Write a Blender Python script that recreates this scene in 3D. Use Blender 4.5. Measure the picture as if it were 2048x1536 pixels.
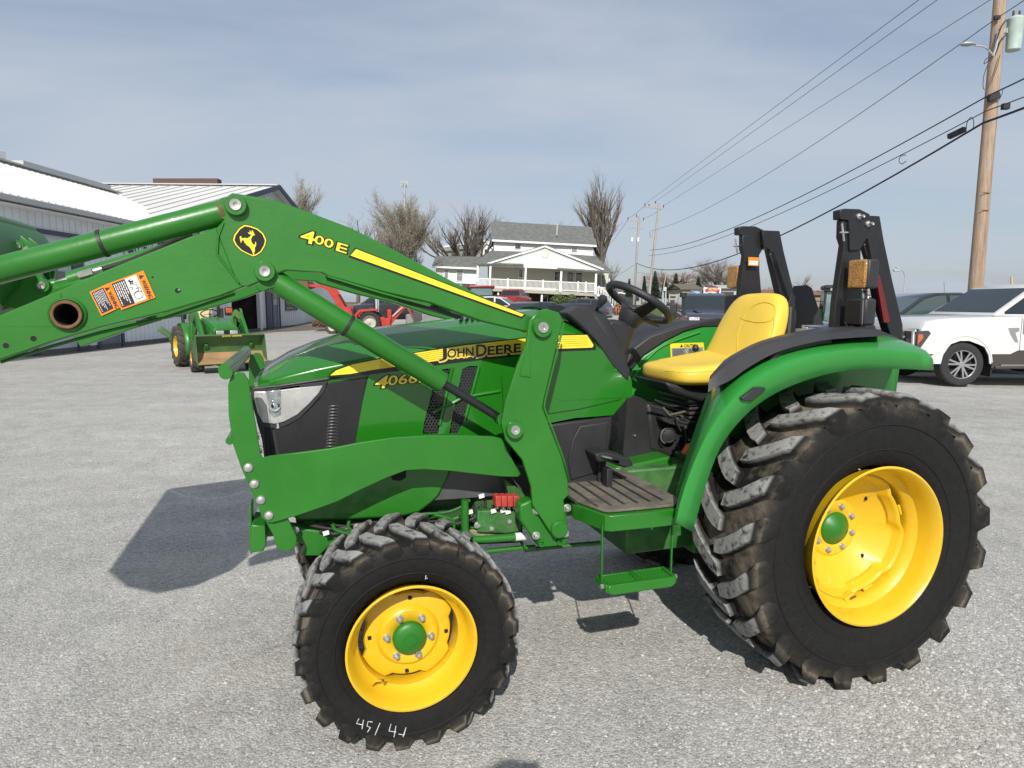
import bpy, bmesh, math, random
from math import sin, cos, pi, radians, tan
from mathutils import Vector, Matrix
from mathutils.geometry import tessellate_polygon
import numpy as np

random.seed(7)
rng = np.random.default_rng(7)
for o in list(bpy.data.objects):
    bpy.data.objects.remove(o)
scene = bpy.context.scene
col = scene.collection

# ------------------------------------------------------------ camera
FPX, PITCH, CAM_H = 1326.8, radians(7.054), 1.58        # focal length in photo pixels (2048 wide)
camd = bpy.data.cameras.new('camera')
camd.sensor_width = 36.0
camd.lens = FPX / 2048 * 36.0
camd.clip_start = 0.05
camd.clip_end = 6000
cam = bpy.data.objects.new('camera', camd)
cam.location = (0, 0, CAM_H)
cam.rotation_euler = (pi / 2 - PITCH, 0, 0)
col.objects.link(cam)
scene.camera = cam

# ------------------------------------------------------------ light
SUN_EL, SUN_AZ = radians(36.6), radians(0.3)           # azimuth of the shadows, from +Y towards +X
ldir = Vector((sin(SUN_AZ) * cos(SUN_EL), cos(SUN_AZ) * cos(SUN_EL), -sin(SUN_EL)))
sd = bpy.data.lights.new('sun', 'SUN')
sd.energy = 4.8
sd.angle = radians(0.55)
sd.color = (1.0, 0.955, 0.89)
sun = bpy.data.objects.new('sun', sd)
sun.rotation_euler = ldir.to_track_quat('-Z', 'Y').to_euler()
sun.location = (-3, -20, 30)
col.objects.link(sun)

world = bpy.data.worlds.new('World')
scene.world = world
world.use_nodes = True
nt = world.node_tree
nt.nodes.clear()
wo = nt.nodes.new('ShaderNodeOutputWorld')
bg = nt.nodes.new('ShaderNodeBackground')
bg.inputs['Strength'].default_value = 0.105
sky = nt.nodes.new('ShaderNodeTexSky')
sky.sky_type = 'NISHITA'
sky.sun_disc = False
sky.sun_elevation = SUN_EL
sky.sun_rotation = radians(180) + SUN_AZ
sky.air_density = 1.0
sky.dust_density = 1.5
sky.ozone_density = 1.6
tc = nt.nodes.new('ShaderNodeTexCoord')
# thin high cloud: project the view direction on a high plane, then noise
sep = nt.nodes.new('ShaderNodeSeparateXYZ')
nt.links.new(tc.outputs['Generated'], sep.inputs[0])
mx = nt.nodes.new('ShaderNodeMath'); mx.operation = 'MAXIMUM'; mx.inputs[1].default_value = 0.0
nt.links.new(sep.outputs['Z'], mx.inputs[0])
ad = nt.nodes.new('ShaderNodeMath'); ad.operation = 'ADD'; ad.inputs[1].default_value = 0.16
nt.links.new(mx.outputs[0], ad.inputs[0])
dv = nt.nodes.new('ShaderNodeVectorMath'); dv.operation = 'DIVIDE'
cb = nt.nodes.new('ShaderNodeCombineXYZ')
for i in range(3):
    nt.links.new(ad.outputs[0], cb.inputs[i])
nt.links.new(tc.outputs['Generated'], dv.inputs[0])
nt.links.new(cb.outputs[0], dv.inputs[1])
mp = nt.nodes.new('ShaderNodeMapping')
mp.inputs['Rotation'].default_value = (0, 0, radians(18))
mp.inputs['Scale'].default_value = (0.55, 1.25, 1.0)
mp.inputs['Location'].default_value = (3.1, 0.6, 0)
nt.links.new(dv.outputs[0], mp.inputs[0])
n1 = nt.nodes.new('ShaderNodeTexNoise'); n1.inputs['Scale'].default_value = 0.9
n1.inputs['Detail'].default_value = 7; n1.inputs['Roughness'].default_value = 0.55; n1.inputs['Distortion'].default_value = 0.5
nt.links.new(mp.outputs[0], n1.inputs['Vector'])
cr = nt.nodes.new('ShaderNodeValToRGB')
cr.color_ramp.elements[0].position = 0.36; cr.color_ramp.elements[0].color = (0.48, 0.48, 0.48, 1)
cr.color_ramp.elements[1].position = 0.64; cr.color_ramp.elements[1].color = (0.97, 0.97, 0.97, 1)
nt.links.new(n1.outputs['Fac'], cr.inputs[0])
mixc = nt.nodes.new('ShaderNodeMix'); mixc.data_type = 'RGBA'
mixc.inputs[7].default_value = (4.9, 5.5, 6.4, 1)
nt.links.new(cr.outputs[0], mixc.inputs[0])
nt.links.new(sky.outputs[0], mixc.inputs[6])
nt.links.new(mixc.outputs[2], bg.inputs['Color'])
nt.links.new(bg.outputs[0], wo.inputs[0])

vs = scene.view_settings
vs.view_transform = 'Standard'; vs.look = 'None'; vs.exposure = 0.0; vs.gamma = 1.0
vs.use_curve_mapping = False
scene.render.engine = 'CYCLES'

# ------------------------------------------------------------ placement helpers (photo pixel -> metres in the place)
CP, SP = cos(PITCH), sin(PITCH)
PSI = radians(17.449)
TO = Vector((1.2189, 3.4008, 0))                        # point on the ground under the tractor's rear axle
FW = Vector((-cos(PSI), -sin(PSI), 0))
LF = Vector((sin(PSI), -cos(PSI), 0))
EYE = Vector((0, 0, CAM_H))
def ray(x, y):
    u = (768 - y) / FPX
    return Vector(((x - 1024) / FPX, CP + u * SP, -SP + u * CP))
def T(x, y, b):
    """surveyed point on the tractor's long plane y=b, in the tractor's own metres"""
    d = ray(x, y)
    t = ((TO + b * LF - EYE).dot(LF)) / d.dot(LF)
    P = EYE + t * d - TO
    return Vector((P.dot(FW), b, P.z))
def TA(x, y, a):
    d = ray(x, y)
    t = ((TO + a * FW - EYE).dot(FW)) / d.dot(FW)
    P = EYE + t * d - TO
    return Vector((a, P.dot(LF), P.z))
def TZ(x, y, z):
    d = ray(x, y)
    t = (z - CAM_H) / d.z
    P = EYE + t * d - TO
    return Vector((P.dot(FW), P.dot(LF), z))
def G(x, y, z=0.0):
    d = ray(x, y)
    t = (z - CAM_H) / d.z
    return EYE + t * d
def D(x, y, Y):
    d = ray(x, y)
    return EYE + (Y / d.y) * d
def X(x, y, X0):
    d = ray(x, y)
    return EYE + (X0 / d.x) * d

# ------------------------------------------------------------ materials
MATS = {}
def mat(name, base, rough=0.5, metal=0.0, var=0.0, vscale=8.0, bump=0.0, bscale=60.0, coat=0.0, dust=0.0,
        dustcol=(0.30, 0.26, 0.20), dscale=3.0, spec=0.5, trans=0.0, emit=None, stretch=None, var2=None, alpha=None):
    if name in MATS:
        return MATS[name]
    m = bpy.data.materials.new(name)
    m.use_nodes = True
    t = m.node_tree
    b = t.nodes['Principled BSDF']
    b.inputs['Base Color'].default_value = (*base, 1)
    b.inputs['Roughness'].default_value = rough
    b.inputs['Metallic'].default_value = metal
    b.inputs['Specular IOR Level'].default_value = spec
    if coat:
        b.inputs['Coat Weight'].default_value = coat
        b.inputs['Coat Roughness'].default_value = 0.06
    if trans:
        b.inputs['Transmission Weight'].default_value = trans
    if alpha is not None:
        b.inputs['Alpha'].default_value = alpha
    tcn = t.nodes.new('ShaderNodeTexCoord')
    src = tcn.outputs['Object']
    if stretch:
        mpn = t.nodes.new('ShaderNodeMapping'); mpn.inputs['Scale'].default_value = stretch
        t.links.new(src, mpn.inputs[0]); src = mpn.outputs[0]
    cur = None
    if var:
        n = t.nodes.new('ShaderNodeTexNoise'); n.inputs['Scale'].default_value = vscale
        n.inputs['Detail'].default_value = 8; n.inputs['Roughness'].default_value = 0.62
        t.links.new(src, n.inputs['Vector'])
        r = t.nodes.new('ShaderNodeValToRGB')
        r.color_ramp.elements[0].position = 0.3; r.color_ramp.elements[1].position = 0.7
        lo = [max(0, c * (1 - var)) for c in base]
        hi = list(var2) if var2 else [min(1, c * (1 + var)) for c in base]
        r.color_ramp.elements[0].color = (*lo, 1); r.color_ramp.elements[1].color = (*hi, 1)
        t.links.new(n.outputs['Fac'], r.inputs[0]); cur = r.outputs[0]
        rm = t.nodes.new('ShaderNodeMapRange'); rm.inputs['To Min'].default_value = rough * 0.85; rm.inputs['To Max'].default_value = min(1, rough * 1.2)
        t.links.new(n.outputs['Fac'], rm.inputs[0]); t.links.new(rm.outputs[0], b.inputs['Roughness'])
    if dust:
        n = t.nodes.new('ShaderNodeTexNoise'); n.inputs['Scale'].default_value = dscale
        n.inputs['Detail'].default_value = 9; n.inputs['Roughness'].default_value = 0.7
        t.links.new(tcn.outputs['Object'], n.inputs['Vector'])
        r = t.nodes.new('ShaderNodeValToRGB')
        r.color_ramp.elements[0].position = 0.5 - 0.25 * dust; r.color_ramp.elements[0].color = (0, 0, 0, 1)
        r.color_ramp.elements[1].position = 0.85; r.color_ramp.elements[1].color = (dust, dust, dust, 1)
        t.links.new(n.outputs['Fac'], r.inputs[0])
        mxn = t.nodes.new('ShaderNodeMix'); mxn.data_type = 'RGBA'
        t.links.new(r.outputs[0], mxn.inputs[0])
        if cur: t.links.new(cur, mxn.inputs[6])
        else: mxn.inputs[6].default_value = (*base, 1)
        mxn.inputs[7].default_value = (*dustcol, 1)
        cur = mxn.outputs[2]
    if cur: t.links.new(cur, b.inputs['Base Color'])
    if bump:
        n = t.nodes.new('ShaderNodeTexNoise'); n.inputs['Scale'].default_value = bscale
        n.inputs['Detail'].default_value = 5
        t.links.new(src, n.inputs['Vector'])
        bp = t.nodes.new('ShaderNodeBump'); bp.inputs['Strength'].default_value = bump; bp.inputs['Distance'].default_value = 0.01
        t.links.new(n.outputs['Fac'], bp.inputs['Height']); t.links.new(bp.outputs[0], b.inputs['Normal'])
    if emit:
        b.inputs['Emission Color'].default_value = (*emit, 1); b.inputs['Emission Strength'].default_value = 1
    m.diffuse_color = (*base, 1)
    MATS[name] = m
    return m

GREEN = mat('green_paint', (0.017, 0.154, 0.011), 0.36, var=0.12, vscale=4, coat=0.3, bump=0.05, bscale=60, dust=0.10, dustcol=(0.09, 0.15, 0.06), dscale=2.2)
GREENM = mat('green_frame_paint', (0.017, 0.15, 0.0125), 0.42, var=0.09, vscale=6, bump=0.08, bscale=70, dust=0.10, dustcol=(0.08, 0.14, 0.05))
HOODG = mat('green_hood_gloss', (0.012, 0.145, 0.007), 0.25, var=0.07, vscale=2, coat=0.7, bump=0.006, bscale=25)
FENDG = mat('green_fender_plastic', (0.025, 0.245, 0.036), 0.36, var=0.06, vscale=3, coat=0.35, bump=0.03, bscale=120)
DKGREEN = mat('green_grimy_casting', (0.02, 0.13, 0.02), 0.55, var=0.3, vscale=12, bump=0.25, bscale=45, dust=0.35)
YEL = mat('yellow_wheel_paint', (0.69, 0.435, 0.012), 0.34, var=0.035, vscale=4, coat=0.4, bump=0.02, bscale=60, dust=0.05)
YSEAT = mat('yellow_seat_vinyl', (0.76, 0.53, 0.06), 0.5, var=0.05, vscale=5, bump=0.06, bscale=220, dust=0.06)
YDEC = mat('yellow_decal', (0.86, 0.68, 0.035), 0.3, coat=0.3)
BDEC = mat('black_decal', (0.012, 0.012, 0.012), 0.3)
ODEC = mat('orange_decal', (0.86, 0.24, 0.012), 0.35)
WDEC = mat('white_decal', (0.75, 0.75, 0.72), 0.35)
NAVYD = mat('dark_label_panel', (0.03, 0.022, 0.035), 0.35)
BLK = mat('black_plastic', (0.020, 0.020, 0.022), 0.5, var=0.2, vscale=8, bump=0.12, bscale=260, dust=0.10, dustcol=(0.12, 0.11, 0.10))
BLKG = mat('charcoal_trim_plastic', (0.024, 0.024, 0.027), 0.48, var=0.12, vscale=6, bump=0.15, bscale=320)
ROPSM = mat('black_roll_bar_paint', (0.013, 0.013, 0.015), 0.42, var=0.2, vscale=6, bump=0.06, bscale=150, dust=0.06, dustcol=(0.1, 0.09, 0.08))
MESHB = mat('black_grille_mesh', (0.010, 0.010, 0.011), 0.5)
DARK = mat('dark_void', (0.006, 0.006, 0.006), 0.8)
STEEL = mat('zinc_steel', (0.58, 0.57, 0.54), 0.32, metal=0.85, var=0.15, vscale=30)
BOLTM = mat('dull_bolt_steel', (0.42, 0.42, 0.40), 0.42, metal=0.6, var=0.2, vscale=40)
CHROME = mat('chrome', (0.75, 0.75, 0.76), 0.10, metal=1.0)
RUST = mat('rusty_tube_edge', (0.16, 0.075, 0.035), 0.8, var=0.45, vscale=40, bump=0.3)
HOSE = mat('rubber_hose', (0.022, 0.022, 0.022), 0.6, dust=0.25, dustcol=(0.14, 0.1, 0.08), dscale=12)
LENS = mat('headlight_reflector', (0.52, 0.52, 0.50), 0.25, metal=0.35, var=0.22, vscale=9, coat=1.0, bump=0.15, bscale=40)
AMBER = mat('amber_lens', (0.46, 0.22, 0.045), 0.25, coat=0.8, bump=0.9, bscale=170, var=0.35, vscale=26)
REDL = mat('red_lens', (0.13, 0.005, 0.007), 0.3, coat=0.5)
REDC = mat('red_coupler', (0.42, 0.05, 0.04), 0.5, var=0.2, vscale=60)
MATT = mat('muddy_floor_mat', (0.10, 0.088, 0.07), 0.85, var=0.6, vscale=14, bump=0.6, bscale=60, dust=0.85, dustcol=(0.20, 0.175, 0.14), dscale=9)

# ------------------------------------------------------------ mesh kit
class MB:
    def __init__(s):
        s.v = []; s.f = []; s.m = []
    def add(s, vs_, fs, mi=0):
        n = len(s.v)
        s.v += [tuple(v) for v in vs_]
        s.f += [tuple(i + n for i in f) for f in fs]
        s.m += [mi] * len(fs)
        return s
    def box(s, c, d, rz=0.0, mi=0, R=None):
        hx, hy, hz = d[0] / 2, d[1] / 2, d[2] / 2
        pts = [Vector((x, y, z)) for x in (-hx, hx) for y in (-hy, hy) for z in (-hz, hz)]
        Mx = R if R is not None else Matrix.Rotation(rz, 3, 'Z')
        pts = [Mx @ p + Vector(c) for p in pts]
        return s.add(pts, [(0, 1, 3, 2), (4, 6, 7, 5), (0, 4, 5, 1), (2, 3, 7, 6), (0, 2, 6, 4), (1, 5, 7, 3)], mi)
    def beam(s, p0, p1, w, h, up=(0, 0, 1), mi=0):
        p0 = Vector(p0); p1 = Vector(p1); d = (p1 - p0)
        L = d.length; d.normalize(); u = Vector(up)
        sd_ = d.cross(u)
        if sd_.length < 1e-4: sd_ = d.cross(Vector((1, 0, 0)))
        sd_.normalize(); u = sd_.cross(d)
        R = Matrix((d, sd_, u)).transposed()
        return s.box((p0 + p1) / 2, (L, w, h), R=R, mi=mi)
    def prism(s, pts, off, mi=0, holes=(), side_mi=None):
        """pts: 3-D outline (planar), off: vector of extrusion"""
        off = Vector(off); pts = [Vector(p) for p in pts]
        hs = [[Vector(p) for p in h] for h in holes]
        allp = pts + [p for h in hs for p in h]
        n = len(allp)
        if not hs and len(pts) < 5:
            tris = [tuple(range(len(pts)))]
        else:
            tris = [tuple(t_) for t_ in tessellate_polygon([pts] + hs)]
        s.add(allp + [p + off for p in allp], [], mi)
        base = len(s.v) - 2 * n
        nrm = Vector((0, 0, 0))
        for i in range(len(pts)):
            nrm += (pts[i] - pts[0]).cross(pts[(i + 1) % len(pts)] - pts[0])
        fl = nrm.dot(off) > 0
        for t_ in tris:
            a_, b_, c_ = allp[t_[0]], allp[t_[1]], allp[t_[2]]
            tn = (b_ - a_).cross(c_ - a_)
            t2 = t_ if (tn.dot(off) < 0) else t_[::-1]
            s.f.append(tuple(base + i for i in t2)); s.m.append(mi)
            s.f.append(tuple(base + n + i for i in t2[::-1])); s.m.append(mi)
        k = 0
        for li, loop in enumerate([pts] + hs):
            L = len(loop)
            ln = Vector((0, 0, 0))
            for i in range(L):
                ln += (loop[i] - loop[0]).cross(loop[(i + 1) % L] - loop[0])
            ccw = ln.dot(off) > 0
            if li > 0: ccw = not ccw
            for i in range(L):
                a_, b_ = base + k + i, base + k + (i + 1) % L
                q = (a_, b_, b_ + n, a_ + n)
                s.f.append(q if ccw else q[::-1]); s.m.append(mi if side_mi is None else side_mi)
            k += L
        return s
    def tube(s, path, r, seg=10, mi=0, caps=True, closed=False):
        P = [Vector(p) for p in path]
        n = len(P)
        rr = [float(q) for q in r] if isinstance(r, (list, tuple)) else [float(r)] * n
        t0 = (P[1] - P[0]).normalized()
        ref = Vector((0, 0, 1)) if abs(t0.z) < 0.9 else Vector((1, 0, 0))
        u = (ref - t0 * ref.dot(t0)).normalized()
        vs_ = []
        for i in range(n):
            if closed:
                t_ = (P[(i + 1) % n] - P[i - 1]).normalized()
            else:
                t_ = (P[min(i + 1, n - 1)] - P[max(i - 1, 0)])
                t_ = t_.normalized() if t_.length > 1e-9 else t0
            u = u - t_ * u.dot(t_)
            if u.length < 1e-6: u = t_.orthogonal()
            u.normalize()
            w = t_.cross(u)
            for k in range(seg):
                a_ = 2 * pi * k / seg
                vs_.append(P[i] + rr[i] * (cos(a_) * u + sin(a_) * w))
        fs = []
        for i in range(n if closed else n - 1):
            j = (i + 1) % n
            for k in range(seg):
                k2 = (k + 1) % seg
                fs.append((i * seg + k, i * seg + k2, j * seg + k2, j * seg + k))
        if caps and not closed:
            fs.append(tuple(range(seg))[::-1]); fs.append(tuple((n - 1) * seg + k for k in range(seg)))
        return s.add(vs_, fs, mi)
    def cyl(s, p0, p1, r0, r1=None, seg=20, mi=0):
        return s.tube([p0, p1], [r0, r0 if r1 is None else r1], seg, mi)
    def lathe(s, org, axis, prof, seg=48, mi=0, closed=False, mis=None):
        """prof: list of (along axis, radius)"""
        ax = Vector(axis).normalized(); u = ax.orthogonal().normalized(); w = ax.cross(u); org = Vector(org)
        vs_ = []
        for (h, r) in prof:
            for k in range(seg):
                a_ = 2 * pi * k / seg
                vs_.append(org + ax * h + r * (cos(a_) * u + sin(a_) * w))
        base = len(s.v); s.v += [tuple(v) for v in vs_]
        n = len(prof)
        for i in range(n if closed else n - 1):
            j = (i + 1) % n
            for k in range(seg):
                k2 = (k + 1) % seg
                s.f.append((base + i * seg + k, base + i * seg + k2, base + j * seg + k2, base + j * seg + k))
                s.m.append(mis[i] if mis else mi)
        return s
    def loft(s, rings, closed=False, caps=False, mi=0):
        n = len(rings[0])
        vs_ = [Vector(p) for r in rings for p in r]
        fs = []
        for i in range(len(rings) - 1):
            for k in range(n if closed else n - 1):
                k2 = (k + 1) % n
                fs.append((i * n + k, i * n + k2, (i + 1) * n + k2, (i + 1) * n + k))
        if caps:
            fs.append(tuple(range(n))[::-1]); fs.append(tuple((len(rings) - 1) * n + k for k in range(n)))
        return s.add(vs_, fs, mi)
    def mirror(s, axis=1):
        s.v = [tuple((-c if i == axis else c) for i, c in enumerate(v)) for v in s.v]
        s.f = [f[::-1] for f in s.f]
        return s
    def obj(s, name, m, parent=None, bevel=0.0, bseg=2, angle=35, smooth=True, solid=0.0, recalc=False, subsurf=0, loc=None, rz=0.0):
        me = bpy.data.meshes.new(name)
        me.from_pydata(s.v, [], s.f)
        ms = m if isinstance(m, (list, tuple)) else [m]
        for x_ in ms: me.materials.append(x_)
        if len(ms) > 1:
            me.polygons.foreach_set('material_index', s.m)
        if recalc:
            bm = bmesh.new(); bm.from_mesh(me)
            bmesh.ops.remove_doubles(bm, verts=bm.verts, dist=1e-5)
            bmesh.ops.recalc_face_normals(bm, faces=bm.faces); bm.to_mesh(me); bm.free()
        me.update()
        if smooth:
            me.polygons.foreach_set('use_smooth', [True] * len(me.polygons))
            if not subsurf: me.set_sharp_from_angle(angle=radians(angle))
        o = bpy.data.objects.new(name, me)
        col.objects.link(o)
        if parent: o.parent = parent
        if loc: o.location = loc
        if rz: o.rotation_euler = (0, 0, rz)
        if subsurf:
            md = o.modifiers.new('sub', 'SUBSURF'); md.levels = subsurf; md.render_levels = subsurf
        if solid:
            md = o.modifiers.new('solid', 'SOLIDIFY'); md.thickness = solid; md.offset = -1
        if bevel:
            md = o.modifiers.new('bevel', 'BEVEL'); md.width = bevel; md.segments = bseg; md.limit_method = 'ANGLE'
            md.angle_limit = radians(40); md.harden_normals = False
        return o

def smooth_pts(pts, n=6, closed=False):
    """Catmull-Rom through points (Vectors or tuples)"""
    P = [Vector(p) for p in pts]; L = len(P); out = []
    rngi = range(L) if closed else range(L - 1)
    for i in rngi:
        p0 = P[(i - 1) % L] if (closed or i > 0) else P[0] * 2 - P[1]
        p1 = P[i]; p2 = P[(i + 1) % L]
        p3 = P[(i + 2) % L] if (closed or i + 2 < L) else P[-1] * 2 - P[-2]
        for k in range(n):
            t_ = k / n
            out.append(0.5 * ((2 * p1) + (-p0 + p2) * t_ + (2 * p0 - 5 * p1 + 4 * p2 - p3) * t_ * t_ + (-p0 + 3 * p1 - 3 * p2 + p3) * t_ ** 3))
    if not closed: out.append(P[-1])
    return out
def resample(pts, n):
    P = [Vector(p) for p in pts]
    L = [0]
    for i in range(1, len(P)): L.append(L[-1] + (P[i] - P[i - 1]).length)
    out = []
    for k in range(n):
        d = L[-1] * k / (n - 1); i = 1
        while i < len(L) - 1 and L[i] < d: i += 1
        t_ = (d - L[i - 1]) / max(1e-9, L[i] - L[i - 1])
        out.append(P[i - 1].lerp(P[i], t_))
    return out
def circ(c, r, n=24, axis='Y', ph=0.0):
    c = Vector(c)
    if axis == 'Y': return [c + Vector((r * cos(2 * pi * k / n + ph), 0, r * sin(2 * pi * k / n + ph))) for k in range(n)]
    if axis == 'X': return [c + Vector((0, r * cos(2 * pi * k / n + ph), r * sin(2 * pi * k / n + ph))) for k in range(n)]
    return [c + Vector((r * cos(2 * pi * k / n + ph), r * sin(2 * pi * k / n + ph), 0)) for k in range(n)]

def empty(name, loc=(0, 0, 0), rz=0.0, label=None, cat=None, group=None):
    o = bpy.data.objects.new(name, None)
    o.empty_display_size = 0.3
    o.location = loc; o.rotation_euler = (0, 0, rz)
    col.objects.link(o)
    if label: o['label'] = label
    if cat: o['category'] = cat
    if group: o['group'] = group
    return o
def tag(o, label=None, cat=None, group=None, kind=None):
    if label: o['label'] = label
    if cat: o['category'] = cat
    if group: o['group'] = group
    if kind: o['kind'] = kind
    return o

def text_mesh(txt, offset=0.0, extrude=0.0, spacing=1.0, shear=0.0, align='LEFT'):
    cu = bpy.data.curves.new('txt', 'FONT')
    cu.body = txt; cu.size = 1.0; cu.offset = offset; cu.extrude = extrude; cu.space_character = spacing; cu.shear = shear
    cu.align_x = align; cu.resolution_u = 3
    ob = bpy.data.objects.new('txt', cu)
    me = bpy.data.meshes.new_from_object(ob)
    bpy.data.objects.remove(ob)
    return me
def put_text(name, txt, org, xd, zd, width, height, m, parent=None, offset=0.0, lift=0.0, nrm=None, spacing=1.0, shear=0.0, extrude=0.0, mb=None):
    """lettering whose box starts at org, runs along xd for width and up zd for height"""
    me = text_mesh(txt, 0.0, 0.0, spacing, shear)
    xs = [v.co.x for v in me.vertices]; ys = [v.co.y for v in me.vertices]
    x0, x1, y0, y1 = min(xs), max(xs), min(ys), max(ys)
    if offset:
        me2 = text_mesh(txt, offset, 0.0, spacing, shear); bpy.data.meshes.remove(me); me = me2
    xd = Vector(xd).normalized(); zd = Vector(zd).normalized()
    n = Vector(nrm).normalized() if nrm else xd.cross(zd)
    sx, sy = width / (x1 - x0), height / (y1 - y0)
    if mb is None: mb = MB(); own = True
    else: own = False
    vs_ = [Vector(org) + xd * ((v.co.x - x0) * sx) + zd * ((v.co.y - y0) * sy) + n * lift for v in me.vertices]
    fs = [tuple(p.vertices) for p in me.polygons]
    if n.dot(xd.cross(zd)) < 0: fs = [f[::-1] for f in fs]
    mb.add(vs_, fs)
    bpy.data.meshes.remove(me)
    if own: return mb.obj(name, m, parent, smooth=False)
    return mb
# ============================================================ GROUND
def smst(t): t = max(0.0, min(1.0, t)); return t * t * (3 - 2 * t)
def terr(x, y):
    h = 1.15 * smst((y - 36) / 38.0)
    h -= 0.018 * max(0.0, min(30.0, x - 2.5)) * (1 - 0.6 * smst((y - 30) / 40))
    return h
def gmat(name, cols, scale, stone, rough=0.95, bump=0.38, patch=0.35, dark=None):
    m = bpy.data.materials.new(name); m.use_nodes = True; t = m.node_tree; b = t.nodes['Principled BSDF']
    b.inputs['Roughness'].default_value = rough; b.inputs['Specular IOR Level'].default_value = 0.25
    tcn = t.nodes.new('ShaderNodeTexCoord')
    def noise(s, d=6, r=0.6):
        n = t.nodes.new('ShaderNodeTexNoise'); n.inputs['Scale'].default_value = s; n.inputs['Detail'].default_value = d; n.inputs['Roughness'].default_value = r
        t.links.new(tcn.outputs['Object'], n.inputs['Vector']); return n
    v = t.nodes.new('ShaderNodeTexVoronoi'); v.inputs['Scale'].default_value = stone
    t.links.new(tcn.outputs['Object'], v.inputs['Vector'])
    sepc = t.nodes.new('ShaderNodeSeparateColor'); t.links.new(v.outputs['Color'], sepc.inputs[0])
    r = t.nodes.new('ShaderNodeValToRGB'); el = r.color_ramp.elements
    el[0].position = 0; el[0].color = (*cols[0], 1); el[1].position = 1; el[1].color = (*cols[-1], 1)
    for i, c in enumerate(cols[1:-1]):
        e = el.new((i + 1) / (len(cols) - 1)); e.color = (*c, 1)
    t.links.new(sepc.outputs[0], r.inputs[0])
    n1_ = noise(0.35, 8, 0.65); n2_ = noise(3.2, 7, 0.7); n3 = noise(26, 5, 0.7)
    mr = t.nodes.new('ShaderNodeMapRange'); mr.inputs['From Min'].default_value = 0.34; mr.inputs['From Max'].default_value = 0.66
    mr.inputs['To Min'].default_value = 1 - patch; mr.inputs['To Max'].default_value = 1 + patch * 0.55
    t.links.new(n1_.outputs['Fac'], mr.inputs[0])
    mr2 = t.nodes.new('ShaderNodeMapRange'); mr2.inputs['From Min'].default_value = 0.3; mr2.inputs['From Max'].default_value = 0.7
    mr2.inputs['To Min'].default_value = 0.82; mr2.inputs['To Max'].default_value = 1.14
    t.links.new(n2_.outputs['Fac'], mr2.inputs[0])
    mr3 = t.nodes.new('ShaderNodeMapRange'); mr3.inputs['From Min'].default_value = 0.3; mr3.inputs['From Max'].default_value = 0.7
    mr3.inputs['To Min'].default_value = 0.82; mr3.inputs['To Max'].default_value = 1.15
    t.links.new(n3.outputs['Fac'], mr3.inputs[0])
    m1 = t.nodes.new('ShaderNodeMath'); m1.operation = 'MULTIPLY'; t.links.new(mr.outputs[0], m1.inputs[0]); t.links.new(mr2.outputs[0], m1.inputs[1])
    m2 = t.nodes.new('ShaderNodeMath'); m2.operation = 'MULTIPLY'; t.links.new(m1.outputs[0], m2.inputs[0]); t.links.new(mr3.outputs[0], m2.inputs[1])
    vm = t.nodes.new('ShaderNodeVectorMath'); vm.operation = 'SCALE'
    t.links.new(r.outputs[0], vm.inputs[0]); t.links.new(m2.outputs[0], vm.inputs['Scale'])
    mpt = t.nodes.new('ShaderNodeMapping'); mpt.inputs['Scale'].default_value = (0.16, 1.5, 1); mpt.inputs['Rotation'].default_value = (0, 0, 0.18)
    t.links.new(tcn.outputs['Object'], mpt.inputs[0])
    nt_ = t.nodes.new('ShaderNodeTexNoise'); nt_.inputs['Scale'].default_value = 1.0; nt_.inputs['Detail'].default_value = 4; t.links.new(mpt.outputs[0], nt_.inputs['Vector'])
    mrt = t.nodes.new('ShaderNodeMapRange'); mrt.inputs['From Min'].default_value = 0.35; mrt.inputs['From Max'].default_value = 0.65; mrt.inputs['To Min'].default_value = 0.94; mrt.inputs['To Max'].default_value = 1.04
    t.links.new(nt_.outputs['Fac'], mrt.inputs[0])
    m3 = t.nodes.new('ShaderNodeMath'); m3.operation = 'MULTIPLY'; t.links.new(m2.outputs[0], m3.inputs[0]); t.links.new(mrt.outputs[0], m3.inputs[1]); t.links.new(m3.outputs[0], vm.inputs['Scale'])
    # sandy fines between the stones
    mixn = t.nodes.new('ShaderNodeMix'); mixn.data_type = 'RGBA'; mixn.inputs[7].default_value = (*(dark or cols[0]), 1)
    n4 = noise(0.9, 9, 0.7); rr = t.nodes.new('ShaderNodeMapRange'); rr.inputs['From Min'].default_value = 0.52; rr.inputs['From Max'].default_value = 0.72; rr.inputs['To Max'].default_value = 0.55
    t.links.new(n4.outputs['Fac'], rr.inputs[0]); t.links.new(rr.outputs[0], mixn.inputs[0]); t.links.new(vm.outputs[0], mixn.inputs[6])
    n6 = noise(0.55, 6, 0.6); r6 = t.nodes.new('ShaderNodeMapRange'); r6.inputs['From Min'].default_value = 0.63; r6.inputs['From Max'].default_value = 0.74; r6.inputs['To Max'].default_value = 0.5
    t.links.new(n6.outputs['Fac'], r6.inputs[0])
    mx6 = t.nodes.new('ShaderNodeMix'); mx6.data_type = 'RGBA'; mx6.inputs[7].default_value = (*[c * 0.55 for c in (dark or cols[0])], 1)
    t.links.new(r6.outputs[0], mx6.inputs[0]); t.links.new(mixn.outputs[2], mx6.inputs[6])
    t.links.new(mx6.outputs[2], b.inputs['Base Color'])
    bp = t.nodes.new('ShaderNodeBump'); bp.inputs['Strength'].default_value = bump; bp.inputs['Distance'].default_value = 0.012
    mb_ = t.nodes.new('ShaderNodeMath'); mb_.operation = 'SUBTRACT'; t.links.new(n3.outputs['Fac'], mb_.inputs[0]); t.links.new(v.outputs['Distance'], mb_.inputs[1])
    t.links.new(mb_.outputs[0], bp.inputs['Height']); t.links.new(bp.outputs[0], b.inputs['Normal'])
    return m
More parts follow.
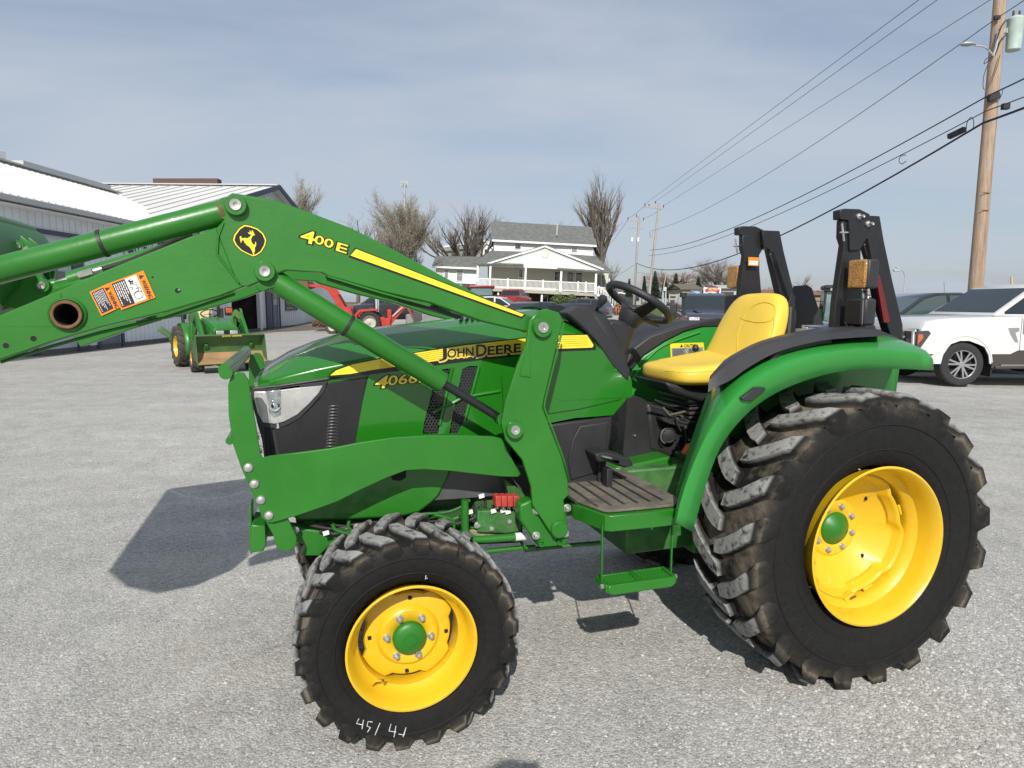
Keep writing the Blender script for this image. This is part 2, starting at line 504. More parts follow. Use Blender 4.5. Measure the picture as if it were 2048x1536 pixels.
GRAVEL = gmat('crushed_limestone_gravel', [(0.29, 0.284, 0.267), (0.37, 0.363, 0.343), (0.407, 0.399, 0.374), (0.435, 0.424, 0.397), (0.52, 0.51, 0.475)], 1, 100, dark=(0.41, 0.37, 0.305), patch=0.13)
GRASSM = gmat('mown_lawn_grass', [(0.05, 0.085, 0.02), (0.075, 0.13, 0.03), (0.10, 0.15, 0.04), (0.13, 0.15, 0.06)], 1, 30, dark=(0.14, 0.13, 0.07), patch=0.2)
FIELD = gmat('dormant_field_grass', [(0.09, 0.10, 0.045), (0.14, 0.14, 0.07), (0.17, 0.155, 0.09)], 1, 6, dark=(0.19, 0.16, 0.11))
ROADM = gmat('worn_road_asphalt', [(0.15, 0.148, 0.145), (0.19, 0.187, 0.183), (0.22, 0.218, 0.212)], 1, 70, dark=(0.16, 0.155, 0.15), patch=0.1, bump=0.3)
def drape(name, x0, x1, y0, y1, nx, ny, dz, m, xs=None, ys=None, kind='structure'):
    xs = xs or [x0 + (x1 - x0) * i / nx for i in range(nx + 1)]
    ys = ys or [y0 + (y1 - y0) * j / ny for j in range(ny + 1)]
    vs_ = [(x, y, terr(x, y) + dz) for y in ys for x in xs]
    n = len(xs)
    fs = [(j * n + i, j * n + i + 1, (j + 1) * n + i + 1, (j + 1) * n + i) for j in range(len(ys) - 1) for i in range(n - 1)]
    o = MB().add(vs_, fs).obj(name, m); o['kind'] = kind
    return o
gx = [-1500, -700, -300, -120, -60, -30, -15, -5, 0, 2.5, 6, 10, 15, 20, 26, 32.5, 45, 80, 150, 400, 900, 1500]
gy = [-60, -10, 0, 5, 10, 20, 30, 36, 40, 44, 48, 52, 56, 60, 64, 68, 71, 74, 80, 100, 150, 300, 700, 1500, 3500]
drape('ground', 0, 0, 0, 0, 0, 0, 0, GRAVEL, xs=gx, ys=gy)
def patch(name, px_pts, dz, m, kind='structure'):
    """a patch of other ground, outline given on the terrain"""
    P = []
    for x, y in px_pts:
        z = 0.0
        for _ in range(12):
            q = G(x, y, z); z = terr(q.x, q.y)
        P.append((q.x, q.y))
    return wpatch(name, P, dz, m, kind)
def wpatch(name, P, dz, m, kind='structure'):
    P3 = [Vector((x, y, 0)) for x, y in P]
    bm = bmesh.new(); vv = [bm.verts.new(p) for p in P3]; f = bm.faces.new(vv)
    if f.normal.z < 0: f.normal_flip()
    ys = sorted(p.y for p in P3)
    for yc in gy:
        if ys[0] < yc < ys[-1]:
            bmesh.ops.bisect_plane(bm, geom=bm.verts[:] + bm.edges[:] + bm.faces[:], plane_co=(0, yc, 0), plane_no=(0, 1, 0))
    for xc in gx:
        if min(p.x for p in P3) < xc < max(p.x for p in P3):
            bmesh.ops.bisect_plane(bm, geom=bm.verts[:] + bm.edges[:] + bm.faces[:], plane_co=(xc, 0, 0), plane_no=(1, 0, 0))
    bmesh.ops.triangulate(bm, faces=bm.faces[:])
    for v in bm.verts: v.co.z = terr_grid(v.co.x, v.co.y) + dz
    bm.normal_update()
    for f in bm.faces:
        if f.normal.z < 0: f.normal_flip()
    me = bpy.data.meshes.new(name); bm.to_mesh(me); bm.free(); me.materials.append(m)
    o = bpy.data.objects.new(name, me); col.objects.link(o); o['kind'] = kind
    return o
import bisect
def terr_grid(x, y):
    i = max(0, min(len(gx) - 2, bisect.bisect_right(gx, x) - 1)); j = max(0, min(len(gy) - 2, bisect.bisect_right(gy, y) - 1))
    u = (x - gx[i]) / (gx[i + 1] - gx[i]); v = (y - gy[j]) / (gy[j + 1] - gy[j])
    a = terr(gx[i], gy[j]); b = terr(gx[i + 1], gy[j]); c = terr(gx[i], gy[j + 1]); d = terr(gx[i + 1], gy[j + 1])
    return a * (1 - u) * (1 - v) + b * u * (1 - v) + c * (1 - u) * v + d * u * v
wpatch('field', [(-900, 95), (900, 95), (900, 3000), (-900, 3000)], 0.02, FIELD)
wpatch('lawn', [(-40, 60), (-3, 66), (2, 62), (9, 58), (9.6, 44), (12, 34), (15.0, 30.5), (17.4, 44), (17.0, 70), (18.5, 94), (-40, 94)], 0.012, GRASSM)
wpatch('road', [(15.8, 20), (25, 20), (29, 94.8), (20.5, 94.8), (18.2, 60)], 0.016, ROADM)
wpatch('side_road', [(20.5, 94.8), (29, 94.8), (40, 300), (34, 300)], 0.03, ROADM)
wpatch('lawn', [(30, 60), (120, 60), (120, 94), (31, 94)], 0.012, GRASSM)
DIRT = gmat('damp_dirt', [(0.12, 0.105, 0.085), (0.19, 0.165, 0.135), (0.24, 0.21, 0.17)], 1, 45, dark=(0.10, 0.09, 0.075))
wpatch('bare_earth', [(-14.0, 30.6), (-12.9, 31.0), (-12.4, 35.0), (-10.5, 38), (-10.9, 46), (-13.0, 49.5), (-14.0, 50)], 0.006, DIRT)
wpatch('bare_earth', [(-14.0, 19), (-13.62, 19.5), (-13.55, 24), (-13.65, 28), (-13.5, 30.4), (-14.0, 30.5)], 0.006, DIRT)
wpatch('mulch_bed', [(4.2, 58.8), (9.6, 56.5), (9.9, 59.0), (8.6, 61.5), (4.4, 61.8)], 0.02, mat('bark_mulch', (0.16, 0.08, 0.045), 0.95, var=0.4, vscale=3))

# loose stones of the lot, real little stones near the camera
def stones():
    protos = []
    for k in range(4):
        bm = bmesh.new(); bmesh.ops.create_icosphere(bm, subdivisions=1, radius=1.0)
        for v in bm.verts: v.co = v.co * random.uniform(0.7, 1.2)
        for v in bm.verts: v.co.z *= 0.62; v.co.x *= random.uniform(0.9, 1.25)
        me = bpy.data.meshes.new('stone'); bm.to_mesh(me); bm.free()
        protos.append(me)
    # scatter: density falls with distance
    n = 120000
    u = rng.random(n)
    Y = 1.55 * (8.6 / 1.55) ** u
    Xx = (rng.random(n) - 0.5) * 2 * (Y * 0.80 + 0.3)
    sz = 0.0020 + 0.0042 * rng.random(n) ** 2.6
    big = rng.random(n) < 0.012; sz[big] *= 1.9
    sz *= 0.95 + 1.0 * np.clip((Xx - 0.1) / 1.6, 0, 1) * np.clip((4.5 - Y) / 1.5, 0, 1)
    vs_ = []; fs = []
    V = [np.array([v.co[:] for v in me.vertices]) for me in protos]
    Fc = [[tuple(p.vertices) for p in me.polygons] for me in protos]
    # dodecahedron-cheap stones: use an octahedron for most of them
    octv = np.array([(1, 0, 0), (-1, 0, 0), (0, 1, 0), (0, -1, 0), (0, 0, .7), (0, 0, -.7)], float)
    octf = np.array([(0, 2, 4), (2, 1, 4), (1, 3, 4), (3, 0, 4)])
    ang = rng.random(n) * 6.283
    jit = rng.uniform(0.65, 1.3, (n, 6, 1))
    P = octv[None] * jit
    tilt = rng.uniform(-0.5, 0.5, (n, 6)) * 0.5
    P[:, :, 2] += tilt * 0.4
    ca, sa = np.cos(ang)[:, None], np.sin(ang)[:, None]
    x = P[:, :, 0] * ca - P[:, :, 1] * sa; y = P[:, :, 0] * sa + P[:, :, 1] * ca
    Q = np.stack([x * sz[:, None] + Xx[:, None], y * sz[:, None] + Y[:, None], P[:, :, 2] * sz[:, None] * 0.9 + sz[:, None] * 0.05], -1)
    hz = np.array([-0.018 * max(0, min(30, a - 2.5)) for a in Xx])
    Q[:, :, 2] += hz[:, None]
    verts = Q.reshape(-1, 3)
    faces = (octf[None] + (np.arange(n) * 6)[:, None, None]).reshape(-1, 3)
    me = bpy.data.meshes.new('loose_gravel')
    me.vertices.add(len(verts)); me.vertices.foreach_set('co', verts.ravel())
    me.loops.add(len(faces) * 3); me.loops.foreach_set('vertex_index', faces.ravel().astype(np.int32))
    me.polygons.add(len(faces)); me.polygons.foreach_set('loop_start', np.arange(0, len(faces) * 3, 3, dtype=np.int32))
    me.update(calc_edges=True); me.validate()
    tone = np.repeat(rng.random(n), 6).astype(np.float32)
    at = me.attributes.new('tone', 'FLOAT', 'POINT'); at.data.foreach_set('value', tone)
    m = bpy.data.materials.new('loose_stone'); m.use_nodes = True; t = m.node_tree; b = t.nodes['Principled BSDF']; b.inputs['Roughness'].default_value = 0.9
    a = t.nodes.new('ShaderNodeAttribute'); a.attribute_name = 'tone'
    r = t.nodes.new('ShaderNodeValToRGB'); e = r.color_ramp.elements
    e[0].position = 0; e[0].color = (0.27, 0.267, 0.26, 1); e[1].position = 1; e[1].color = (0.60, 0.59, 0.555, 1)
    e2_ = e.new(0.5); e2_.color = (0.40, 0.39, 0.37, 1); e3_ = e.new(0.8); e3_.color = (0.48, 0.465, 0.43, 1)
    t.links.new(a.outputs['Fac'], r.inputs[0]); t.links.new(r.outputs[0], b.inputs['Base Color'])
    me.materials.append(m)
    for pm in protos: bpy.data.meshes.remove(pm)
    o = bpy.data.objects.new('loose_gravel', me); col.objects.link(o); o['kind'] = 'stuff'
stones()
# ============================================================ GREEN LOADER TRACTOR (main subject)
RZ = pi + PSI
tractor = empty('loader_tractor', TO, RZ, 'large green loader tractor with yellow wheels and yellow seat in the foreground', 'tractor')
def tp(pts, b):
    return [T(x, y, b) for x, y in pts]
def plate(name, pts, b, th, m, parent=tractor, bevel=0.003, holes=(), curve=0, mirror=False):
    """traced steel plate: outer face at y=b, thickness th inwards"""
    P = tp(pts, b)
    if curve: P = smooth_pts(P, curve, closed=True)
    mb = MB().prism(P, (0, -th, 0), holes=holes)
    if mirror: mb.mirror()
    return mb.obj(name, m, parent, bevel=bevel)

# ---------------------------------------------------------------- wheels
TYRE = bpy.data.materials.new('dirty_tyre_rubber'); TYRE.use_nodes = True
def build_tyre_mat(m, cr_axis_r):
    t = m.node_tree; b = t.nodes['Principled BSDF']
    tcn = t.nodes.new('ShaderNodeTexCoord')
    n = t.nodes.new('ShaderNodeTexNoise'); n.inputs['Scale'].default_value = 5; n.inputs['Detail'].default_value = 9; n.inputs['Roughness'].default_value = 0.65
    t.links.new(tcn.outputs['Object'], n.inputs['Vector'])
    n2 = t.nodes.new('ShaderNodeTexNoise'); n2.inputs['Scale'].default_value = 38; n2.inputs['Detail'].default_value = 6
    t.links.new(tcn.outputs['Object'], n2.inputs['Vector'])
    at = t.nodes.new('ShaderNodeAttribute'); at.attribute_name = 'wear'     # 0 sidewall, 0.5 groove, 1 lug top
    # groove dirt mask
    dm = t.nodes.new('ShaderNodeValToRGB')
    e = dm.color_ramp.elements
    e[0].position = 0.0; e[0].color = (0, 0, 0, 1); e[1].position = 1.0; e[1].color = (0, 0, 0, 1)
    a1 = dm.color_ramp.elements.new(0.16); a1.color = (0.04, 0.04, 0.04, 1)
    a1b = dm.color_ramp.elements.new(0.42); a1b.color = (0.30, 0.30, 0.30, 1)
    a2 = dm.color_ramp.elements.new(0.5); a2.color = (0.95, 0.95, 0.95, 1)
    a3 = dm.color_ramp.elements.new(0.70); a3.color = (0.10, 0.10, 0.10, 1)
    t.links.new(at.outputs['Fac'], dm.inputs[0])
    r = t.nodes.new('ShaderNodeMapRange'); r.inputs['From Min'].default_value = 0.43; r.inputs['From Max'].default_value = 0.62
    t.links.new(n.outputs['Fac'], r.inputs[0])
    mu = t.nodes.new('ShaderNodeMath'); mu.operation = 'MULTIPLY'
    t.links.new(dm.outputs[0], mu.inputs[0]); t.links.new(r.outputs[0], mu.inputs[1])
    # worn grey lug face
    wm = t.nodes.new('ShaderNodeMapRange'); wm.inputs['From Min'].default_value = 0.80; wm.inputs['From Max'].default_value = 0.97
    t.links.new(at.outputs['Fac'], wm.inputs[0])
    r2 = t.nodes.new('ShaderNodeMapRange'); r2.inputs['From Min'].default_value = 0.26; r2.inputs['From Max'].default_value = 0.50
    t.links.new(n2.outputs['Fac'], r2.inputs[0])
    mw = t.nodes.new('ShaderNodeMath'); mw.operation = 'MULTIPLY'; t.links.new(wm.outputs[0], mw.inputs[0]); t.links.new(r2.outputs[0], mw.inputs[1])
    c0 = t.nodes.new('ShaderNodeMix'); c0.data_type = 'RGBA'; c0.inputs[6].default_value = (0.007, 0.007, 0.0075, 1); c0.inputs[7].default_value = (0.017, 0.0165, 0.016, 1)
    t.links.new(n2.outputs['Fac'], c0.inputs[0])
    c1 = t.nodes.new('ShaderNodeMix'); c1.data_type = 'RGBA'; c1.inputs[7].default_value = (0.26, 0.26, 0.255, 1)
    t.links.new(c0.outputs[2], c1.inputs[6]); t.links.new(mw.outputs[0], c1.inputs[0])
    c2 = t.nodes.new('ShaderNodeMix'); c2.data_type = 'RGBA'; c2.inputs[7].default_value = (0.20, 0.168, 0.125, 1)
    t.links.new(c1.outputs[2], c2.inputs[6]); t.links.new(mu.outputs[0], c2.inputs[0])
    t.links.new(c2.outputs[2], b.inputs['Base Color'])
    b.inputs['Roughness'].default_value = 0.78; b.inputs['Specular IOR Level'].default_value = 0.22
    bp = t.nodes.new('ShaderNodeBump'); bp.inputs['Strength'].default_value = 0.35; bp.inputs['Distance'].default_value = 0.01
    t.links.new(n2.outputs['Fac'], bp.inputs['Height']); t.links.new(bp.outputs[0], b.inputs['Normal'])
build_tyre_mat(TYRE, 0)

def tyre_mesh(R, hw, rim, nlug, lugd, lugw, sweep, dirty=1.0, ph=0.0):
    """R4 industrial tyre about the Y axis; returns MB and per-vertex wear values"""
    mb = MB(); wear = []
    Rc = R - lugd
    # carcass: (y, r, wear)
    prof = [(hw * 0.66, rim - 0.008, 0), (hw * 0.80, rim + 0.002, 0), (hw * 0.86, rim + 0.014, 0), (hw * 0.93, rim + (Rc - rim) * 0.22, 0),
            (hw * 0.985, rim + (Rc - rim) * 0.42, 0), (hw * 1.0, rim + (Rc - rim) * 0.60, 0.0), (hw * 0.985, rim + (Rc - rim) * 0.74, 0.05),
            (hw * 0.965, rim + (Rc - rim) * 0.80, 0.20), (hw * 0.90, rim + (Rc - rim) * 0.915, 0.42), (hw * 0.80, Rc - 0.007, 0.5), (hw * 0.5, Rc - 0.002, 0.5), (0, Rc, 0.5)]
    full = prof + [(-y, r, w) for y, r, w in prof[-2::-1]]
    seg = 120
    mb.lathe((0, 0, 0), (0, 1, 0), [(y, r) for y, r, w in full], seg)
    for y, r, w in full: wear += [w] * seg
    # raised ribs of the sidewall
    for sgn in (1, -1):
        for yy, rr in ((0.945, 0.27), (1.002, 0.66)):
            r0 = rim + (Rc - rim) * rr
            ring = [(sgn * hw * yy, r0 - 0.004), (sgn * (hw * yy + 0.003), r0 - 0.001), (sgn * (hw * yy + 0.003), r0 + 0.001), (sgn * hw * (yy - 0.004), r0 + 0.004)]
            mb.lathe((0, 0, 0), (0, 1, 0), ring, seg); wear += [0.03] * (seg * 4)
    # lugs
    sh = [(-0.04, 0.0, 1.0), (0.16, 0.10, 1.0), (0.36, 0.26, 1.0), (0.60, 0.52, 1.0), (0.80, 0.78, 0.998), (0.905, 0.92, 0.985)]
    for sgn in (1, -1):
        for k in range(nlug):
            th0 = 2 * pi * (k + (0.5 if sgn < 0 else 0.0)) / nlug + ph
            rows = []
            jit = rng.uniform(-0.004, 0.004)
            for (u, ang, rf) in sh:
                th = th0 - sgn * 0 + sweep * ang
                w = lugw * (0.80 if u < 0 else (1.0 + 0.10 * u)) / R
                top = R * rf + (rng.uniform(-0.0015, 0.0015))
                bot = Rc - 0.012
                y = hw * u * sgn
                rows.append(((th - w / 2, top, y, 1.0), (th + w / 2, top, y, 1.0), (th + w / 2 + 0.012 / R, bot, y, 0.55), (th - w / 2 - 0.012 / R, bot, y, 0.55)))
            # shoulder: wraps down on the sidewall
            w = lugw * 1.12 / R; th = th0 + sweep * 1.0
            rows.append(((th - w / 2, Rc + lugd * 0.55, sgn * hw * 0.985, 0.75), (th + w / 2, Rc + lugd * 0.55, sgn * hw * 0.985, 0.75), (th + w / 2 + 0.02 / R, Rc - 0.02, sgn * hw * 0.90, 0.5), (th - w / 2 - 0.02 / R, Rc - 0.02, sgn * hw * 0.90, 0.5)))
            w = lugw * 1.25 / R; th = th0 + sweep * 1.07
            rr = rim + (Rc - rim) * 0.80
            rows.append(((th - w / 2, rr + 0.012, sgn * (hw * 1.004), 0.25), (th + w / 2, rr + 0.012, sgn * (hw * 1.004), 0.25), (th + w / 2 + 0.02 / R, rr, sgn * hw * 0.955, 0.3), (th - w / 2 - 0.02 / R, rr, sgn * hw * 0.955, 0.3)))
            w = lugw * 1.1 / R; th = th0 + sweep * 1.11; rr = rim + (Rc - rim) * 0.70
            rows.append(((th - w / 2, rr, sgn * hw * 0.988, 0.1), (th + w / 2, rr, sgn * hw * 0.988, 0.1), (th + w / 2, rr - 0.01, sgn * hw * 0.97, 0.1), (th - w / 2, rr - 0.01, sgn * hw * 0.97, 0.1)))
            vs_ = [(r * cos(t_), y, r * sin(t_)) for row in rows for (t_, r, y, _w) in row]
            wear += [q[3] for row in rows for q in row]
            fs = []
            for i in range(len(rows) - 1):
                for (a_, b_) in ((0, 1), (1, 2), (3, 0)):
                    q = (i * 4 + a_, i * 4 + b_, (i + 1) * 4 + b_, (i + 1) * 4 + a_)
                    fs.append(q if sgn > 0 else q[::-1])
            q = (0, 3, 2, 1); fs.append(q if sgn > 0 else q[::-1])
            mb.add(vs_, fs)
    return mb, wear
def tyre_obj(name, R, hw, rim, nlug, lugd, lugw, sweep, parent, bevel=0.004, ph=0.0):
    mb, wear = tyre_mesh(R, hw, rim, nlug, lugd, lugw, sweep, ph=ph)
    o = mb.obj(name, TYRE, parent, angle=38)
    at = o.data.attributes.new('wear', 'FLOAT', 'POINT'); at.data.foreach_set('value', wear)
    if bevel:
        md = o.modifiers.new('bevel', 'BEVEL'); md.width = bevel; md.segments = 2; md.limit_method = 'ANGLE'; md.angle_limit = radians(42)
    return o

def bolt_mb(p, r=0.012, h=0.012, seg=6):
    mb = MB(); p = Vector(p)
    mb.lathe(p, (0, 1, 0), [(0, 0), (0, r * 1.45), (0.003, r * 1.45), (0.003, 0)], 16)
    mb.cyl(p + Vector((0, 0.003, 0)), p + Vector((0, 0.003 + h, 0)), r * 1.05, r * 0.98, seg)
    mb.cyl(p + Vector((0, h, 0)), p + Vector((0, h + 0.008, 0)), r * 0.5, r * 0.45, 10)
    return mb
def front_wheel(loc, flip):
    w = MB()     # rim: outer lip, barrel, inner lip
    ri = 0.229
    prof = [(0.155, ri - 0.006), (0.160, ri), (0.166, ri + 0.001), (0.168, ri - 0.006), (0.160, ri - 0.012), (0.130, ri - 0.022), (0.095, ri - 0.030), (0.075, ri - 0.048),
            (0.02, ri - 0.052), (-0.05, ri - 0.045), (-0.10, ri - 0.022), (-0.135, ri - 0.015), (-0.15, ri), (-0.155, ri)]
    w.lathe((0, 0, 0), (0, 1, 0), prof, 72)
    rim_ = w.obj('front_wheel', YEL, None, angle=30, solid=0.004)
    # lobed disc
    d = MB(); n = 96; rings = []
    def lob(k, r):
        a_ = 2 * pi * k / n + 0.72
        return r * (1 + 0.055 * (1 if cos(4 * a_) > 0.15 else (-1 if cos(4 * a_) < -0.1 else cos(4 * a_) * 4)))
    for (r, y, lb) in ((0.045, 0.062, 0), (0.098, 0.062, 0), (0.106, 0.057, 0), (0.114, 0.046, 0), (0.150, 0.043, 1), (0.163, 0.037, 1), (0.168, 0.026, 1), (0.166, 0.016, 1)):
        rings.append([(lob(k, r) * cos(2 * pi * k / n) if lb else r * cos(2 * pi * k / n), y + 0.012, lob(k, r) * sin(2 * pi * k / n) if lb else r * sin(2 * pi * k / n)) for k in range(n)])
    d.loft(rings, closed=True)
    d.obj('wheel_disc', YEL, rim_, angle=28, solid=0.006)
    # raised arch round each bolt pad and four dark square holes
    for k in range(4):
        a_ = k * pi / 2 + 0.06
        c = Vector((0.139 * cos(a_), 0.0575, 0.139 * sin(a_)))
        MB().box(c, (0.013, 0.003, 0.013), R=Matrix.Rotation(0.15, 3, 'Y')).obj('square_hole', DARK, rim_, smooth=False)
    hub = MB(); hub.lathe((0, 0, 0), (0, 1, 0), [(0.066, 0.060), (0.088, 0.060), (0.094, 0.057), (0.100, 0.046), (0.104, 0.030), (0.105, 0.024), (0.1085, 0.023), (0.109, 0.0)], 40)
    hub.obj('hub_cap', GREENM, rim_)
    for k in range(6):
        a_ = k * pi / 3 + 0.10
        bolt_mb((0.080 * cos(a_), 0.074, 0.080 * sin(a_)), 0.0098, 0.014).obj('wheel_bolt', BOLTM, rim_, bevel=0.0008)
    v = MB(); c = Vector((0.13, 0.10, -0.140))
    v.tube([c, c + Vector((-0.012, 0.02, 0.02)), c + Vector((-0.03, 0.03, 0.022))], 0.0045, 8)
    v.obj('valve_stem', RUST, rim_)
    g_ = MB(); pts = [c + Vector((0.012 * cos(t_) * 1.6 - 0.01, 0.012 + 0.02 * sin(t_), 0.026 * sin(t_))) for t_ in np.linspace(-0.4, 3.2, 12)]
    g_.tube(pts, 0.004, 6); g_.obj('valve_guard', YEL, rim_)
    ty = tyre_obj('tyre', 0.402, 0.152, ri - 0.004, 22, 0.028, 0.040, 0.20, rim_, ph=0.05)
    rim_.parent = tractor; rim_.location = loc
    if flip: rim_.rotation_euler = (0, 0, pi)
    return rim_
def rear_wheel(loc, flip):
    ri = 0.331; w = MB()
    prof = [(0.196, ri - 0.006), (0.202, ri), (0.208, ri + 0.002), (0.211, ri - 0.006), (0.203, ri - 0.015), (0.165, ri - 0.028), (0.120, ri - 0.036), (0.10, ri - 0.055),
            (0.08, ri - 0.062), (-0.02, ri - 0.065), (-0.13, ri - 0.04), (-0.19, ri - 0.018), (-0.205, ri), (-0.21, ri)]
    w.lathe((0, 0, 0), (0, 1, 0), prof, 84)
    rim_ = w.obj('rear_wheel', YEL, None, angle=30, solid=0.005)
    d = MB(); n = 128; rings = []
    def lob(k, r):
        a_ = 2 * pi * k / n
        c8 = cos(4 * (a_ - 0.35))
        return r * (1 - 0.045 * (1 - max(-1, min(1, c8 * 3))))
    for (r, y, lb) in ((0.03, -0.035, 0), (0.118, -0.033, 0), (0.128, -0.040, 0), (0.16, -0.022, 0), (0.222, 0.026, 0), (0.243, 0.040, 1), (0.256, 0.066, 1), (0.263, 0.082, 1)):
        rings.append([((lob(k, r) if lb else r) * cos(2 * pi * k / n), y, (lob(k, r) if lb else r) * sin(2 * pi * k / n)) for k in range(n)])
    d.loft(rings, closed=True)
    d.obj('wheel_disc', YEL, rim_, angle=28, solid=0.007)
    for k in range(4):
        a_ = 0.78 + k * pi / 2
        MB().box(Vector((0.185 * cos(a_), -0.002, 0.185 * sin(a_))), (0.010, 0.008, 0.018)).obj('square_hole', DARK, rim_, smooth=False)
        a_ += 0.42
        MB().box(Vector((0.255 * cos(a_), 0.075, 0.255 * sin(a_))), (0.012, 0.010, 0.05), R=Matrix.Rotation(-a_, 3, 'Y')).obj('rim_lug', YEL, rim_, bevel=0.004)
    hub = MB(); hub.lathe((0, 0, 0), (0, 1, 0), [(-0.05, 0.072), (-0.030, 0.072), (-0.024, 0.068), (-0.004, 0.030), (0.004, 0.010), (0.005, 0.0)], 40)
    hub.obj('hub_cap', GREENM, rim_)
    for k in range(8):
        a_ = k * pi / 4 + 0.30
        bolt_mb((0.099 * cos(a_), -0.034, 0.099 * sin(a_)), 0.0098, 0.013).obj('wheel_bolt', BOLTM, rim_, bevel=0.0008)
    c = Vector((0.02, 0.085, -0.262))
    v = MB(); v.box(c, (0.05, 0.03, 0.03), R=Matrix.Rotation(0.5, 3, 'Y')); v.obj('valve_guard', YEL, rim_, bevel=0.003)
    v = MB(); v.tube([c + Vector((0.005, 0.016, 0.0)), c + Vector((-0.012, 0.028, 0.016))], 0.005, 8); v.obj('valve_stem', RUST, rim_)
    ty = tyre_obj('tyre', 0.628, 0.200, ri - 0.004, 20, 0.040, 0.066, 0.21, rim_, bevel=0.006)
    rim_.parent = tractor; rim_.location = loc
    if flip: rim_.rotation_euler = (0, 0, pi)
    return rim_
fwn = front_wheel((1.858, 0.535, 0.382), False)
fwf = front_wheel((1.858, -0.535, 0.382), True)
rwn = rear_wheel((0.0, 0.665, 0.600), False)
rwf = rear_wheel((0.0, -0.665, 0.600), True)
# raised sidewall lettering and the chalk inventory number
def arc_text(name, txt, wheel, r, y, a0, da, h, m, thick=0.0, sg=1):
    mb = MB(); a_ = a0
    for ch in txt:
        if ch == ' ': a_ += da * 0.7; continue
        c = Vector((r * cos(a_), y, r * sin(a_)))
        up = Vector((cos(a_), 0, sin(a_))); xr = Vector((-sin(a_), 0, cos(a_)))      # reading direction seen from +Y (image right is -x)
        up2 = up if sg > 0 else -up
        put_text('l', ch, c, xr, up2, h * (0.18 if ch in 'I.' else 0.35 if ch in '1-' else 0.62), h * (0.15 if ch in '-.' else 1), m, mb=mb, nrm=(0, 1, 0), lift=0.001, offset=thick)
        a_ += da * (0.6 if ch in 'I1-.' else 1)
    o = mb.obj(name, m, wheel, smooth=False)
    return o
RIBL = mat('sidewall_lettering', (0.020, 0.020, 0.020), 0.7, spec=0.2)
CHALK = mat('chalk_marks', (0.55, 0.57, 0.6), 0.9, var=0.4, vscale=90)
arc_text('sidewall_lettering', 'GALAXY', rwn, 0.452, 0.1995, -1.08, 0.125, 0.046, RIBL)
ck = MB()
def stroke(pts, b=0.6895, r=0.0016):
    P = [T(x, y, b) - Vector((1.858, 0.535, 0.382)) for x, y in pts]
    ck.tube(P, r, 5)
stroke([(718, 1437), (713, 1447), (726, 1450)]); stroke([(727, 1440), (724, 1458)]); stroke([(745, 1444), (736, 1443), (734, 1452), (741, 1455), (735, 1464)])
stroke([(760, 1446), (750, 1470)]); stroke([(782, 1448), (778, 1462), (792, 1464)]); stroke([(792, 1452), (788, 1474)]); stroke([(812, 1455), (808, 1470), (797, 1468)]); stroke([(811, 1458), (806, 1474)])
stroke([(852, 1151), (851, 1158), (855, 1156)])
ck.obj('chalk_number', CHALK, fwn)

# ---------------------------------------------------------------- hood
HW = 0.305
st = [  # a, half width, z bottom of hood skin, z shoulder, z crown edge (at 55% width), z centre
    (2.372, 0.150, 1.262, 1.272, 1.276, 1.278),
    (2.352, 0.235, 1.250, 1.282, 1.300, 1.305),
    (2.310, 0.278, 1.252, 1.296, 1.328, 1.338),
    (2.240, 0.293, 1.260, 1.316, 1.366, 1.378),
    (2.140, 0.300, 1.272, 1.338, 1.404, 1.418),
    (2.020, HW, 1.288, 1.360, 1.434, 1.452),
    (1.880, HW, 1.305, 1.384, 1.452, 1.474),
    (1.700, HW, 1.322, 1.410, 1.470, 1.492),
    (1.500, HW, 1.335, 1.432, 1.490, 1.512),
    (1.300, HW, 1.345, 1.450, 1.512, 1.535),
    (1.180, HW, 1.350, 1.462, 1.530, 1.552)]
rings = []
for a_, w, zb, zs, zc, z0 in st:
    half = [(w, zb), (w, zs - 0.012), (w - 0.008, zs), (w * 0.78, zs + (zc - zs) * 0.52), (w * 0.60, zc - 0.004), (w * 0.55, zc), (w * 0.32, z0 - 0.003), (0, z0)]
    full = half + [(-b_, z) for b_, z in half[-2::-1]]
    rings.append([(a_, b_, z) for b_, z in full])
hood = MB().loft(rings[::-1]).obj('hood', HOODG, tractor, angle=60, subsurf=0, recalc=False)
for p in hood.data.polygons: p.use_smooth = True
hood.data.set_sharp_from_angle(angle=radians(24))
md = hood.modifiers.new('bevel', 'BEVEL'); md.width = 0.007; md.segments = 3; md.limit_method = 'ANGLE'; md.angle_limit = radians(9)
nose = MB()
r0 = rings[0]
nose.add([r0[k] for k in range(len(r0))] + [(2.372, 0, 1.262)], [(k, k + 1, len(r0)) for k in range(len(r0) - 1)])
nose.obj('hood_nose', HOODG, hood)
# vent louvres on top of the hood
for k in range(9):
    for row in (0, 1):
        p = T(918 + k * 11.5 + row * 9, 641 + k * 0.2 + row * 11 - k * 0.55, 0.10 if row == 0 else 0.145)
        zt = 1.512 + (1.427 - p.x) * 0.10
        a_ = p.x; b_ = 0.055 if row == 0 else 0.115
        MB().beam((a_ + 0.012, b_ + 0.02, zt + 0.0), (a_ - 0.006, b_ - 0.018, zt + 0.008), 0.010, 0.006).obj('vent_slot', DARK, hood, smooth=False)

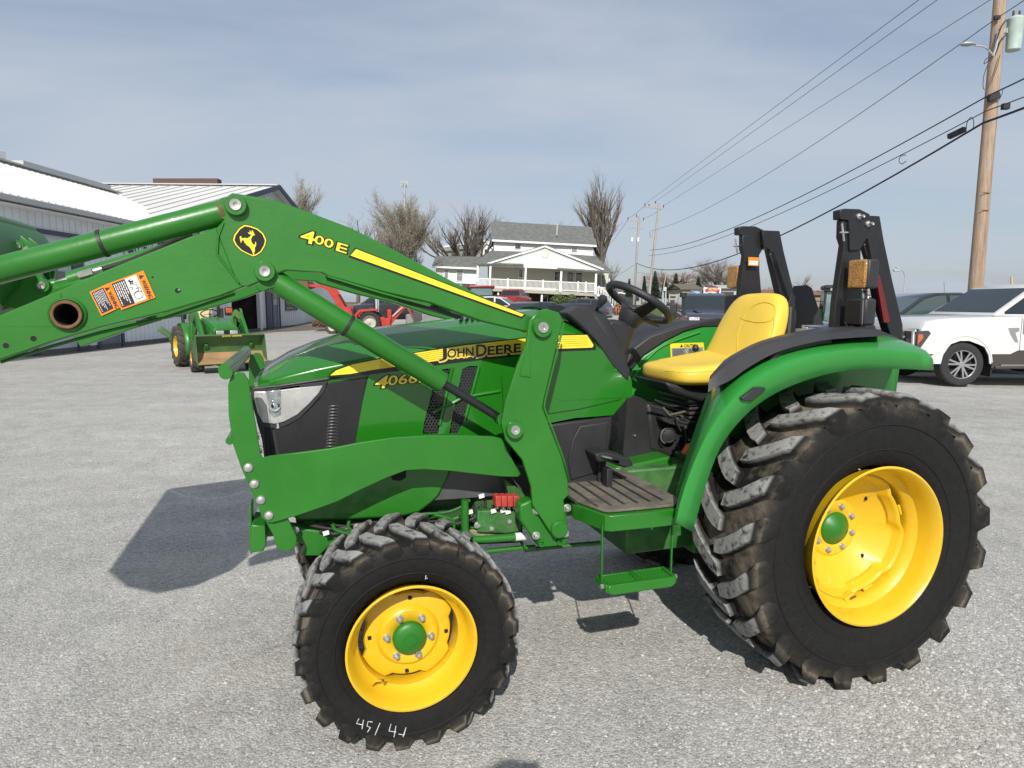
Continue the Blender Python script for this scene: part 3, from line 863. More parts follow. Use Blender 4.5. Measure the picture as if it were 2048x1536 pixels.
# side panel (engine side, green), with two slanted mesh vents
B1 = 0.318
side_outline = [(739, 744), (830, 728), (1030, 704), (1100, 694), (1188, 694), (1215, 712), (1252, 745), (1257, 770), (1252, 800), (1226, 830), (1150, 836), (1080, 850), (1040, 860), (1008, 930), (940, 950), (845, 950), (714, 900), (712, 880), (726, 800)]
vent1 = [(875, 742), (893, 737), (904, 738), (900, 760), (893, 790), (876, 868), (845, 868), (849, 842)]
vent2 = [(925, 738), (938, 732), (955, 732), (951, 752), (938, 795), (926, 845), (915, 868), (898, 868), (903, 842)]
sp = plate('side_panel', side_outline, B1, 0.02, HOODG, bevel=0.005, holes=[tp(vent1, B1), tp(vent2, B1)])
sp2 = plate('side_panel', side_outline, B1, 0.02, HOODG, bevel=0.005, mirror=True)
def mesh_screen(outline, b, step, hole, m, parent, name, angle=0):
    """perforated screen made of real crossing wires clipped to the outline"""
    P = tp(outline, b); xs = [p.x for p in P]; zs = [p.z for p in P]
    n = len(P)
    def inside(x, z):
        c = False
        for i in range(n):
            x1, z1, x2, z2 = P[i].x, P[i].z, P[i - 1].x, P[i - 1].z
            if (z1 > z) != (z2 > z) and x < (x2 - x1) * (z - z1) / (z2 - z1) + x1: c = not c
        return c
    mb = MB(); k = 0
    rx = (max(xs) - min(xs) + max(zs) - min(zs))
    for dirn in (1, -1, 0):
        s0 = -rx
        while s0 < rx:
            # line
            run = None
            L = np.arange(-rx, rx, step * 0.6)
            seg = []
            for t_ in L:
                if dirn == 0: x, z = (min(xs) + max(xs)) / 2 + t_, min(zs) + s0
                else: x, z = min(xs) + s0 + t_ * 0.5, (min(zs) + max(zs)) / 2 + dirn * t_ * 0.87
                if inside(x, z): seg.append((x, b, z))
                else:
                    if len(seg) > 1: mb.beam(seg[0], seg[-1], hole, 0.0018, up=(0, 1, 0))
                    seg = []
            s0 += step * (1.0 if dirn else 0.87)
    mb.obj(name, m, parent, smooth=False)
for vt in (vent1, vent2):
    mesh_screen(vt, B1 - 0.007, 0.013, 0.0035, mat('vent_wire', (0.045, 0.045, 0.047), 0.35), sp, 'vent_mesh')
    plate('vent_recess', [(x, y) for x, y in vt], B1 - 0.06, 0.004, DARK, parent=sp, bevel=0)
# sculpted ribs between and behind the vents
for pts in ([(866, 826), (890, 812), (905, 806)], [(905, 806), (925, 795), (1000, 782)], [(905, 735), (897, 770), (880, 850)], [(958, 735), (950, 765), (930, 840)]):
    P = [T(x, y, B1) for x, y in pts]
    MB().tube(P, 0.0075, 8).obj('panel_rib', HOODG, sp)
# panel seam lines
for pts in ([(1082, 830), (1160, 818), (1238, 800), (1250, 785)], [(1003, 752), (1006, 800), (1004, 860)]):
    P = [T(x, y, B1 + 0.0012) for x, y in pts]
    MB().tube(P, 0.0014, 5).obj('panel_seam', DARK, sp)

# yellow side stripe, black border, reeded lines, lettering
def sheet(name, pts, b, m, parent, curve=0, lift=0.0, closed=True):
    P = tp(pts, b)
    if curve: P = smooth_pts(P, curve, closed=True)
    tr_ = tessellate_polygon([P]); P = [p + Vector((0, lift, 0)) for p in P]
    fs = []
    for t_ in tr_:
        a_, b_, c_ = [P[i] for i in t_]
        fs.append(tuple(t_) if (b_ - a_).cross(c_ - a_).y > 0 else tuple(t_)[::-1])
    return MB().add(P, fs).obj(name, m, parent, smooth=False)
BH = HW + 0.0012
sheet('stripe_border', [(654, 754), (668, 740), (700, 728), (760, 716), (830, 704), (930, 689), (1040, 676), (1115, 669), (1177, 668), (1192, 691), (1192, 700), (1100, 704), (1030, 712), (900, 727), (750, 748), (700, 754)], BH + 0.0135, BDEC, hood)
sheet('side_stripe', [(660, 751), (672, 741), (705, 729), (760, 718), (830, 706), (930, 691), (1040, 678), (1115, 671), (1174, 670), (1187, 690), (1185, 695), (1100, 698), (1030, 704), (900, 718), (750, 739), (700, 748)], BH + 0.0150, YDEC, hood)
LINE = mat('stripe_line', (0.50, 0.36, 0.03), 0.4)
for k in range(5):
    f0 = (k + 0.6) / 5.6
    for seg_ in (((760, 720, 739), (870, 700, 722), (1035, 679, 703)), ((1108, 672, 698), (1140, 671, 696), (1176, 672, 693))):
        P = [T(x, yt + (yb - yt) * f0, BH + 0.0162) for x, yt, yb in seg_]
        MB().tube(P, 0.0007, 4).obj('stripe_line', LINE, hood)
# small-caps lettering on the stripe
def lettering(txt, p0, p1, hpx, b, m, parent, name, offset=0.0, lift=0.0, shear=0.0, wf=1.0, spacing=1.0, dz=0.0):
    A = T(p0[0], p0[1], b); Bp = T(p1[0], p1[1], b)
    up = (T(p0[0], p0[1] - hpx, b) - A); h = up.length
    return put_text(name, txt, A + Vector((0, lift, dz)), Bp - A, (0, 0, 1), (Bp - A).length * wf, h, m, parent, offset=offset, nrm=(0, 1, 0), shear=shear, spacing=spacing)
def jd(b, m, off, dx, dy, nm, lift):
    lettering('J', (879 + dx, 722 + dy), (893 + dx, 720 + dy), 24, b, m, hood, nm, offset=off, lift=lift)
    lettering('OHN', (895 + dx, 716 + dy), (947 + dx, 711 + dy), 17, b, m, hood, nm, offset=off, lift=lift)
    lettering('D', (953 + dx, 713 + dy), (973 + dx, 711 + dy), 23, b, m, hood, nm, offset=off, lift=lift)
    lettering('EERE', (976 + dx, 710 + dy), (1041 + dx, 704 + dy), 17, b, m, hood, nm, offset=off, lift=lift)
LSH = mat('letter_shadow', (0.62, 0.50, 0.10), 0.4)
jd(BH + 0.0170, LSH, 0.045, 0.5, 3, 'brand_lettering_shadow', 0)
jd(BH + 0.0178, BDEC, 0.018, 0, 0, 'brand_lettering', 0)
for nm_, m_, off_, lf_ in (('model_number_outline', BDEC, 0.075, 0.0012), ('model_number', YDEC, 0.012, 0.0024)):
    lettering('4', (751, 777), (776, 775), 24, B1, m_, sp, nm_, offset=off_, lift=lf_, shear=0.2)
    lettering('066', (777, 771), (834, 765), 19, B1, m_, sp, nm_, offset=off_, lift=lf_, shear=0.1)
    lettering('R', (838, 765), (854, 763), 17, B1, m_, sp, nm_, offset=off_, lift=lf_, shear=0.1)

# front grille side: black shroud with fine mesh, headlight
BG = 0.300
plate('grille_frame', [(508, 782), (560, 777), (640, 764), (739, 748), (733, 800), (722, 900), (700, 930), (530, 930), (524, 880), (514, 845), (507, 810)], BG, 0.012, BLKG, bevel=0.004)
gside = plate('grille_screen', [(640, 772), (733, 756), (727, 800), (716, 895), (560, 912), (548, 850), (600, 835), (640, 795)], BG + 0.003, 0.004, MESHB, bevel=0)
mesh_screen([(642, 774), (732, 758), (726, 800), (715, 894), (563, 910), (552, 852), (600, 838), (640, 797)], BG + 0.0055, 0.0075, 0.0022, BLKG, gside, 'screen_wire')
plate('grille_frame', [(508, 782), (560, 777), (640, 764), (739, 748), (733, 800), (722, 900), (700, 930), (530, 930), (524, 880), (514, 845), (507, 810)], BG, 0.012, BLKG, bevel=0.004, mirror=True)
# front face of the grille (seen edge-on)
gf = MB()
zt, zb_ = 1.25, 0.93
P = []
for k in range(13):
    t_ = -1 + 2 * k / 12
    P.append((2.355 - 0.06 * t_ * t_, 0.29 * t_))
gf.loft([[(a_, b_, zb_) for a_, b_ in P], [(a_ + 0.0, b_, zt) for a_, b_ in P]])
gf.obj('grille_front', MESHB, tractor, recalc=True)
for k in range(4):
    z = 0.0
for dx in (0, 7, 14):
    MB().tube([T(527 + dx, 850, BG + 0.006), T(531 + dx * 1.15, 915, BG + 0.006)], 0.0025, 6).obj('grille_bar', BLKG, gside)
crs = MB()
for k in range(14):
    y = 812 + k * 6.2; xx = 668 - k * 0.5
    crs.tube([T(xx - 10, y + 2, BG + 0.002), T(xx - 5, y, BG + 0.007), T(xx, y, BG + 0.009), T(xx + 6, y, BG + 0.007), T(xx + 11, y + 2, BG + 0.002)], 0.0042, 7)
crs.obj('intake_hose', mat('ribbed_hose_plastic', (0.05, 0.05, 0.052), 0.4), gside)
# headlight
hlp = [(508, 783), (540, 783), (590, 776), (646, 771), (638, 786), (618, 808), (594, 830), (570, 843), (548, 848), (526, 845), (515, 825), (509, 800)]
rim_h = [(503, 776), (545, 778), (600, 769), (655, 762), (648, 784), (624, 812), (598, 838), (572, 852), (546, 857), (522, 853), (510, 830), (504, 800)]
plate('headlight_bezel', rim_h, BG + 0.010, 0.014, BLKG, bevel=0.005, curve=0)
hl = plate('headlight', hlp, BG + 0.014, 0.008, LENS, bevel=0.004)
plate('headlight_projector', [(533, 783), (562, 779), (562, 830), (548, 836), (538, 826)], BG + 0.0155, 0.004, mat('projector_glass', (0.30, 0.33, 0.34), 0.12, metal=0.3, var=0.5, vscale=45, coat=1.0), parent=hl, bevel=0.002)
lp = MB(); c = T(549, 812, BG + 0.016); lp.lathe(c, (0, 1, 0), [(0.0, 0.022), (0.006, 0.02), (0.004, 0.012), (0.010, 0.009), (0.013, 0.0)], 24); lp.obj('headlight_bulb', CHROME, hl)
plate('headlight_divider', [(530, 784), (533, 784), (541, 843), (538, 844)], BG + 0.0165, 0.004, mat('lens_edge', (0.35, 0.34, 0.32), 0.3), parent=hl, bevel=0)
# headlight wraps the nose corner
cw = MB()
Pn = [(2.352, 0.235), (2.335, 0.27), (2.31, 0.30), (2.28, 0.313)]
cw.loft([[(a_, b_, 1.115) for a_, b_ in Pn], [(a_ + 0.012, b_, 1.235) for a_, b_ in Pn]])
cw.obj('headlight_corner', LENS, hl, recalc=True)

# black trim line between hood and grille
MB().tube([T(507, 777, HW), T(560, 772, HW), T(640, 760, HW), T(738, 744, HW)], 0.005, 8).obj('hood_trim', BLKG, hood)

# lower green belly panel under the brace
B2 = 0.335
belly = [(600, 935), (850, 935), (1000, 935), (935, 960), (900, 990), (870, 1020), (840, 1032), (700, 1040), (590, 1044), (575, 1030), (590, 980)]
plate('belly_panel', [(585, 1035), (600, 1000), (640, 960), (700, 930), (880, 925), (905, 935), (895, 960), (880, 990), (862, 1008), (838, 1026), (800, 1035), (700, 1040), (600, 1043)], B2, 0.03, GREEN, bevel=0.012, curve=0)
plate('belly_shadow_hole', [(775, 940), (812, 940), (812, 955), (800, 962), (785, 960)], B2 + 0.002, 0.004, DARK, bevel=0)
plate('engine_cover', [(862, 1002), (905, 932), (1060, 932), (1060, 988), (1000, 992), (930, 998)], B2 - 0.01, 0.02, mat('grey_engine_cover', (0.075, 0.075, 0.078), 0.45, var=0.15), bevel=0.006)
# rear lower black cover under the cowl
plate('black_side_cover', [(1062, 860), (1085, 850), (1226, 832), (1222, 880), (1212, 940), (1206, 1000), (1120, 985), (1080, 960)], B1 - 0.006, 0.03, BLK, bevel=0.01)
plate('cover_emboss', [(1160, 852), (1218, 844), (1210, 940), (1142, 960), (1136, 920), (1145, 880)], B1 + 0.002, 0.01, BLK, bevel=0.006)

# ---------------------------------------------------------------- cowl, dash, steering
cst = []
for (x_, y_), cr in zip(((1062, 630), (1078, 628), (1110, 629), (1134, 634), (1162, 650), (1194, 676), (1228, 708), (1250, 738)), (.030, .030, .030, .028, .025, .02, .02, .02)):
    q_ = T(x_, y_, 0.25)
    cst.append((q_.x, 0.320, 1.17, q_.z - cr * 1.6, q_.z, q_.z + cr * 0.4))
cst[0] = (1.19, 0.318, 1.19, 1.470, 1.545, 1.560)
cst = sorted(set(cst), key=lambda c: -c[0]); cst = [c for c in cst if c[0] <= 1.19]
rings = []
for a_, w, zb, zs, zc, z0 in cst:
    half = [(w, zb), (w, (zb + zs) / 2), (w - 0.002, zs - 0.02), (w - 0.02, zs), (w * 0.78, zs + (zc - zs) * 0.55), (w * 0.58, zc), (w * 0.3, z0 - 0.002), (0, z0)]
    full = half + [(-b_, z) for b_, z in half[-2::-1]]
    rings.append([(a_, b_, z) for b_, z in full])
MB().loft(rings[::-1]).obj('cowl', HOODG, tractor, angle=40)
# dark dash pod
dst = [(1.06, 0.13, 1.53, 1.565), (1.00, 0.17, 1.51, 1.575), (0.94, 0.19, 1.46, 1.575), (0.88, 0.20, 1.39, 1.53), (0.83, 0.20, 1.30, 1.45), (0.79, 0.19, 1.22, 1.38)]
rings = []
for a_, w, zb, z0 in dst:
    half = [(w, zb - 0.05), (w, zb), (w * 0.93, zb + (z0 - zb) * 0.6), (w * 0.7, z0 - 0.008), (w * 0.35, z0), (0, z0)]
    full = half + [(-b_, z) for b_, z in half[-2::-1]]
    rings.append([(a_, b_, z) for b_, z in full])
MB().loft(rings[::-1], caps=True).obj('dash_pod', BLKG, tractor, angle=50, recalc=True)
plate('dash_side', [(1132, 626), (1158, 612), (1178, 614), (1200, 650), (1222, 680), (1242, 702), (1262, 742), (1256, 765), (1226, 733), (1192, 682), (1160, 650), (1140, 633)], 0.322, 0.10, BLKG, bevel=0.008)
plate('column_shroud', [(1205, 655), (1232, 637), (1262, 648), (1262, 690), (1250, 725), (1232, 712), (1215, 690)], 0.11, 0.22, BLKG, bevel=0.02)
MB().tube([T(1180, 640, 0.10), T(1196, 615, 0.16), T(1206, 604, 0.19)], [0.006, 0.007, 0.011], 8).obj('throttle_lever', BLK, tractor)
kb = MB(); kb.lathe(T(1200, 608, 0.19), (-0.35, 0.3, 0.75), [(-0.02, 0.0), (-0.015, 0.011), (0.0, 0.014), (0.02, 0.021), (0.034, 0.02), (0.042, 0.010), (0.044, 0)], 18); kb.obj('lever_knob', BLKG, tractor)
# steering wheel: tilted disc seen nearly edge-on
sw = empty('steering_wheel'); sw.parent = tractor
bpy.data.objects.remove(sw)
c_sw = (T(1225, 570, 0.0) + T(1330, 640, 0.0)) / 2
ax1 = (T(1326, 642, 0.0) - T(1222, 568, 0.0)); R1 = ax1.length / 2 * 0.98; e1 = ax1.normalized(); e2 = Vector((0, 1, 0))
nrm = e1.cross(e2).normalized()
if nrm.z < 0: nrm = -nrm
pth = [c_sw + R1 * (cos(t_) * e1 + sin(t_) * e2) for t_ in np.linspace(0, 2 * pi, 49)[:-1]]
mb = MB(); mb.tube(pth, 0.0185, 12, closed=True)
swo = mb.obj('steering_wheel', BLK, tractor)
hubc = c_sw - nrm * 0.075
for t_ in (pi * 0.5, -pi * 0.5, 0.0):
    p1 = c_sw + R1 * (cos(t_) * e1 + sin(t_) * e2)
    pts = smooth_pts([p1, c_sw + (p1 - c_sw) * 0.6 - nrm * 0.035, hubc + (p1 - c_sw) * 0.16], 5)
    m2 = MB()
    for i in range(len(pts) - 1): m2.beam(pts[i], pts[i + 1], 0.045 + 0.03 * i / len(pts), 0.012, up=nrm)
    m2.obj('wheel_spoke', BLK, swo, bevel=0.004)
m2 = MB(); m2.lathe(hubc - nrm * 0.02, nrm, [(-0.04, 0.03), (-0.02, 0.05), (0.02, 0.062), (0.035, 0.055), (0.042, 0.03), (0.043, 0)], 24); m2.obj('wheel_hub', BLK, swo)
MB().tube([hubc, T(1238, 690, 0.0)], [0.03, 0.05], 16).obj('steering_column', BLK, tractor)
MB().tube([T(1262, 652, -0.02), T(1290, 640, -0.10), T(1318, 650, -0.12)], 0.011, 8).obj('shift_lever', BLKG, tractor)
# ---------------------------------------------------------------- loader: arms, towers, cylinders, guard
def both(name, fn, m, bevel=0.003, parent=(None, None), **kw):
    """the same welded piece on the near and on the far side of the tractor"""
    out = []
    for i, far in enumerate((False, True)):
        mb = fn()
        if far: mb.mirror()
        out.append(mb.obj(name, m, parent[i] or tractor, bevel=bevel, **kw))
    return out
BA0, BA1 = 0.535, 0.455        # box-section arm: outer and inner faces
arm_up = [(462, 385), (553, 400), (700, 455), (790, 500), (900, 560), (1000, 610), (1066, 633), (1085, 650), (1070, 672), (1054, 664), (960, 642), (860, 606), (760, 583), (655, 553), (640, 545), (575, 541), (560, 546), (545, 555), (525, 562), (500, 573), (478, 572), (470, 560), (430, 458), (447, 440), (449, 408)]
arm_lo = [(510, 560), (492, 572), (440, 592), (330, 624), (200, 655), (100, 685), (0, 720), (-50, 737), (-78, 700), (-58, 652), (0, 630), (120, 580), (200, 545), (300, 505), (375, 475), (430, 455), (455, 450), (475, 480), (500, 540)]
hole_c = T(135, 629, BA0)
upf = lambda: MB().prism(tp(arm_up, BA0), (0, BA1 - BA0, 0))
def lof():
    return MB().prism(tp(arm_lo, BA0 - 0.003), (0, BA1 - BA0 + 0.006, 0), holes=[circ(T(135, 629, BA0 - 0.003), 0.033, 28)])
# outlines must stay simple: the upper arm carries the knuckle plate
arm_near, arm_far = both('loader_arm', upf, GREEN, 0.006)
low_near, low_far = both('loader_front_arm', lof, GREEN, 0.006)
for x_, y_, r_ in ((67, 677, .0085), (12, 691, .0085), (355, 581, .008), (305, 554, .003)):
    MB().lathe(T(x_, y_, BA0 - 0.003), (0, 1, 0), [(0.0004, r_ * 1.18), (0.0006, r_), (0.0005, 0)], 20, mis=[0, 1]).obj('bolt_hole', [GREENM, DARK], low_near)
MB().cyl(T(357, 580, BA0 - 0.003), T(357, 580, BA0 - 0.003) + Vector((-0.006, 0.003, 0.001)), 0.004, 0.004, 10).obj('grease_fitting', STEEL, low_near)
# stiffener strips under the arms and weld bead round the knuckle plate
for pts, r in (([(447, 445), (436, 475), (434, 508), (452, 532), (478, 566)], 0.0035), ([(655, 553), (760, 585), (860, 612)], 0.004)):
    MB().tube([T(x, y, BA0 + 0.002) for x, y in pts], r, 6).obj('weld_bead', GREENM, arm_near)
MB().prism(tp([(650, 553), (760, 583), (870, 612), (902, 624), (902, 630), (860, 620), (740, 588), (655, 562)], 0.47), (0, -0.02, 0)).obj('arm_stiffener', GREEN, arm_near, bevel=0.003)
MB().prism(tp([(0, 722), (100, 690), (200, 662), (330, 632), (470, 585), (470, 591), (330, 638), (200, 669), (100, 697), (0, 728)], 0.47), (0, -0.02, 0)).obj('arm_stiffener', GREENM, low_near, bevel=0.003)
MB().prism(tp([(800, 594), (925, 632), (920, 638), (800, 604)], 0.50), (0, -0.05, 0)).obj('arm_dark_strip', BLK, arm_near)  # black strip along the underside of the near arm
# cross tube: open end flush on the near arm
ct = MB()
ct.lathe(hole_c + Vector((0, 0.014, 0)), (0, 1, 0), [(-1.10, 0.043), (0.0, 0.043), (0.002, 0.0415), (0.002, 0.035), (0.0, 0.033), (-1.10, 0.033)], 40, closed=True, mis=[0, 1, 1, 1, 2, 0])
ct.obj('cross_tube', [GREEN, RUST, DARK], low_near, recalc=True)
rg = MB(); rg.lathe(hole_c, (0, 1, 0), [(0.0, 0.053), (0.004, 0.051), (0.008, 0.046)], 40); rg.obj('tube_weld', GREENM, low_near)

def boss(c, r, h, m=GREEN, nm='pin_boss', parent=tractor, pin=True, far=False):
    mb = MB(); mb.lathe(c, (0, 1, 0), [(-0.005, r), (h * 0.75, r), (h, r * 0.93), (h, r * 0.6), (h * 0.8, r * 0.58), (h * 0.8, 0)], 36)
    if far: mb.mirror()
    o = mb.obj(nm, m, parent)
    mb = MB(); mb.lathe(c + Vector((0, h * 0.8, 0)), (0, 1, 0), [(0.0, r * 0.57), (0.006, r * 0.57), (0.009, r * 0.50), (0.008, r * 0.2), (0.003, r * 0.16), (0.003, 0)], 28)
    if far: mb.mirror()
    mb.obj('pivot_pin', STEEL, o)
    return o
for fr in (False, True):
    boss(T(472, 411, BA0 + 0.002), 0.034, 0.022, far=fr, parent=(arm_far if fr else arm_near))
    boss(T(530, 543, BA0 + 0.002), 0.033, 0.020, far=fr, parent=(arm_far if fr else arm_near))
    boss(T(86, 571, BA0 - 0.03), 0.026, 0.015, far=fr) if fr else None
# tower (mast)
BT = 0.565
tower = [(1060, 640), (1075, 622), (1095, 618), (1118, 625), (1126, 640), (1112, 700), (1088, 800), (1085, 815), (1102, 860), (1122, 910), (1136, 960), (1138, 990), (1128, 1000), (1130, 1030), (1128, 1062), (1100, 1064), (1085, 1040), (1065, 1010), (1063, 975), (1045, 920), (1012, 880), (1003, 845), (1012, 800), (1035, 730), (1052, 690)]
t_near, t_far = both('loader_tower', lambda: MB().prism(tp(tower, BT), (0, -0.018, 0)), GREEN, 0.004)
tin = both('tower_inner_plate', lambda: MB().prism(tp(tower, 0.445), (0, -0.016, 0)), GREEN, 0.004)
both('tower_web', lambda: MB().loft([[T(x, y, BT - 0.015), T(x, y, 0.44)] for x, y in [(1126, 645), (1112, 702), (1088, 800), (1086, 815), (1104, 862), (1122, 910), (1136, 960)]]), GREEN, 0, solid=0.008)
for fr in (False, True):
    pr = t_far if fr else t_near
    boss(T(1083, 655, BT), 0.037, 0.020, far=fr, parent=pr)
    boss(T(1027, 858, BT), 0.033, 0.026, far=fr, parent=pr)
MB().prism(tp([(1060, 680), (1062, 755), (1040, 752), (1058, 675)], BT + 0.004), (0, -0.01, 0)).obj('tower_gusset', GREEN, t_near, bevel=0.002)
# mounting foot with bolts, cast frame below
both('tower_foot', lambda: MB().prism(tp([(1063, 1000), (1080, 1008), (1100, 1032), (1128, 1005), (1134, 1015), (1136, 1068), (1140, 1080), (1132, 1090), (1078, 1095), (1072, 1083), (1060, 1070), (1040, 1040), (1040, 1010)], BT - 0.03), (0, -0.07, 0)), GREENM, 0.008)
for x, y in ((1073, 1021), (1134, 1016), (1072, 1071), (1130, 1067)):
    o = bolt_mb(T(x, y, BT - 0.028), 0.0115, 0.014).obj('mount_bolt', BOLTM, t_near, bevel=0.001)
MB().lathe(T(1112, 1053, BT - 0.03), (0, 1, 0), [(-0.06, 0.034), (0.04, 0.034), (0.044, 0.030), (0.044, 0)], 28).obj('mount_stud', GREENM, t_near)
for x, y in ((1083, 1086), (1120, 1083)):
    MB().lathe(T(x, y, BT - 0.028), (0, 1, 0), [(0.0, 0.014), (0.008, 0.014), (0.008, 0.008), (0.0, 0.007)], 20).obj('hitch_eye', GREENM, t_near)
MB().prism(tp([(1010, 960), (1042, 980), (1062, 1010), (1085, 1045), (1072, 1050), (1040, 1020), (1046, 1085), (1052, 1090), (1050, 1100), (1036, 1060)], 0.40), (0, -0.05, 0)).obj('tower_bracket', DKGREEN, t_near, bevel=0.006)
# side brace plate, guard plates, carriage bolts
BB = 0.478
brace = [(490, 925), (560, 908), (640, 905), (700, 892), (760, 878), (850, 871), (930, 872), (1005, 878), (1015, 890), (1042, 945), (1040, 953), (1015, 956), (950, 949), (880, 941), (820, 940), (790, 952), (740, 972), (690, 992), (640, 1016), (560, 1044), (536, 1047), (524, 1038), (505, 990), (492, 945)]
br_n, br_f = both('side_brace', lambda: MB().prism(tp([(490, 925), (540, 912), (600, 905), (660, 897), (720, 885), (790, 875), (860, 871), (930, 871), (985, 873), (1003, 877), (1010, 888), (1028, 925), (1042, 948), (1036, 954), (1000, 953), (950, 948), (900, 942), (850, 939), (812, 941), (775, 955), (725, 978), (675, 1003), (640, 1016), (590, 1033), (548, 1045), (534, 1045), (524, 1036), (508, 990), (494, 945)], BB), (0, -0.012, 0)), GREEN, 0.0025)
guard = [(456, 770), (462, 752), (475, 744), (488, 746), (497, 760), (503, 800), (512, 850), (520, 905), (545, 960), (575, 1035), (594, 1075), (592, 1092), (580, 1102), (565, 1103), (553, 1095), (546, 1070), (532, 1045), (505, 990), (480, 930), (466, 890), (457, 830)]
gd_n, gd_f = both('guard_plate', lambda: MB().prism(tp(guard, BB - 0.014), (0, -0.012, 0)), GREEN, 0.0025)
for x, y in ((497, 935), (509, 968), (522, 1000), (538, 1031)):
    mb = MB(); mb.lathe(T(x, y, BB), (0, 1, 0), [(0.0, 0.0165), (0.002, 0.0165), (0.007, 0.013), (0.0095, 0.006), (0.010, 0)], 28); mb.obj('carriage_bolt', BOLTM, br_n)
MB().tube([T(450, 748, BB + 0.02) + Vector((0, -0.02, 0)), T(450, 748, BB + 0.02) * 1.0 - Vector((0, BB + 0.44, 0))], 0.021, 20).obj('guard_tube', GREEN, gd_n)
zc = T(470, 742, BB).z
MB().tube([(2.44, BB - 0.01, zc + 0.004), (2.44, -BB + 0.01, zc + 0.004)], 0.020, 20).obj('guard_tube', GREEN, gd_n)
for q_ in (T(462, 882, 0.46),):
    MB().tube([(q_.x + 0.004, BB - 0.02, q_.z), (q_.x + 0.004, -BB + 0.02, q_.z)], 0.014, 14).obj('guard_tube', GREEN, gd_n)
for x, y in ((512, 873), (517, 900)):
    mb = MB(); c = T(x, y, BB - 0.03); mb.cyl(c - Vector((0, 0.03, 0)), c, 0.010, 0.010, 12); mb.lathe(c, (0, 1, 0), [(-0.012, 0.017), (0.0, 0.017), (0.002, 0.012), (0.008, 0.008), (0.008, 0)], 6); mb.obj('guard_bolt', STEEL, gd_n)
MB().prism(tp([(503, 1050), (530, 1052), (532, 1090), (527, 1103), (502, 1106)], BB - 0.01), (0, -0.16, 0)).obj('bumper_hook', GREEN, gd_n, bevel=0.004)
MB().prism(tp([(498, 1012), (503, 1012), (505, 1108), (500, 1108)], BB - 0.05), (0, -0.10, 0)).obj('bumper_plate', GREEN, gd_n, bevel=0.003)

# hydraulic cylinders
def cyl_pair(name, pa, pb, b, rb, rr, fr, collar=None, both_=True, rodm=None):
    """barrel from pa to point fr along, rod from there to pb"""
    outs = []
    for far in ((False, True) if both_ else (False,)):
        A = T(pa[0], pa[1], b); Bq = T(pb[0], pb[1], b); dv_ = Bq - A; M_ = A + dv_ * fr; u = dv_.normalized()
        mb = MB(); mb.lathe(A, u, [(0, 0), (0, rb * 0.8), (0.004, rb * 0.97), (0.012, rb), (dv_.length * fr - 0.006, rb), (dv_.length * fr, rb * 0.94), (dv_.length * fr, rr)], 36)
        if far: mb.mirror()
        o = mb.obj(name, GREEN, tractor)
        if fr < 0.999:
            mb = MB().cyl(M_, Bq, rr, rr, 20)
            if far: mb.mirror()
            mb.obj('cylinder_rod', rodm or BLK, o)
        if collar:
            for cf in collar:
                C_ = A + dv_ * cf
                mb = MB(); mb.lathe(C_, u, [(-0.006, rb), (-0.005, rb + 0.003), (0.005, rb + 0.003), (0.006, rb)], 30)
                if far: mb.mirror()
                mb.obj('cylinder_band', BLK, o)
        outs.append(o)
    return outs
RODM = mat('dark_cylinder_rod', (0.012, 0.012, 0.013), 0.25, coat=0.4)
lc = cyl_pair('lift_cylinder', (548, 561), (1000, 836), 0.497, 0.0385, 0.0165, 0.722, collar=(0.30,), rodm=RODM)
# port boss and elbow hose at barrel ends
for o in lc[:1]:
    MB().lathe(T(537, 556, 0.497), (0, 1, 0), [(-0.036, 0.034), (0.036, 0.034), (0.036, 0.0)], 24).obj('cylinder_eye', GREENM, o)
    MB().lathe(T(1003, 838, 0.497), (0, 1, 0), [(-0.03, 0.024), (0.03, 0.024), (0.03, 0.0)], 24).obj('cylinder_eye', GREENM, o)
    MB().box(T(862, 752, 0.497) + Vector((0, 0, -0.035)), (0.03, 0.02, 0.02)).obj('cylinder_port', GREENM, o, bevel=0.003)
bc = cyl_pair('bucket_cylinder', (450, 424), (-330, 625), 0.497, 0.040, 0.018, 0.78, collar=(0.342,))
MB().lathe(T(458, 420, 0.497), (0, 1, 0), [(-0.036, 0.036), (0.036, 0.036), (0.036, 0.0)], 24).obj('cylinder_eye', GREENM, bc[0])
# paint-bare band near the barrel head
MB().lathe(T(446, 425, 0.497), (T(446, 425, 0.497) - T(400, 437, 0.497)).normalized(), [(-0.008, 0.0405), (0.004, 0.0405)], 30).obj('bare_band', RUST, bc[0])
# hoses along the arms with steel fittings
fit = MB(); fit.cyl(T(158, 552, 0.30), T(186, 544, 0.30), 0.014, 0.014, 6); fit.cyl(T(188, 543, 0.30), T(205, 538, 0.30), 0.011, 0.011, 12); fit.obj('hose_fitting', STEEL, low_near)
hs = smooth_pts([T(205, 538, 0.30), T(260, 521, 0.31), T(310, 501, 0.33), T(350, 480, 0.36), T(378, 470, 0.40), T(372, 462, 0.44), T(352, 458, 0.46)], 5)
MB().tube(hs, 0.0095, 10).obj('hydraulic_hose', HOSE, low_near)
hs = smooth_pts([T(205, 545, 0.22), T(262, 526, 0.25), T(330, 500, 0.3), T(400, 470, 0.38)], 5)
MB().tube(hs, 0.0095, 10).obj('hydraulic_hose', HOSE, low_near)
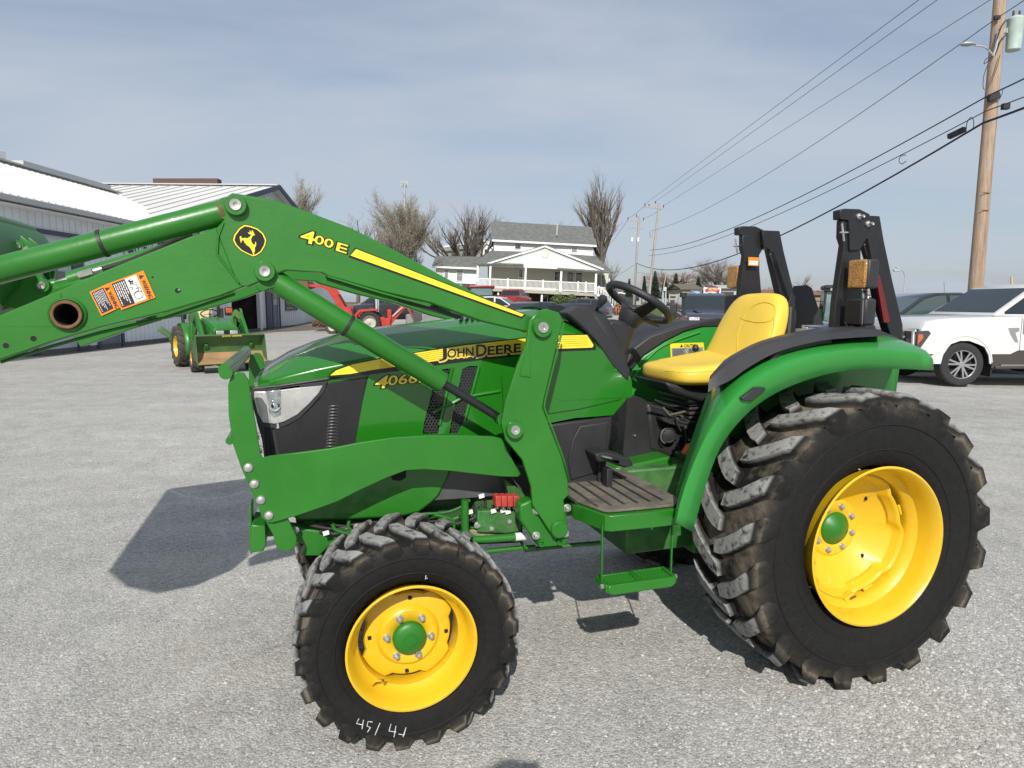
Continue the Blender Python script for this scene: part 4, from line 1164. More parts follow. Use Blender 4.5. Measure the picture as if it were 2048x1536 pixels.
# far bucket-cylinder barrel, rod, fitting and the bell-crank links seen between the arms
FB = -0.497
fb = MB(); A = T(140, 560, FB); Bq = T(420, 478, FB); fb.cyl(A, Bq, 0.038, 0.038, 28); fbo = fb.obj('crowd_cylinder', GREEN, low_far)
MB().cyl(T(112, 568, FB), T(142, 559, FB), 0.016, 0.016, 16).obj('cylinder_rod', STEEL, fbo)
MB().cyl(T(95, 573, FB), T(114, 567, FB), 0.028, 0.024, 18).obj('rod_eye', GREEN, fbo)
plate('bell_crank', [(30, 495), (40, 486), (52, 500), (66, 525), (92, 560), (105, 570), (108, 585), (95, 602), (78, 600), (66, 586), (62, 565), (48, 535), (33, 510)], FB + 0.04, 0.02, GREEN, bevel=0.004)
plate('bell_crank', [(28, 470), (40, 478), (88, 495), (96, 504), (110, 545), (104, 570), (96, 560), (84, 520), (60, 505), (40, 492)], FB - 0.06, 0.02, GREEN, bevel=0.004)
boss(Vector((T(86, 571, FB + 0.04).x, FB + 0.04, T(86, 571, FB + 0.04).z)), 0.030, 0.016)
boss(Vector((T(38, 493, FB + 0.04).x, FB + 0.04, T(38, 493, FB + 0.04).z)), 0.024, 0.014)
MB().cyl(T(55, 500, FB + 0.05), T(55, 500, FB - 0.2), 0.016, 0.016, 14).obj('link_pin', BOLTM, low_far)

# bucket (mostly out of the picture; its far back corner shows and it throws the big shadow)
bin_ = [(3.50, 1.95), (3.45, 1.945), (3.36, 1.885), (3.315, 1.80), (3.33, 1.66), (3.44, 1.53), (3.60, 1.495), (3.82, 1.61), (4.07, 1.82)]
bprof = bin_ + [(4.075, 1.805), (3.83, 1.592), (3.605, 1.478), (3.43, 1.515), (3.315, 1.65), (3.30, 1.80), (3.35, 1.895), (3.44, 1.958), (3.50, 1.962)]
bk = MB().prism([(a_, 0.90, z) for a_, z in bprof], (0, -1.80, 0)).obj('bucket', GREENM, tractor, bevel=0.004)
sidep = bin_
MB().prism([(a_, 0.90, z) for a_, z in sidep], (0, 0.012, 0)).obj('bucket_side', GREENM, bk, bevel=0.003)
MB().prism([(a_, -0.90, z) for a_, z in sidep], (0, -0.012, 0)).obj('bucket_side', GREENM, bk, bevel=0.003)
for b_ in (0.497, -0.497):
    MB().prism([(3.30, b_ + 0.05, 1.86), (3.31, b_ + 0.05, 1.69), (3.405, b_ + 0.05, 1.568), (3.30, b_ + 0.05, 1.54), (3.22, b_ + 0.05, 1.56), (3.24, b_ + 0.05, 1.8)], (0, -0.014, 0)).obj('bucket_ear', GREEN, bk, bevel=0.003)
    MB().prism([(3.30, b_ - 0.04, 1.86), (3.31, b_ - 0.04, 1.69), (3.405, b_ - 0.04, 1.568), (3.30, b_ - 0.04, 1.54), (3.22, b_ - 0.04, 1.56), (3.24, b_ - 0.04, 1.8)], (0, -0.014, 0)).obj('bucket_ear', GREEN, bk, bevel=0.003)
MB().tube([(3.40, -0.90, 1.925), (3.40, 0.90, 1.925)], 0.018, 12).obj('bucket_top_tube', GREEN, bk)

# decals on the loader
BL = BA0 + 0.0012
def rq(p00, p10, p01, u0, v0, u1, v1):
    """rectangle inside a parallelogram given in pixels: returns four pixel corners"""
    def q(u, v): return (p00[0] + (p10[0] - p00[0]) * u + (p01[0] - p00[0]) * v, p00[1] + (p10[1] - p00[1]) * u + (p01[1] - p00[1]) * v)
    return [q(u0, v0), q(u1, v0), q(u1, v1), q(u0, v1)]
def warn(p00, p10, p01, pict, parent, b):
    # p00 top-left, p10 top-right, p01 bottom-left as seen; the writing runs down the right side
    o = sheet('warning_label', rq(p00, p10, p01, 0, 0, 1, 1), b, ODEC, parent)
    if pict:
        sheet('label_panel', rq(p00, p10, p01, 0.04, 0.05, 0.42, 0.94), b + 0.0006, NAVYD, o)
        sheet('label_pictogram', rq(p00, p10, p01, 0.42, 0.05, 0.76, 0.94), b + 0.0006, WDEC, o)
        lines_u = (0.06, 0.40); wx = 0.80
    else:
        sheet('label_panel', rq(p00, p10, p01, 0.06, 0.06, 0.66, 0.93), b + 0.0006, NAVYD, o)
        lines_u = (0.10, 0.62); wx = 0.70
    mb = MB(); n_ = 8 if not pict else 6
    for k in range(n_):
        u = lines_u[0] + (lines_u[1] - lines_u[0]) * (k + 0.5) / n_
        v1 = 0.88 - 0.1 * ((k * 7) % 4); wv = 0.10
        v = wv
        while v < v1:
            L = random.uniform(0.05, 0.13)
            q = rq(p00, p10, p01, u - 0.012, v, u + 0.012, min(v + L, v1))
            mb.add([T(x, y, b + 0.0012) for x, y in q], [(0, 3, 2, 1)]); v += L + 0.02
    mb.obj('label_text', WDEC, o, smooth=False)
    P = [T(x, y, b + 0.0012) for x, y in rq(p00, p10, p01, wx, 0.30, 0.965, 0.97)]
    put_text('warning_word', 'WARNING', P[0] + (P[1] - P[0]) * 0.12, P[3] - P[0], P[1] - P[0], (P[3] - P[0]).length, (P[1] - P[0]).length * 0.72, NAVYD, o, nrm=(0, 1, 0), offset=0.012)
    q = rq(p00, p10, p01, wx + 0.02, 0.09, 0.96, 0.24)
    tri = [q[1], q[2], ((q[0][0] + q[3][0]) / 2, (q[0][1] + q[3][1]) / 2)]
    tri = [((q[0][0] + q[3][0]) / 2 * 0 + q[0][0], q[0][1]), q[3], ((q[1][0] + q[2][0]) / 2, (q[1][1] + q[2][1]) / 2)]
    sheet('alert_triangle', tri, b + 0.0012, NAVYD, o)
    if pict:
        g_ = MB()
        def Q(u, v): p = rq(p00, p10, p01, u, v, u, v)[0]; return T(p[0], p[1], b + 0.0012)
        for pts in ([(0.50, 0.62), (0.60, 0.60), (0.70, 0.62), (0.72, 0.75), (0.68, 0.84), (0.52, 0.84), (0.49, 0.74), (0.50, 0.62)], [(0.56, 0.30), (0.66, 0.34), (0.66, 0.58), (0.52, 0.60)], [(0.50, 0.20), (0.56, 0.12), (0.62, 0.18), (0.58, 0.30), (0.50, 0.28)], [(0.60, 0.48), (0.72, 0.50), (0.72, 0.66)], [(0.46, 0.36), (0.54, 0.42), (0.48, 0.5)]):
            g_.tube([Q(u, v) for u, v in pts], 0.0009, 4)
        for pts in ([(0.50, 0.14), (0.54, 0.20), (0.60, 0.22)], [(0.54, 0.18), (0.53, 0.26), (0.58, 0.30)]):
            g_.tube([Q(u, v) for u, v in pts], 0.0022, 5)
        g_.obj('pictogram_lines', NAVYD, o)
    return o
# labels are turned with the arm: "top" edge towards the upper left
warn((179, 584), (218, 566), (203, 632), False, low_near, BL)
warn((219, 566), (287, 541), (243, 620), True, low_near, BL)
# leaping deer shield
def Z(pts, ox=0, oy=320, s=3.2): return [(ox + x / s, oy + y / s) for x, y in pts]
sh_o = Z([(1562, 412), (1600, 418), (1650, 436), (1688, 468), (1708, 512), (1700, 548), (1676, 590), (1645, 612), (1622, 620), (1590, 608), (1540, 582), (1506, 548), (1487, 512), (1496, 478), (1528, 434)])
cx = sum(p[0] for p in sh_o) / len(sh_o); cy = sum(p[1] for p in sh_o) / len(sh_o)
def scl(P, f): return [(cx + (x - cx) * f, cy + (y - cy) * f) for x, y in P]
em = sheet('deer_emblem', sh_o, BL, BDEC, arm_near)
sheet('emblem_border', scl(sh_o, 0.965), BL + 0.0006, YDEC, em)
sheet('emblem_field', scl(sh_o, 0.885), BL + 0.0012, BDEC, em)
deer = Z([(1582, 502), (1600, 490), (1608, 478), (1592, 472), (1585, 462), (1596, 466), (1600, 460), (1594, 448), (1602, 454), (1608, 462), (1612, 452), (1618, 448), (1617, 462), (1626, 458), (1622, 470), (1630, 474), (1632, 480), (1620, 484), (1614, 490), (1606, 510), (1612, 530), (1628, 545), (1633, 535), (1632, 520), (1640, 532), (1638, 550), (1630, 562), (1632, 580), (1626, 596), (1626, 608), (1620, 606), (1616, 590), (1608, 572), (1596, 556), (1580, 545), (1566, 530), (1560, 516), (1548, 512), (1546, 525), (1542, 530), (1536, 508), (1534, 492), (1542, 486), (1546, 492), (1545, 500), (1560, 500), (1572, 498)])
sheet('leaping_deer', deer, BL + 0.0018, YDEC, em)
def lift_text(txt, p0, p1, hpx, m, nm, off, lf):
    A = T(p0[0], p0[1], BL); Bp = T(p1[0], p1[1], BL); xd = (Bp - A); n_ = xd.normalized(); zd = Vector((n_.z, 0, -n_.x))
    if zd.z < 0: zd = -zd
    s_ = hpx / 1327 * 2.65
    put_text(nm, txt, A + Vector((0, lf, 0)), xd, zd, xd.length, s_, m, arm_near, offset=off, nrm=(0, 1, 0))
for nm_, m_, off_, lf_ in (('loader_number_outline', BDEC, 0.075, 0.0), ('loader_number', YDEC, 0.014, 0.001)):
    lift_text('4', (600, 482), (627, 489), 20, m_, nm_, off_, lf_)
    lift_text('00', (628, 486), (664, 497), 14, m_, nm_, off_, lf_)
    lift_text('E', (672, 501), (692, 507), 14, m_, nm_, off_, lf_)
sheet('arm_stripe_border', [(710, 495), (1052, 629), (1044, 637), (697, 514)], BL, BDEC, arm_near)
sheet('arm_stripe', [(712, 498), (1048, 629), (1043, 633), (701, 511)], BL + 0.0008, YDEC, arm_near)

# ---------------------------------------------------------------- chassis, axle, engine bay
fr_ = MB()
fr_.box((1.45, 0.20, 0.71), (1.5, 0.05, 0.16)); fr_.box((1.45, -0.20, 0.71), (1.5, 0.05, 0.16)); fr_.box((2.33, 0, 0.76), (0.05, 0.5, 0.16)); fr_.box((0.2, 0, 0.62), (1.2, 0.46, 0.40)); fr_.box((1.9, 0, 0.88), (0.7, 0.5, 0.2))
chs = fr_.obj('chassis_frame', DKGREEN, tractor, bevel=0.01)
plate('front_support', [(560, 1050), (640, 1062), (720, 1062), (720, 1098), (690, 1088), (660, 1092), (640, 1112), (600, 1112), (612, 1092), (596, 1085), (570, 1090)], 0.36, 0.06, GREENM, bevel=0.006)
ax = MB(); ax.cyl((1.858, -0.42, 0.40), (1.858, 0.42, 0.40), 0.085, 0.085, 20); ax.lathe((1.858, 0.36, 0.385), (0, 1, 0), [(0, 0.13), (0.06, 0.14), (0.13, 0.12), (0.15, 0.09)], 24); ax.lathe((1.858, -0.36, 0.385), (0, -1, 0), [(0, 0.13), (0.06, 0.14), (0.13, 0.12), (0.15, 0.09)], 24)
ax.obj('front_axle', DKGREEN, tractor)
ax = MB(); ax.cyl((0, -0.50, 0.60), (0, 0.50, 0.60), 0.11, 0.11, 24); ax.box((0.1, 0, 0.62), (0.7, 0.5, 0.46)); ax.obj('rear_axle', DKGREEN, tractor, bevel=0.01)
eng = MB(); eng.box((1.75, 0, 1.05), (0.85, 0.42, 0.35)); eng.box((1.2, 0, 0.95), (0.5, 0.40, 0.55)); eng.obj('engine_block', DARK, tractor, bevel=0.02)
rad = MB(); rad.box((2.1, 0, 1.08), (0.10, 0.5, 0.34)); rad.obj('radiator', BLK, tractor)
bb = MB()
for z_, h_, yo in ((0.80, 0.20, 0.24),):
    bb.box((1.35, yo, z_), (0.36, 0.10, h_))
bb.obj('valve_block', DKGREEN, tractor, bevel=0.008)
def pxtube(name, pts, b, r, m, parent=chs, sm=5):
    P = [T(x, y, (b if not isinstance(b, (list, tuple)) else b[i])) for i, (x, y) in enumerate(pts)]
    if len(P) > 2: P = smooth_pts(P, sm)
    return MB().tube(P, r, 12).obj(name, m, parent)
pxtube('hydraulic_tube', [(930, 1000), (930, 1040), (931, 1062), (940, 1075), (960, 1079), (1030, 1074)], 0.42, 0.0155, GREENM)
MB().cyl(T(1030, 1074, 0.42), T(1052, 1072, 0.42), 0.0165, 0.0165, 14).obj('tube_label', WDEC, chs)
pxtube('steel_line', [(665, 1048), (672, 1060), (700, 1070), (720, 1085)], 0.38, 0.0065, GREENM)
pxtube('steel_line', [(698, 1042), (698, 1055), (712, 1068), (730, 1080)], 0.38, 0.0065, GREENM)
pxtube('steel_line', [(868, 1030), (885, 1033), (905, 1040), (908, 1055), (908, 1072)], 0.40, 0.0065, GREENM)
pxtube('steel_line', [(845, 1028), (890, 1025), (920, 1015), (940, 1000)], 0.36, 0.006, DKGREEN)
pxtube('tie_rod', [(960, 1104), (1040, 1096), (1070, 1094)], 0.36, 0.010, GREENM)
pxtube('drag_pipe', [(1050, 1100), (1150, 1090), (1200, 1086)], 0.30, 0.010, DKGREEN)
for pts, r in (([(640, 1062), (660, 1068), (720, 1060), (780, 1048), (820, 1050)], 0.008), ([(730, 1052), (780, 1062), (850, 1055), (930, 1045), (960, 1020)], 0.007), ([(620, 1050), (650, 1056), (690, 1060)], 0.006), ([(970, 1000), (975, 1030), (1000, 1040), (1030, 1030)], 0.006), ([(985, 1010), (990, 1028), (1015, 1034), (1032, 1020)], 0.005), ([(950, 1060), (960, 1040), (950, 1020), (965, 1005)], 0.006), ([(860, 1052), (900, 1050), (940, 1040), (958, 1028)], 0.008), ([(830, 1046), (880, 1042), (925, 1046)], 0.005), ([(700, 1050), (760, 1044), (840, 1048)], 0.005)):
    pxtube('wiring_loom', pts, 0.37, r, HOSE)
R_ = random.Random(4)
for k in range(22):
    x0 = 610 + k * 19; y0 = 1040 + R_.uniform(0, 32); L = R_.uniform(50, 130); dyy = R_.uniform(-14, 16)
    if x0 + L > 1040: L = 1040 - x0
    if L < 20: continue
    b_ = R_.uniform(0.26, 0.345)
    pxtube('wiring_loom' if k % 3 else 'steel_line', [(x0, y0), (x0 + L * .3, y0 + dyy * .2 + R_.uniform(-5, 5)), (x0 + L * .7, y0 + dyy * .8 + R_.uniform(-5, 5)), (x0 + L, y0 + dyy)], b_, R_.uniform(0.0035, 0.009), HOSE if k % 3 else (DKGREEN if k % 2 else GREENM))
    MB().box(T(x0 + L * .5, y0 + dyy * .5, b_ + 0.01), (0.018, 0.02, 0.024)).obj('hose_clamp', STEEL if k % 4 == 0 else BLK, chs, bevel=0.003)
plate('bay_dark_backdrop', [(590, 1030), (1045, 1000), (1045, 1085), (700, 1100), (600, 1090)], 0.225, 0.01, DARK, parent=chs, bevel=0)  # added near-black sheet: stands in for the shade deep in the bay, blocks see-through
for x, y, w_, h_ in ((640, 1050, .05, .03), (760, 1052, .07, .03), (850, 1060, .05, .04), (885, 1050, .04, .05), (915, 1058, .03, .06), (1000, 1045, .05, .04), (1020, 1060, .04, .03)):
    MB().box(T(x, y, 0.30), (w_, 0.05, h_)).obj('cast_boss', DKGREEN, chs, bevel=0.008)
for x, y in ((652, 1066), (818, 1058), (940, 1024), (987, 1022), (1006, 1021), (1016, 1024), (963, 992)):
    MB().box(T(x, y, 0.41), (0.022, 0.004, 0.016), R=Matrix.Rotation(0.2, 3, 'Y')).obj('wire_tag', WDEC, chs)
for x, y in ((714, 1054), (590, 1060), (1018, 1042), (982, 1056), (737, 1047), (955, 1050)):
    bolt_mb(T(x, y, 0.395), 0.010, 0.010).obj('frame_bolt', BOLTM, chs)
for k in range(4):
    c = T(994 + k * 12, 1000, 0.42)
    MB().box(c, (0.0235, 0.05, 0.045)).obj('red_coupler', REDC, chs, bevel=0.004)
    MB().cyl(c - Vector((0, 0, 0.035)), c - Vector((0, 0, 0.02)), 0.008, 0.008, 10).obj('coupler_tip', STEEL, chs)
plate('valve_cover', [(955, 1022), (1040, 1020), (1040, 1062), (1000, 1068), (955, 1066)], 0.40, 0.05, DKGREEN, bevel=0.006, parent=chs)
plate('bare_casting', [(930, 1062), (1036, 1056), (1036, 1070), (934, 1076)], 0.385, 0.02, mat('bare_casting', (0.26, 0.24, 0.13), 0.7, var=0.4, vscale=30), bevel=0.003, parent=chs)

# ---------------------------------------------------------------- platform, mat, step, pedal
PZ = 0.80
def onz_(x, y, z): return TZ(x, y, z)
plo = [onz_(x, y, PZ) for x, y in [(1135, 985), (1205, 1035), (1225, 1042), (1390, 1042)]]
pb_ = max(p.y for p in plo)
edge = [T(1136, 988, 0.47), T(1148, 1003, 0.56), T(1210, 1042, 0.72), T(1224, 1046, 0.735), T(1300, 1048, 0.74), T(1360, 1046, 0.74)]
edge = [Vector((p.x, p.y, 0.798)) for p in edge]
inner = [Vector((edge[0].x, -0.45, 0.798)), Vector((edge[-1].x - 0.06, -0.45, 0.798))]
pl = MB().prism(edge + [Vector((edge[-1].x - 0.06, 0.70, 0.798))] + inner[::-1], (0, 0, -0.060)).obj('platform', GREEN, tractor, bevel=0.010)
mtp = [(p.x * 0.97 + 0.97 * 0.03, p.y - 0.028, 0.801) for p in edge]
mtp = mtp + [(edge[-1].x - 0.05, 0.66, 0.801), (edge[-1].x - 0.05, 0.02, 0.801), (edge[0].x - 0.02, 0.02, 0.801)]
mto = MB().prism(mtp, (0, 0, 0.010)).obj('floor_mat', MATT, pl, bevel=0.004)
MRUB = mat('black_mat_rubber', (0.02, 0.02, 0.02), 0.7, dust=0.3)
for k in range(8):
    x_ = edge[-1].x + 0.03 + 0.055 * k
    ymax = min(0.69, 0.66 - max(0.0, x_ - edge[2].x) * 1.45)
    MB().tube([(x_, 0.04, 0.812), (x_, ymax, 0.812)], 0.0055, 6).obj('mat_rib', MRUB, mto)
# steel tunnel beside the seat pedestal
plate('floor_tunnel', [(1230, 935), (1262, 930), (1330, 915), (1343, 912), (1345, 925), (1352, 938), (1345, 955), (1232, 965)], 0.16, 0.30, GREEN, bevel=0.012)
# pedal
MB().beam(T(1213, 1000, 0.40), T(1215, 935, 0.40), 0.05, 0.026, up=(1, 0, 0)).obj('pedal_arm', BLK, tractor, bevel=0.004)
MB().beam(T(1198, 985, 0.32), T(1199, 915, 0.32), 0.03, 0.022, up=(1, 0, 0)).obj('pedal_arm', BLK, tractor, bevel=0.004)
MB().prism(tp([(1190, 908), (1215, 905), (1262, 918), (1268, 932), (1250, 936), (1215, 924), (1195, 925)], 0.43), (0, -0.14, 0)).obj('pedal', BLK, tractor, bevel=0.008)
MB().beam(T(1203, 912, 0.435), T(1222, 916, 0.435), 0.02, 0.006, up=(0, 0, 1)).obj('pedal_spring', STEEL, tractor)
# hanging step
sb = 0.76
sx0, sx1 = T(1217, 1170, sb).x, T(1352, 1170, sb).x
sz = T(1280, 1176, sb).z
stp = MB().prism([(sx0, sb, sz + 0.025), (sx0, sb, sz - 0.006), (sx0 - 0.02, sb, sz - 0.016), (sx1 + 0.02, sb, sz - 0.016), (sx1, sb, sz - 0.006), (sx1, sb, sz + 0.025)], (0, -0.012, 0)).obj('step', GREEN, tractor, bevel=0.006)
MB().box(((sx0 + sx1) / 2, sb - 0.105, sz + 0.005), (abs(sx1 - sx0), 0.012, 0.035)).obj('step_rail', GREEN, stp, bevel=0.003)
for x in (sx0, (sx0 + sx1) / 2, sx1):
    MB().box((x, sb - 0.056, sz + 0.01), (0.014 if x != (sx0 + sx1) / 2 else 0.022, 0.098, 0.03)).obj('step_rail', GREEN, stp, bevel=0.003)
for k in range(4):
    for h_ in (0, 1):
        m2 = MB(); xa = sx0 - 0.018 - h_ * 0.137; y_ = sb - 0.026 - k * 0.021
        n_ = 16; top = []
        for i in range(n_ + 1):
            top.append((xa - 0.118 * i / n_, sz + 0.018 + (0.006 if i % 2 else 0.0)))
        pr_ = [(x, y_, z) for x, z in top] + [(top[-1][0], y_, sz - 0.004), (top[0][0], y_, sz - 0.004)]
        m2.prism(pr_, (0, -0.004, 0)); m2.obj('serrated_tread', GREENM, stp)
for x, px0, px1 in ((sx0, 1212, 1211), (sx1, 1354, 1354)):
    MB().beam((x + (0.006 if x > sx1 else -0.006), sb - 0.05, sz), (x + (0.006 if x > sx1 else -0.006), sb - 0.05, 0.76), 0.005, 0.009, up=(0, 1, 0)).obj('step_hanger', GREENM, stp)
    c = Vector((x, sb - 0.03, sz + 0.012)); s_ = 1 if x == sx0 else -1
    MB().cyl(c, c + Vector((s_ * 0.018, 0, 0)), 0.009, 0.009, 6).obj('step_bolt', BOLTM, stp)

# ---------------------------------------------------------------- fenders
def fender(name, far):
    N = 40
    # each row: outline px on its own long plane
    rows = [
        (0.815, [(1385, 1064), (1392, 1040), (1420, 945), (1450, 880), (1500, 822), (1560, 782), (1640, 752), (1720, 738), (1800, 738), (1868, 741)]),
        (0.812, [(1352, 1046), (1362, 1000), (1388, 925), (1420, 860), (1465, 800), (1525, 755), (1600, 722), (1680, 704), (1770, 700), (1850, 708), (1866, 718)]),
        (0.780, [(1348, 1040), (1358, 990), (1384, 915), (1414, 850), (1458, 790), (1516, 745), (1590, 712), (1675, 695), (1768, 691), (1845, 699), (1862, 712)]),
        (0.60, [(1352, 1022), (1360, 985), (1386, 905), (1410, 822), (1444, 756), (1500, 712), (1570, 690), (1650, 676), (1740, 672), (1815, 684), (1830, 700)]),
        (0.47, [(1356, 1012), (1364, 980), (1390, 897), (1413, 808), (1438, 740), (1490, 702), (1560, 682), (1640, 668), (1720, 665), (1790, 676), (1805, 696)]),
        (0.43, [(1360, 1012), (1368, 985), (1394, 902), (1418, 818), (1442, 756), (1492, 722), (1562, 703), (1640, 690), (1720, 686), (1788, 696), (1800, 712)]),
    ]
    grid = []
    for b, pts in rows:
        P = smooth_pts([T(x, y, b) for x, y in pts], 6)
        grid.append(resample(P, N))
    # inner vertical wall down
    inner_ = []
    for p in grid[-1]:
        inner_.append(Vector((p.x, 0.40, max(0.80, p.z - 0.55 * max(0.0, 1 - abs(p.x - 0.1) * 0.6)))))
    rings = [[g_[k] for g_ in grid] + [inner_[k]] for k in range(N)]
    mb = MB().loft(rings)
    if far: mb.mirror()
    o = mb.obj(name, FENDG, tractor, recalc=True, angle=50, solid=0.010)
    return o
fen = fender('fender', False)
fenf = fender('fender', True)
# ridge/crease ribs on the near fender
for pts, b, r in (([(1414, 800), (1448, 748), (1470, 735), (1476, 728)], 0.64, 0.006),):
    pass
plate('fender_front_post', [(1368, 930), (1352, 1000), (1348, 1046), (1385, 1066), (1396, 1030), (1425, 940), (1455, 880), (1445, 860), (1432, 850), (1420, 860), (1400, 900)], 0.800, 0.02, FENDG, bevel=0.008) if False else None
MB().prism(tp([(1424, 795), (1460, 762), (1462, 800), (1440, 860), (1420, 890), (1398, 940), (1376, 985), (1360, 1005), (1376, 940), (1398, 870)], 0.47), (0, -0.05, 0)).obj('fender_web', FENDG, fen, bevel=0.012)
# black armrest trim on top of the near fender, and the grab handle
def trim(far):
    rows = [(0.76, [(1416, 785), (1430, 775), (1462, 760), (1500, 733), (1560, 702), (1640, 682), (1700, 676), (1765, 672)]),
            (0.745, [(1418, 760), (1438, 742), (1466, 722), (1505, 700), (1560, 682), (1640, 668), (1700, 663), (1762, 664)]),
            (0.70, [(1420, 752), (1440, 732), (1470, 712), (1510, 692), (1562, 676), (1640, 662), (1700, 657), (1756, 660)]),
            (0.42, [(1432, 742), (1446, 722), (1476, 703), (1515, 684), (1566, 669), (1640, 656), (1700, 652), (1750, 656)]),
            (0.40, [(1433, 748), (1447, 729), (1477, 710), (1516, 692), (1567, 677), (1640, 664), (1700, 660), (1750, 664)])]
    grid = [resample(smooth_pts([T(x, y, b) for x, y in pts], 5), 30) for b, pts in rows]
    mb = MB().loft([[g_[k] for g_ in grid] for k in range(30)], caps=True)
    if far: mb.mirror()
    return mb.obj('armrest_trim', BLKG, fenf if far else fen, recalc=True, angle=45)
trim(False); trim(True)
gh = smooth_pts([T(1538, 738, 0.70), T(1541, 724, 0.71), T(1548, 711, 0.715), T(1562, 700, 0.715), T(1600, 690, 0.715), T(1640, 682, 0.71), T(1655, 684, 0.70)], 6)
MB().tube(gh, 0.019, 14).obj('grab_handle', BLKG, fen)
gh2 = [Vector((p.x, -p.y, p.z)) for p in gh]
MB().tube(gh2, 0.019, 14).obj('grab_handle', BLKG, fenf)
# small black rubber pad set in the fender
pd = MB().prism([T(1483, 797, 0.83), T(1512, 775, 0.83), T(1531, 775, 0.83), T(1533, 780, 0.83), T(1504, 803, 0.83), T(1486, 801, 0.83)], (0, -0.02, 0)); pd.obj('rubber_pad', BLKG, fen, bevel=0.004)
# inner face of the far fender with its labels
FI = -0.40
ffi = MB().prism(tp([(1213, 936), (1222, 880), (1236, 825), (1248, 790), (1256, 760), (1262, 738), (1290, 708), (1330, 682), (1370, 662), (1410, 651), (1440, 648), (1452, 660), (1458, 720), (1470, 800), (1400, 900), (1350, 920), (1300, 925), (1262, 936)], FI), (0, -0.02, 0)).obj('fender_inner_panel', FENDG, fenf, bevel=0.01)
MB().tube(smooth_pts([T(1240, 806, FI + 0.005), T(1258, 768, FI + 0.005), T(1275, 745, FI + 0.005), T(1296, 716, FI + 0.005), T(1330, 690, FI + 0.005), T(1400, 664, FI + 0.005)], 5), 0.006, 8).obj('fender_rib', FENDG, fenf)
MB().prism(tp([(1250, 735), (1262, 700), (1300, 672), (1350, 655), (1400, 642), (1440, 636), (1455, 640), (1450, 652), (1410, 653), (1370, 664), (1330, 684), (1290, 711), (1258, 748)], FI + 0.01), (0, -0.06, 0)).obj('armrest_trim', BLKG, fenf, bevel=0.01)
CAU = FI + 0.002
lab = sheet('caution_label', [(1340, 687), (1407, 685), (1411, 719), (1342, 721)], CAU, YDEC, fenf)
sheet('label_panel', [(1343, 696), (1406, 694), (1408, 715), (1345, 717)], CAU + 0.001, mat('grey_print', (0.3, 0.3, 0.28), 0.5), lab)
lettering('CAUTION', (1368, 694), (1395, 693.5), 5.5, CAU, BDEC, lab, 'caution_word', offset=0.02, lift=0.0015)
sheet('alert_triangle', [(1360, 694), (1366, 694), (1363, 688)], CAU + 0.0015, BDEC, lab)
mb = MB()
for r_ in range(9):
    for c_ in range(2):
        x0 = 1345 + c_ * 32; y0 = 698 + r_ * 2.1
        mb.add([T(x, y, CAU + 0.002) for x, y in [(x0, y0), (x0 + random.uniform(18, 28), y0 - 0.5), (x0 + 26, y0 + 0.4), (x0, y0 + 0.9)]], [(0, 3, 2, 1)])
mb.obj('label_text', BDEC, lab, smooth=False)
lab = sheet('warning_label', [(1298, 726), (1350, 721), (1352, 754), (1300, 758)], CAU, ODEC, fenf)
sheet('label_pictogram', [(1299.5, 728), (1310, 727), (1312, 755), (1301.5, 756)], CAU + 0.001, WDEC, lab)
sheet('label_panel', [(1311, 733), (1349, 729), (1350, 751), (1313, 755)], CAU + 0.001, NAVYD, lab)
lettering('WARNING', (1320, 731), (1344, 728.5), 4.5, CAU, BDEC, lab, 'warning_word', offset=0.02, lift=0.0015)
mb = MB()
for r_ in range(7):
    y0 = 736 + r_ * 2.6
    mb.add([T(x, y, CAU + 0.002) for x, y in [(1314, y0), (1346, y0 - 3), (1346, y0 - 2), (1314, y0 + 1)]], [(0, 3, 2, 1)])
mb.obj('label_text', WDEC, lab, smooth=False)
MB().tube([T(1394, 722, -0.30), T(1391, 705, -0.30)], 0.009, 8).obj('range_lever', BLK, tractor)
MB().lathe(T(1391, 696, -0.30), (0, 0, 1), [(-0.022, 0), (-0.016, 0.014), (0.0, 0.019), (0.014, 0.014), (0.02, 0)], 16).obj('lever_knob', BLK, tractor)

# ---------------------------------------------------------------- seat
SB0, SB1 = 0.245, -0.245
def seat_ring(pts_b):
    return pts_b
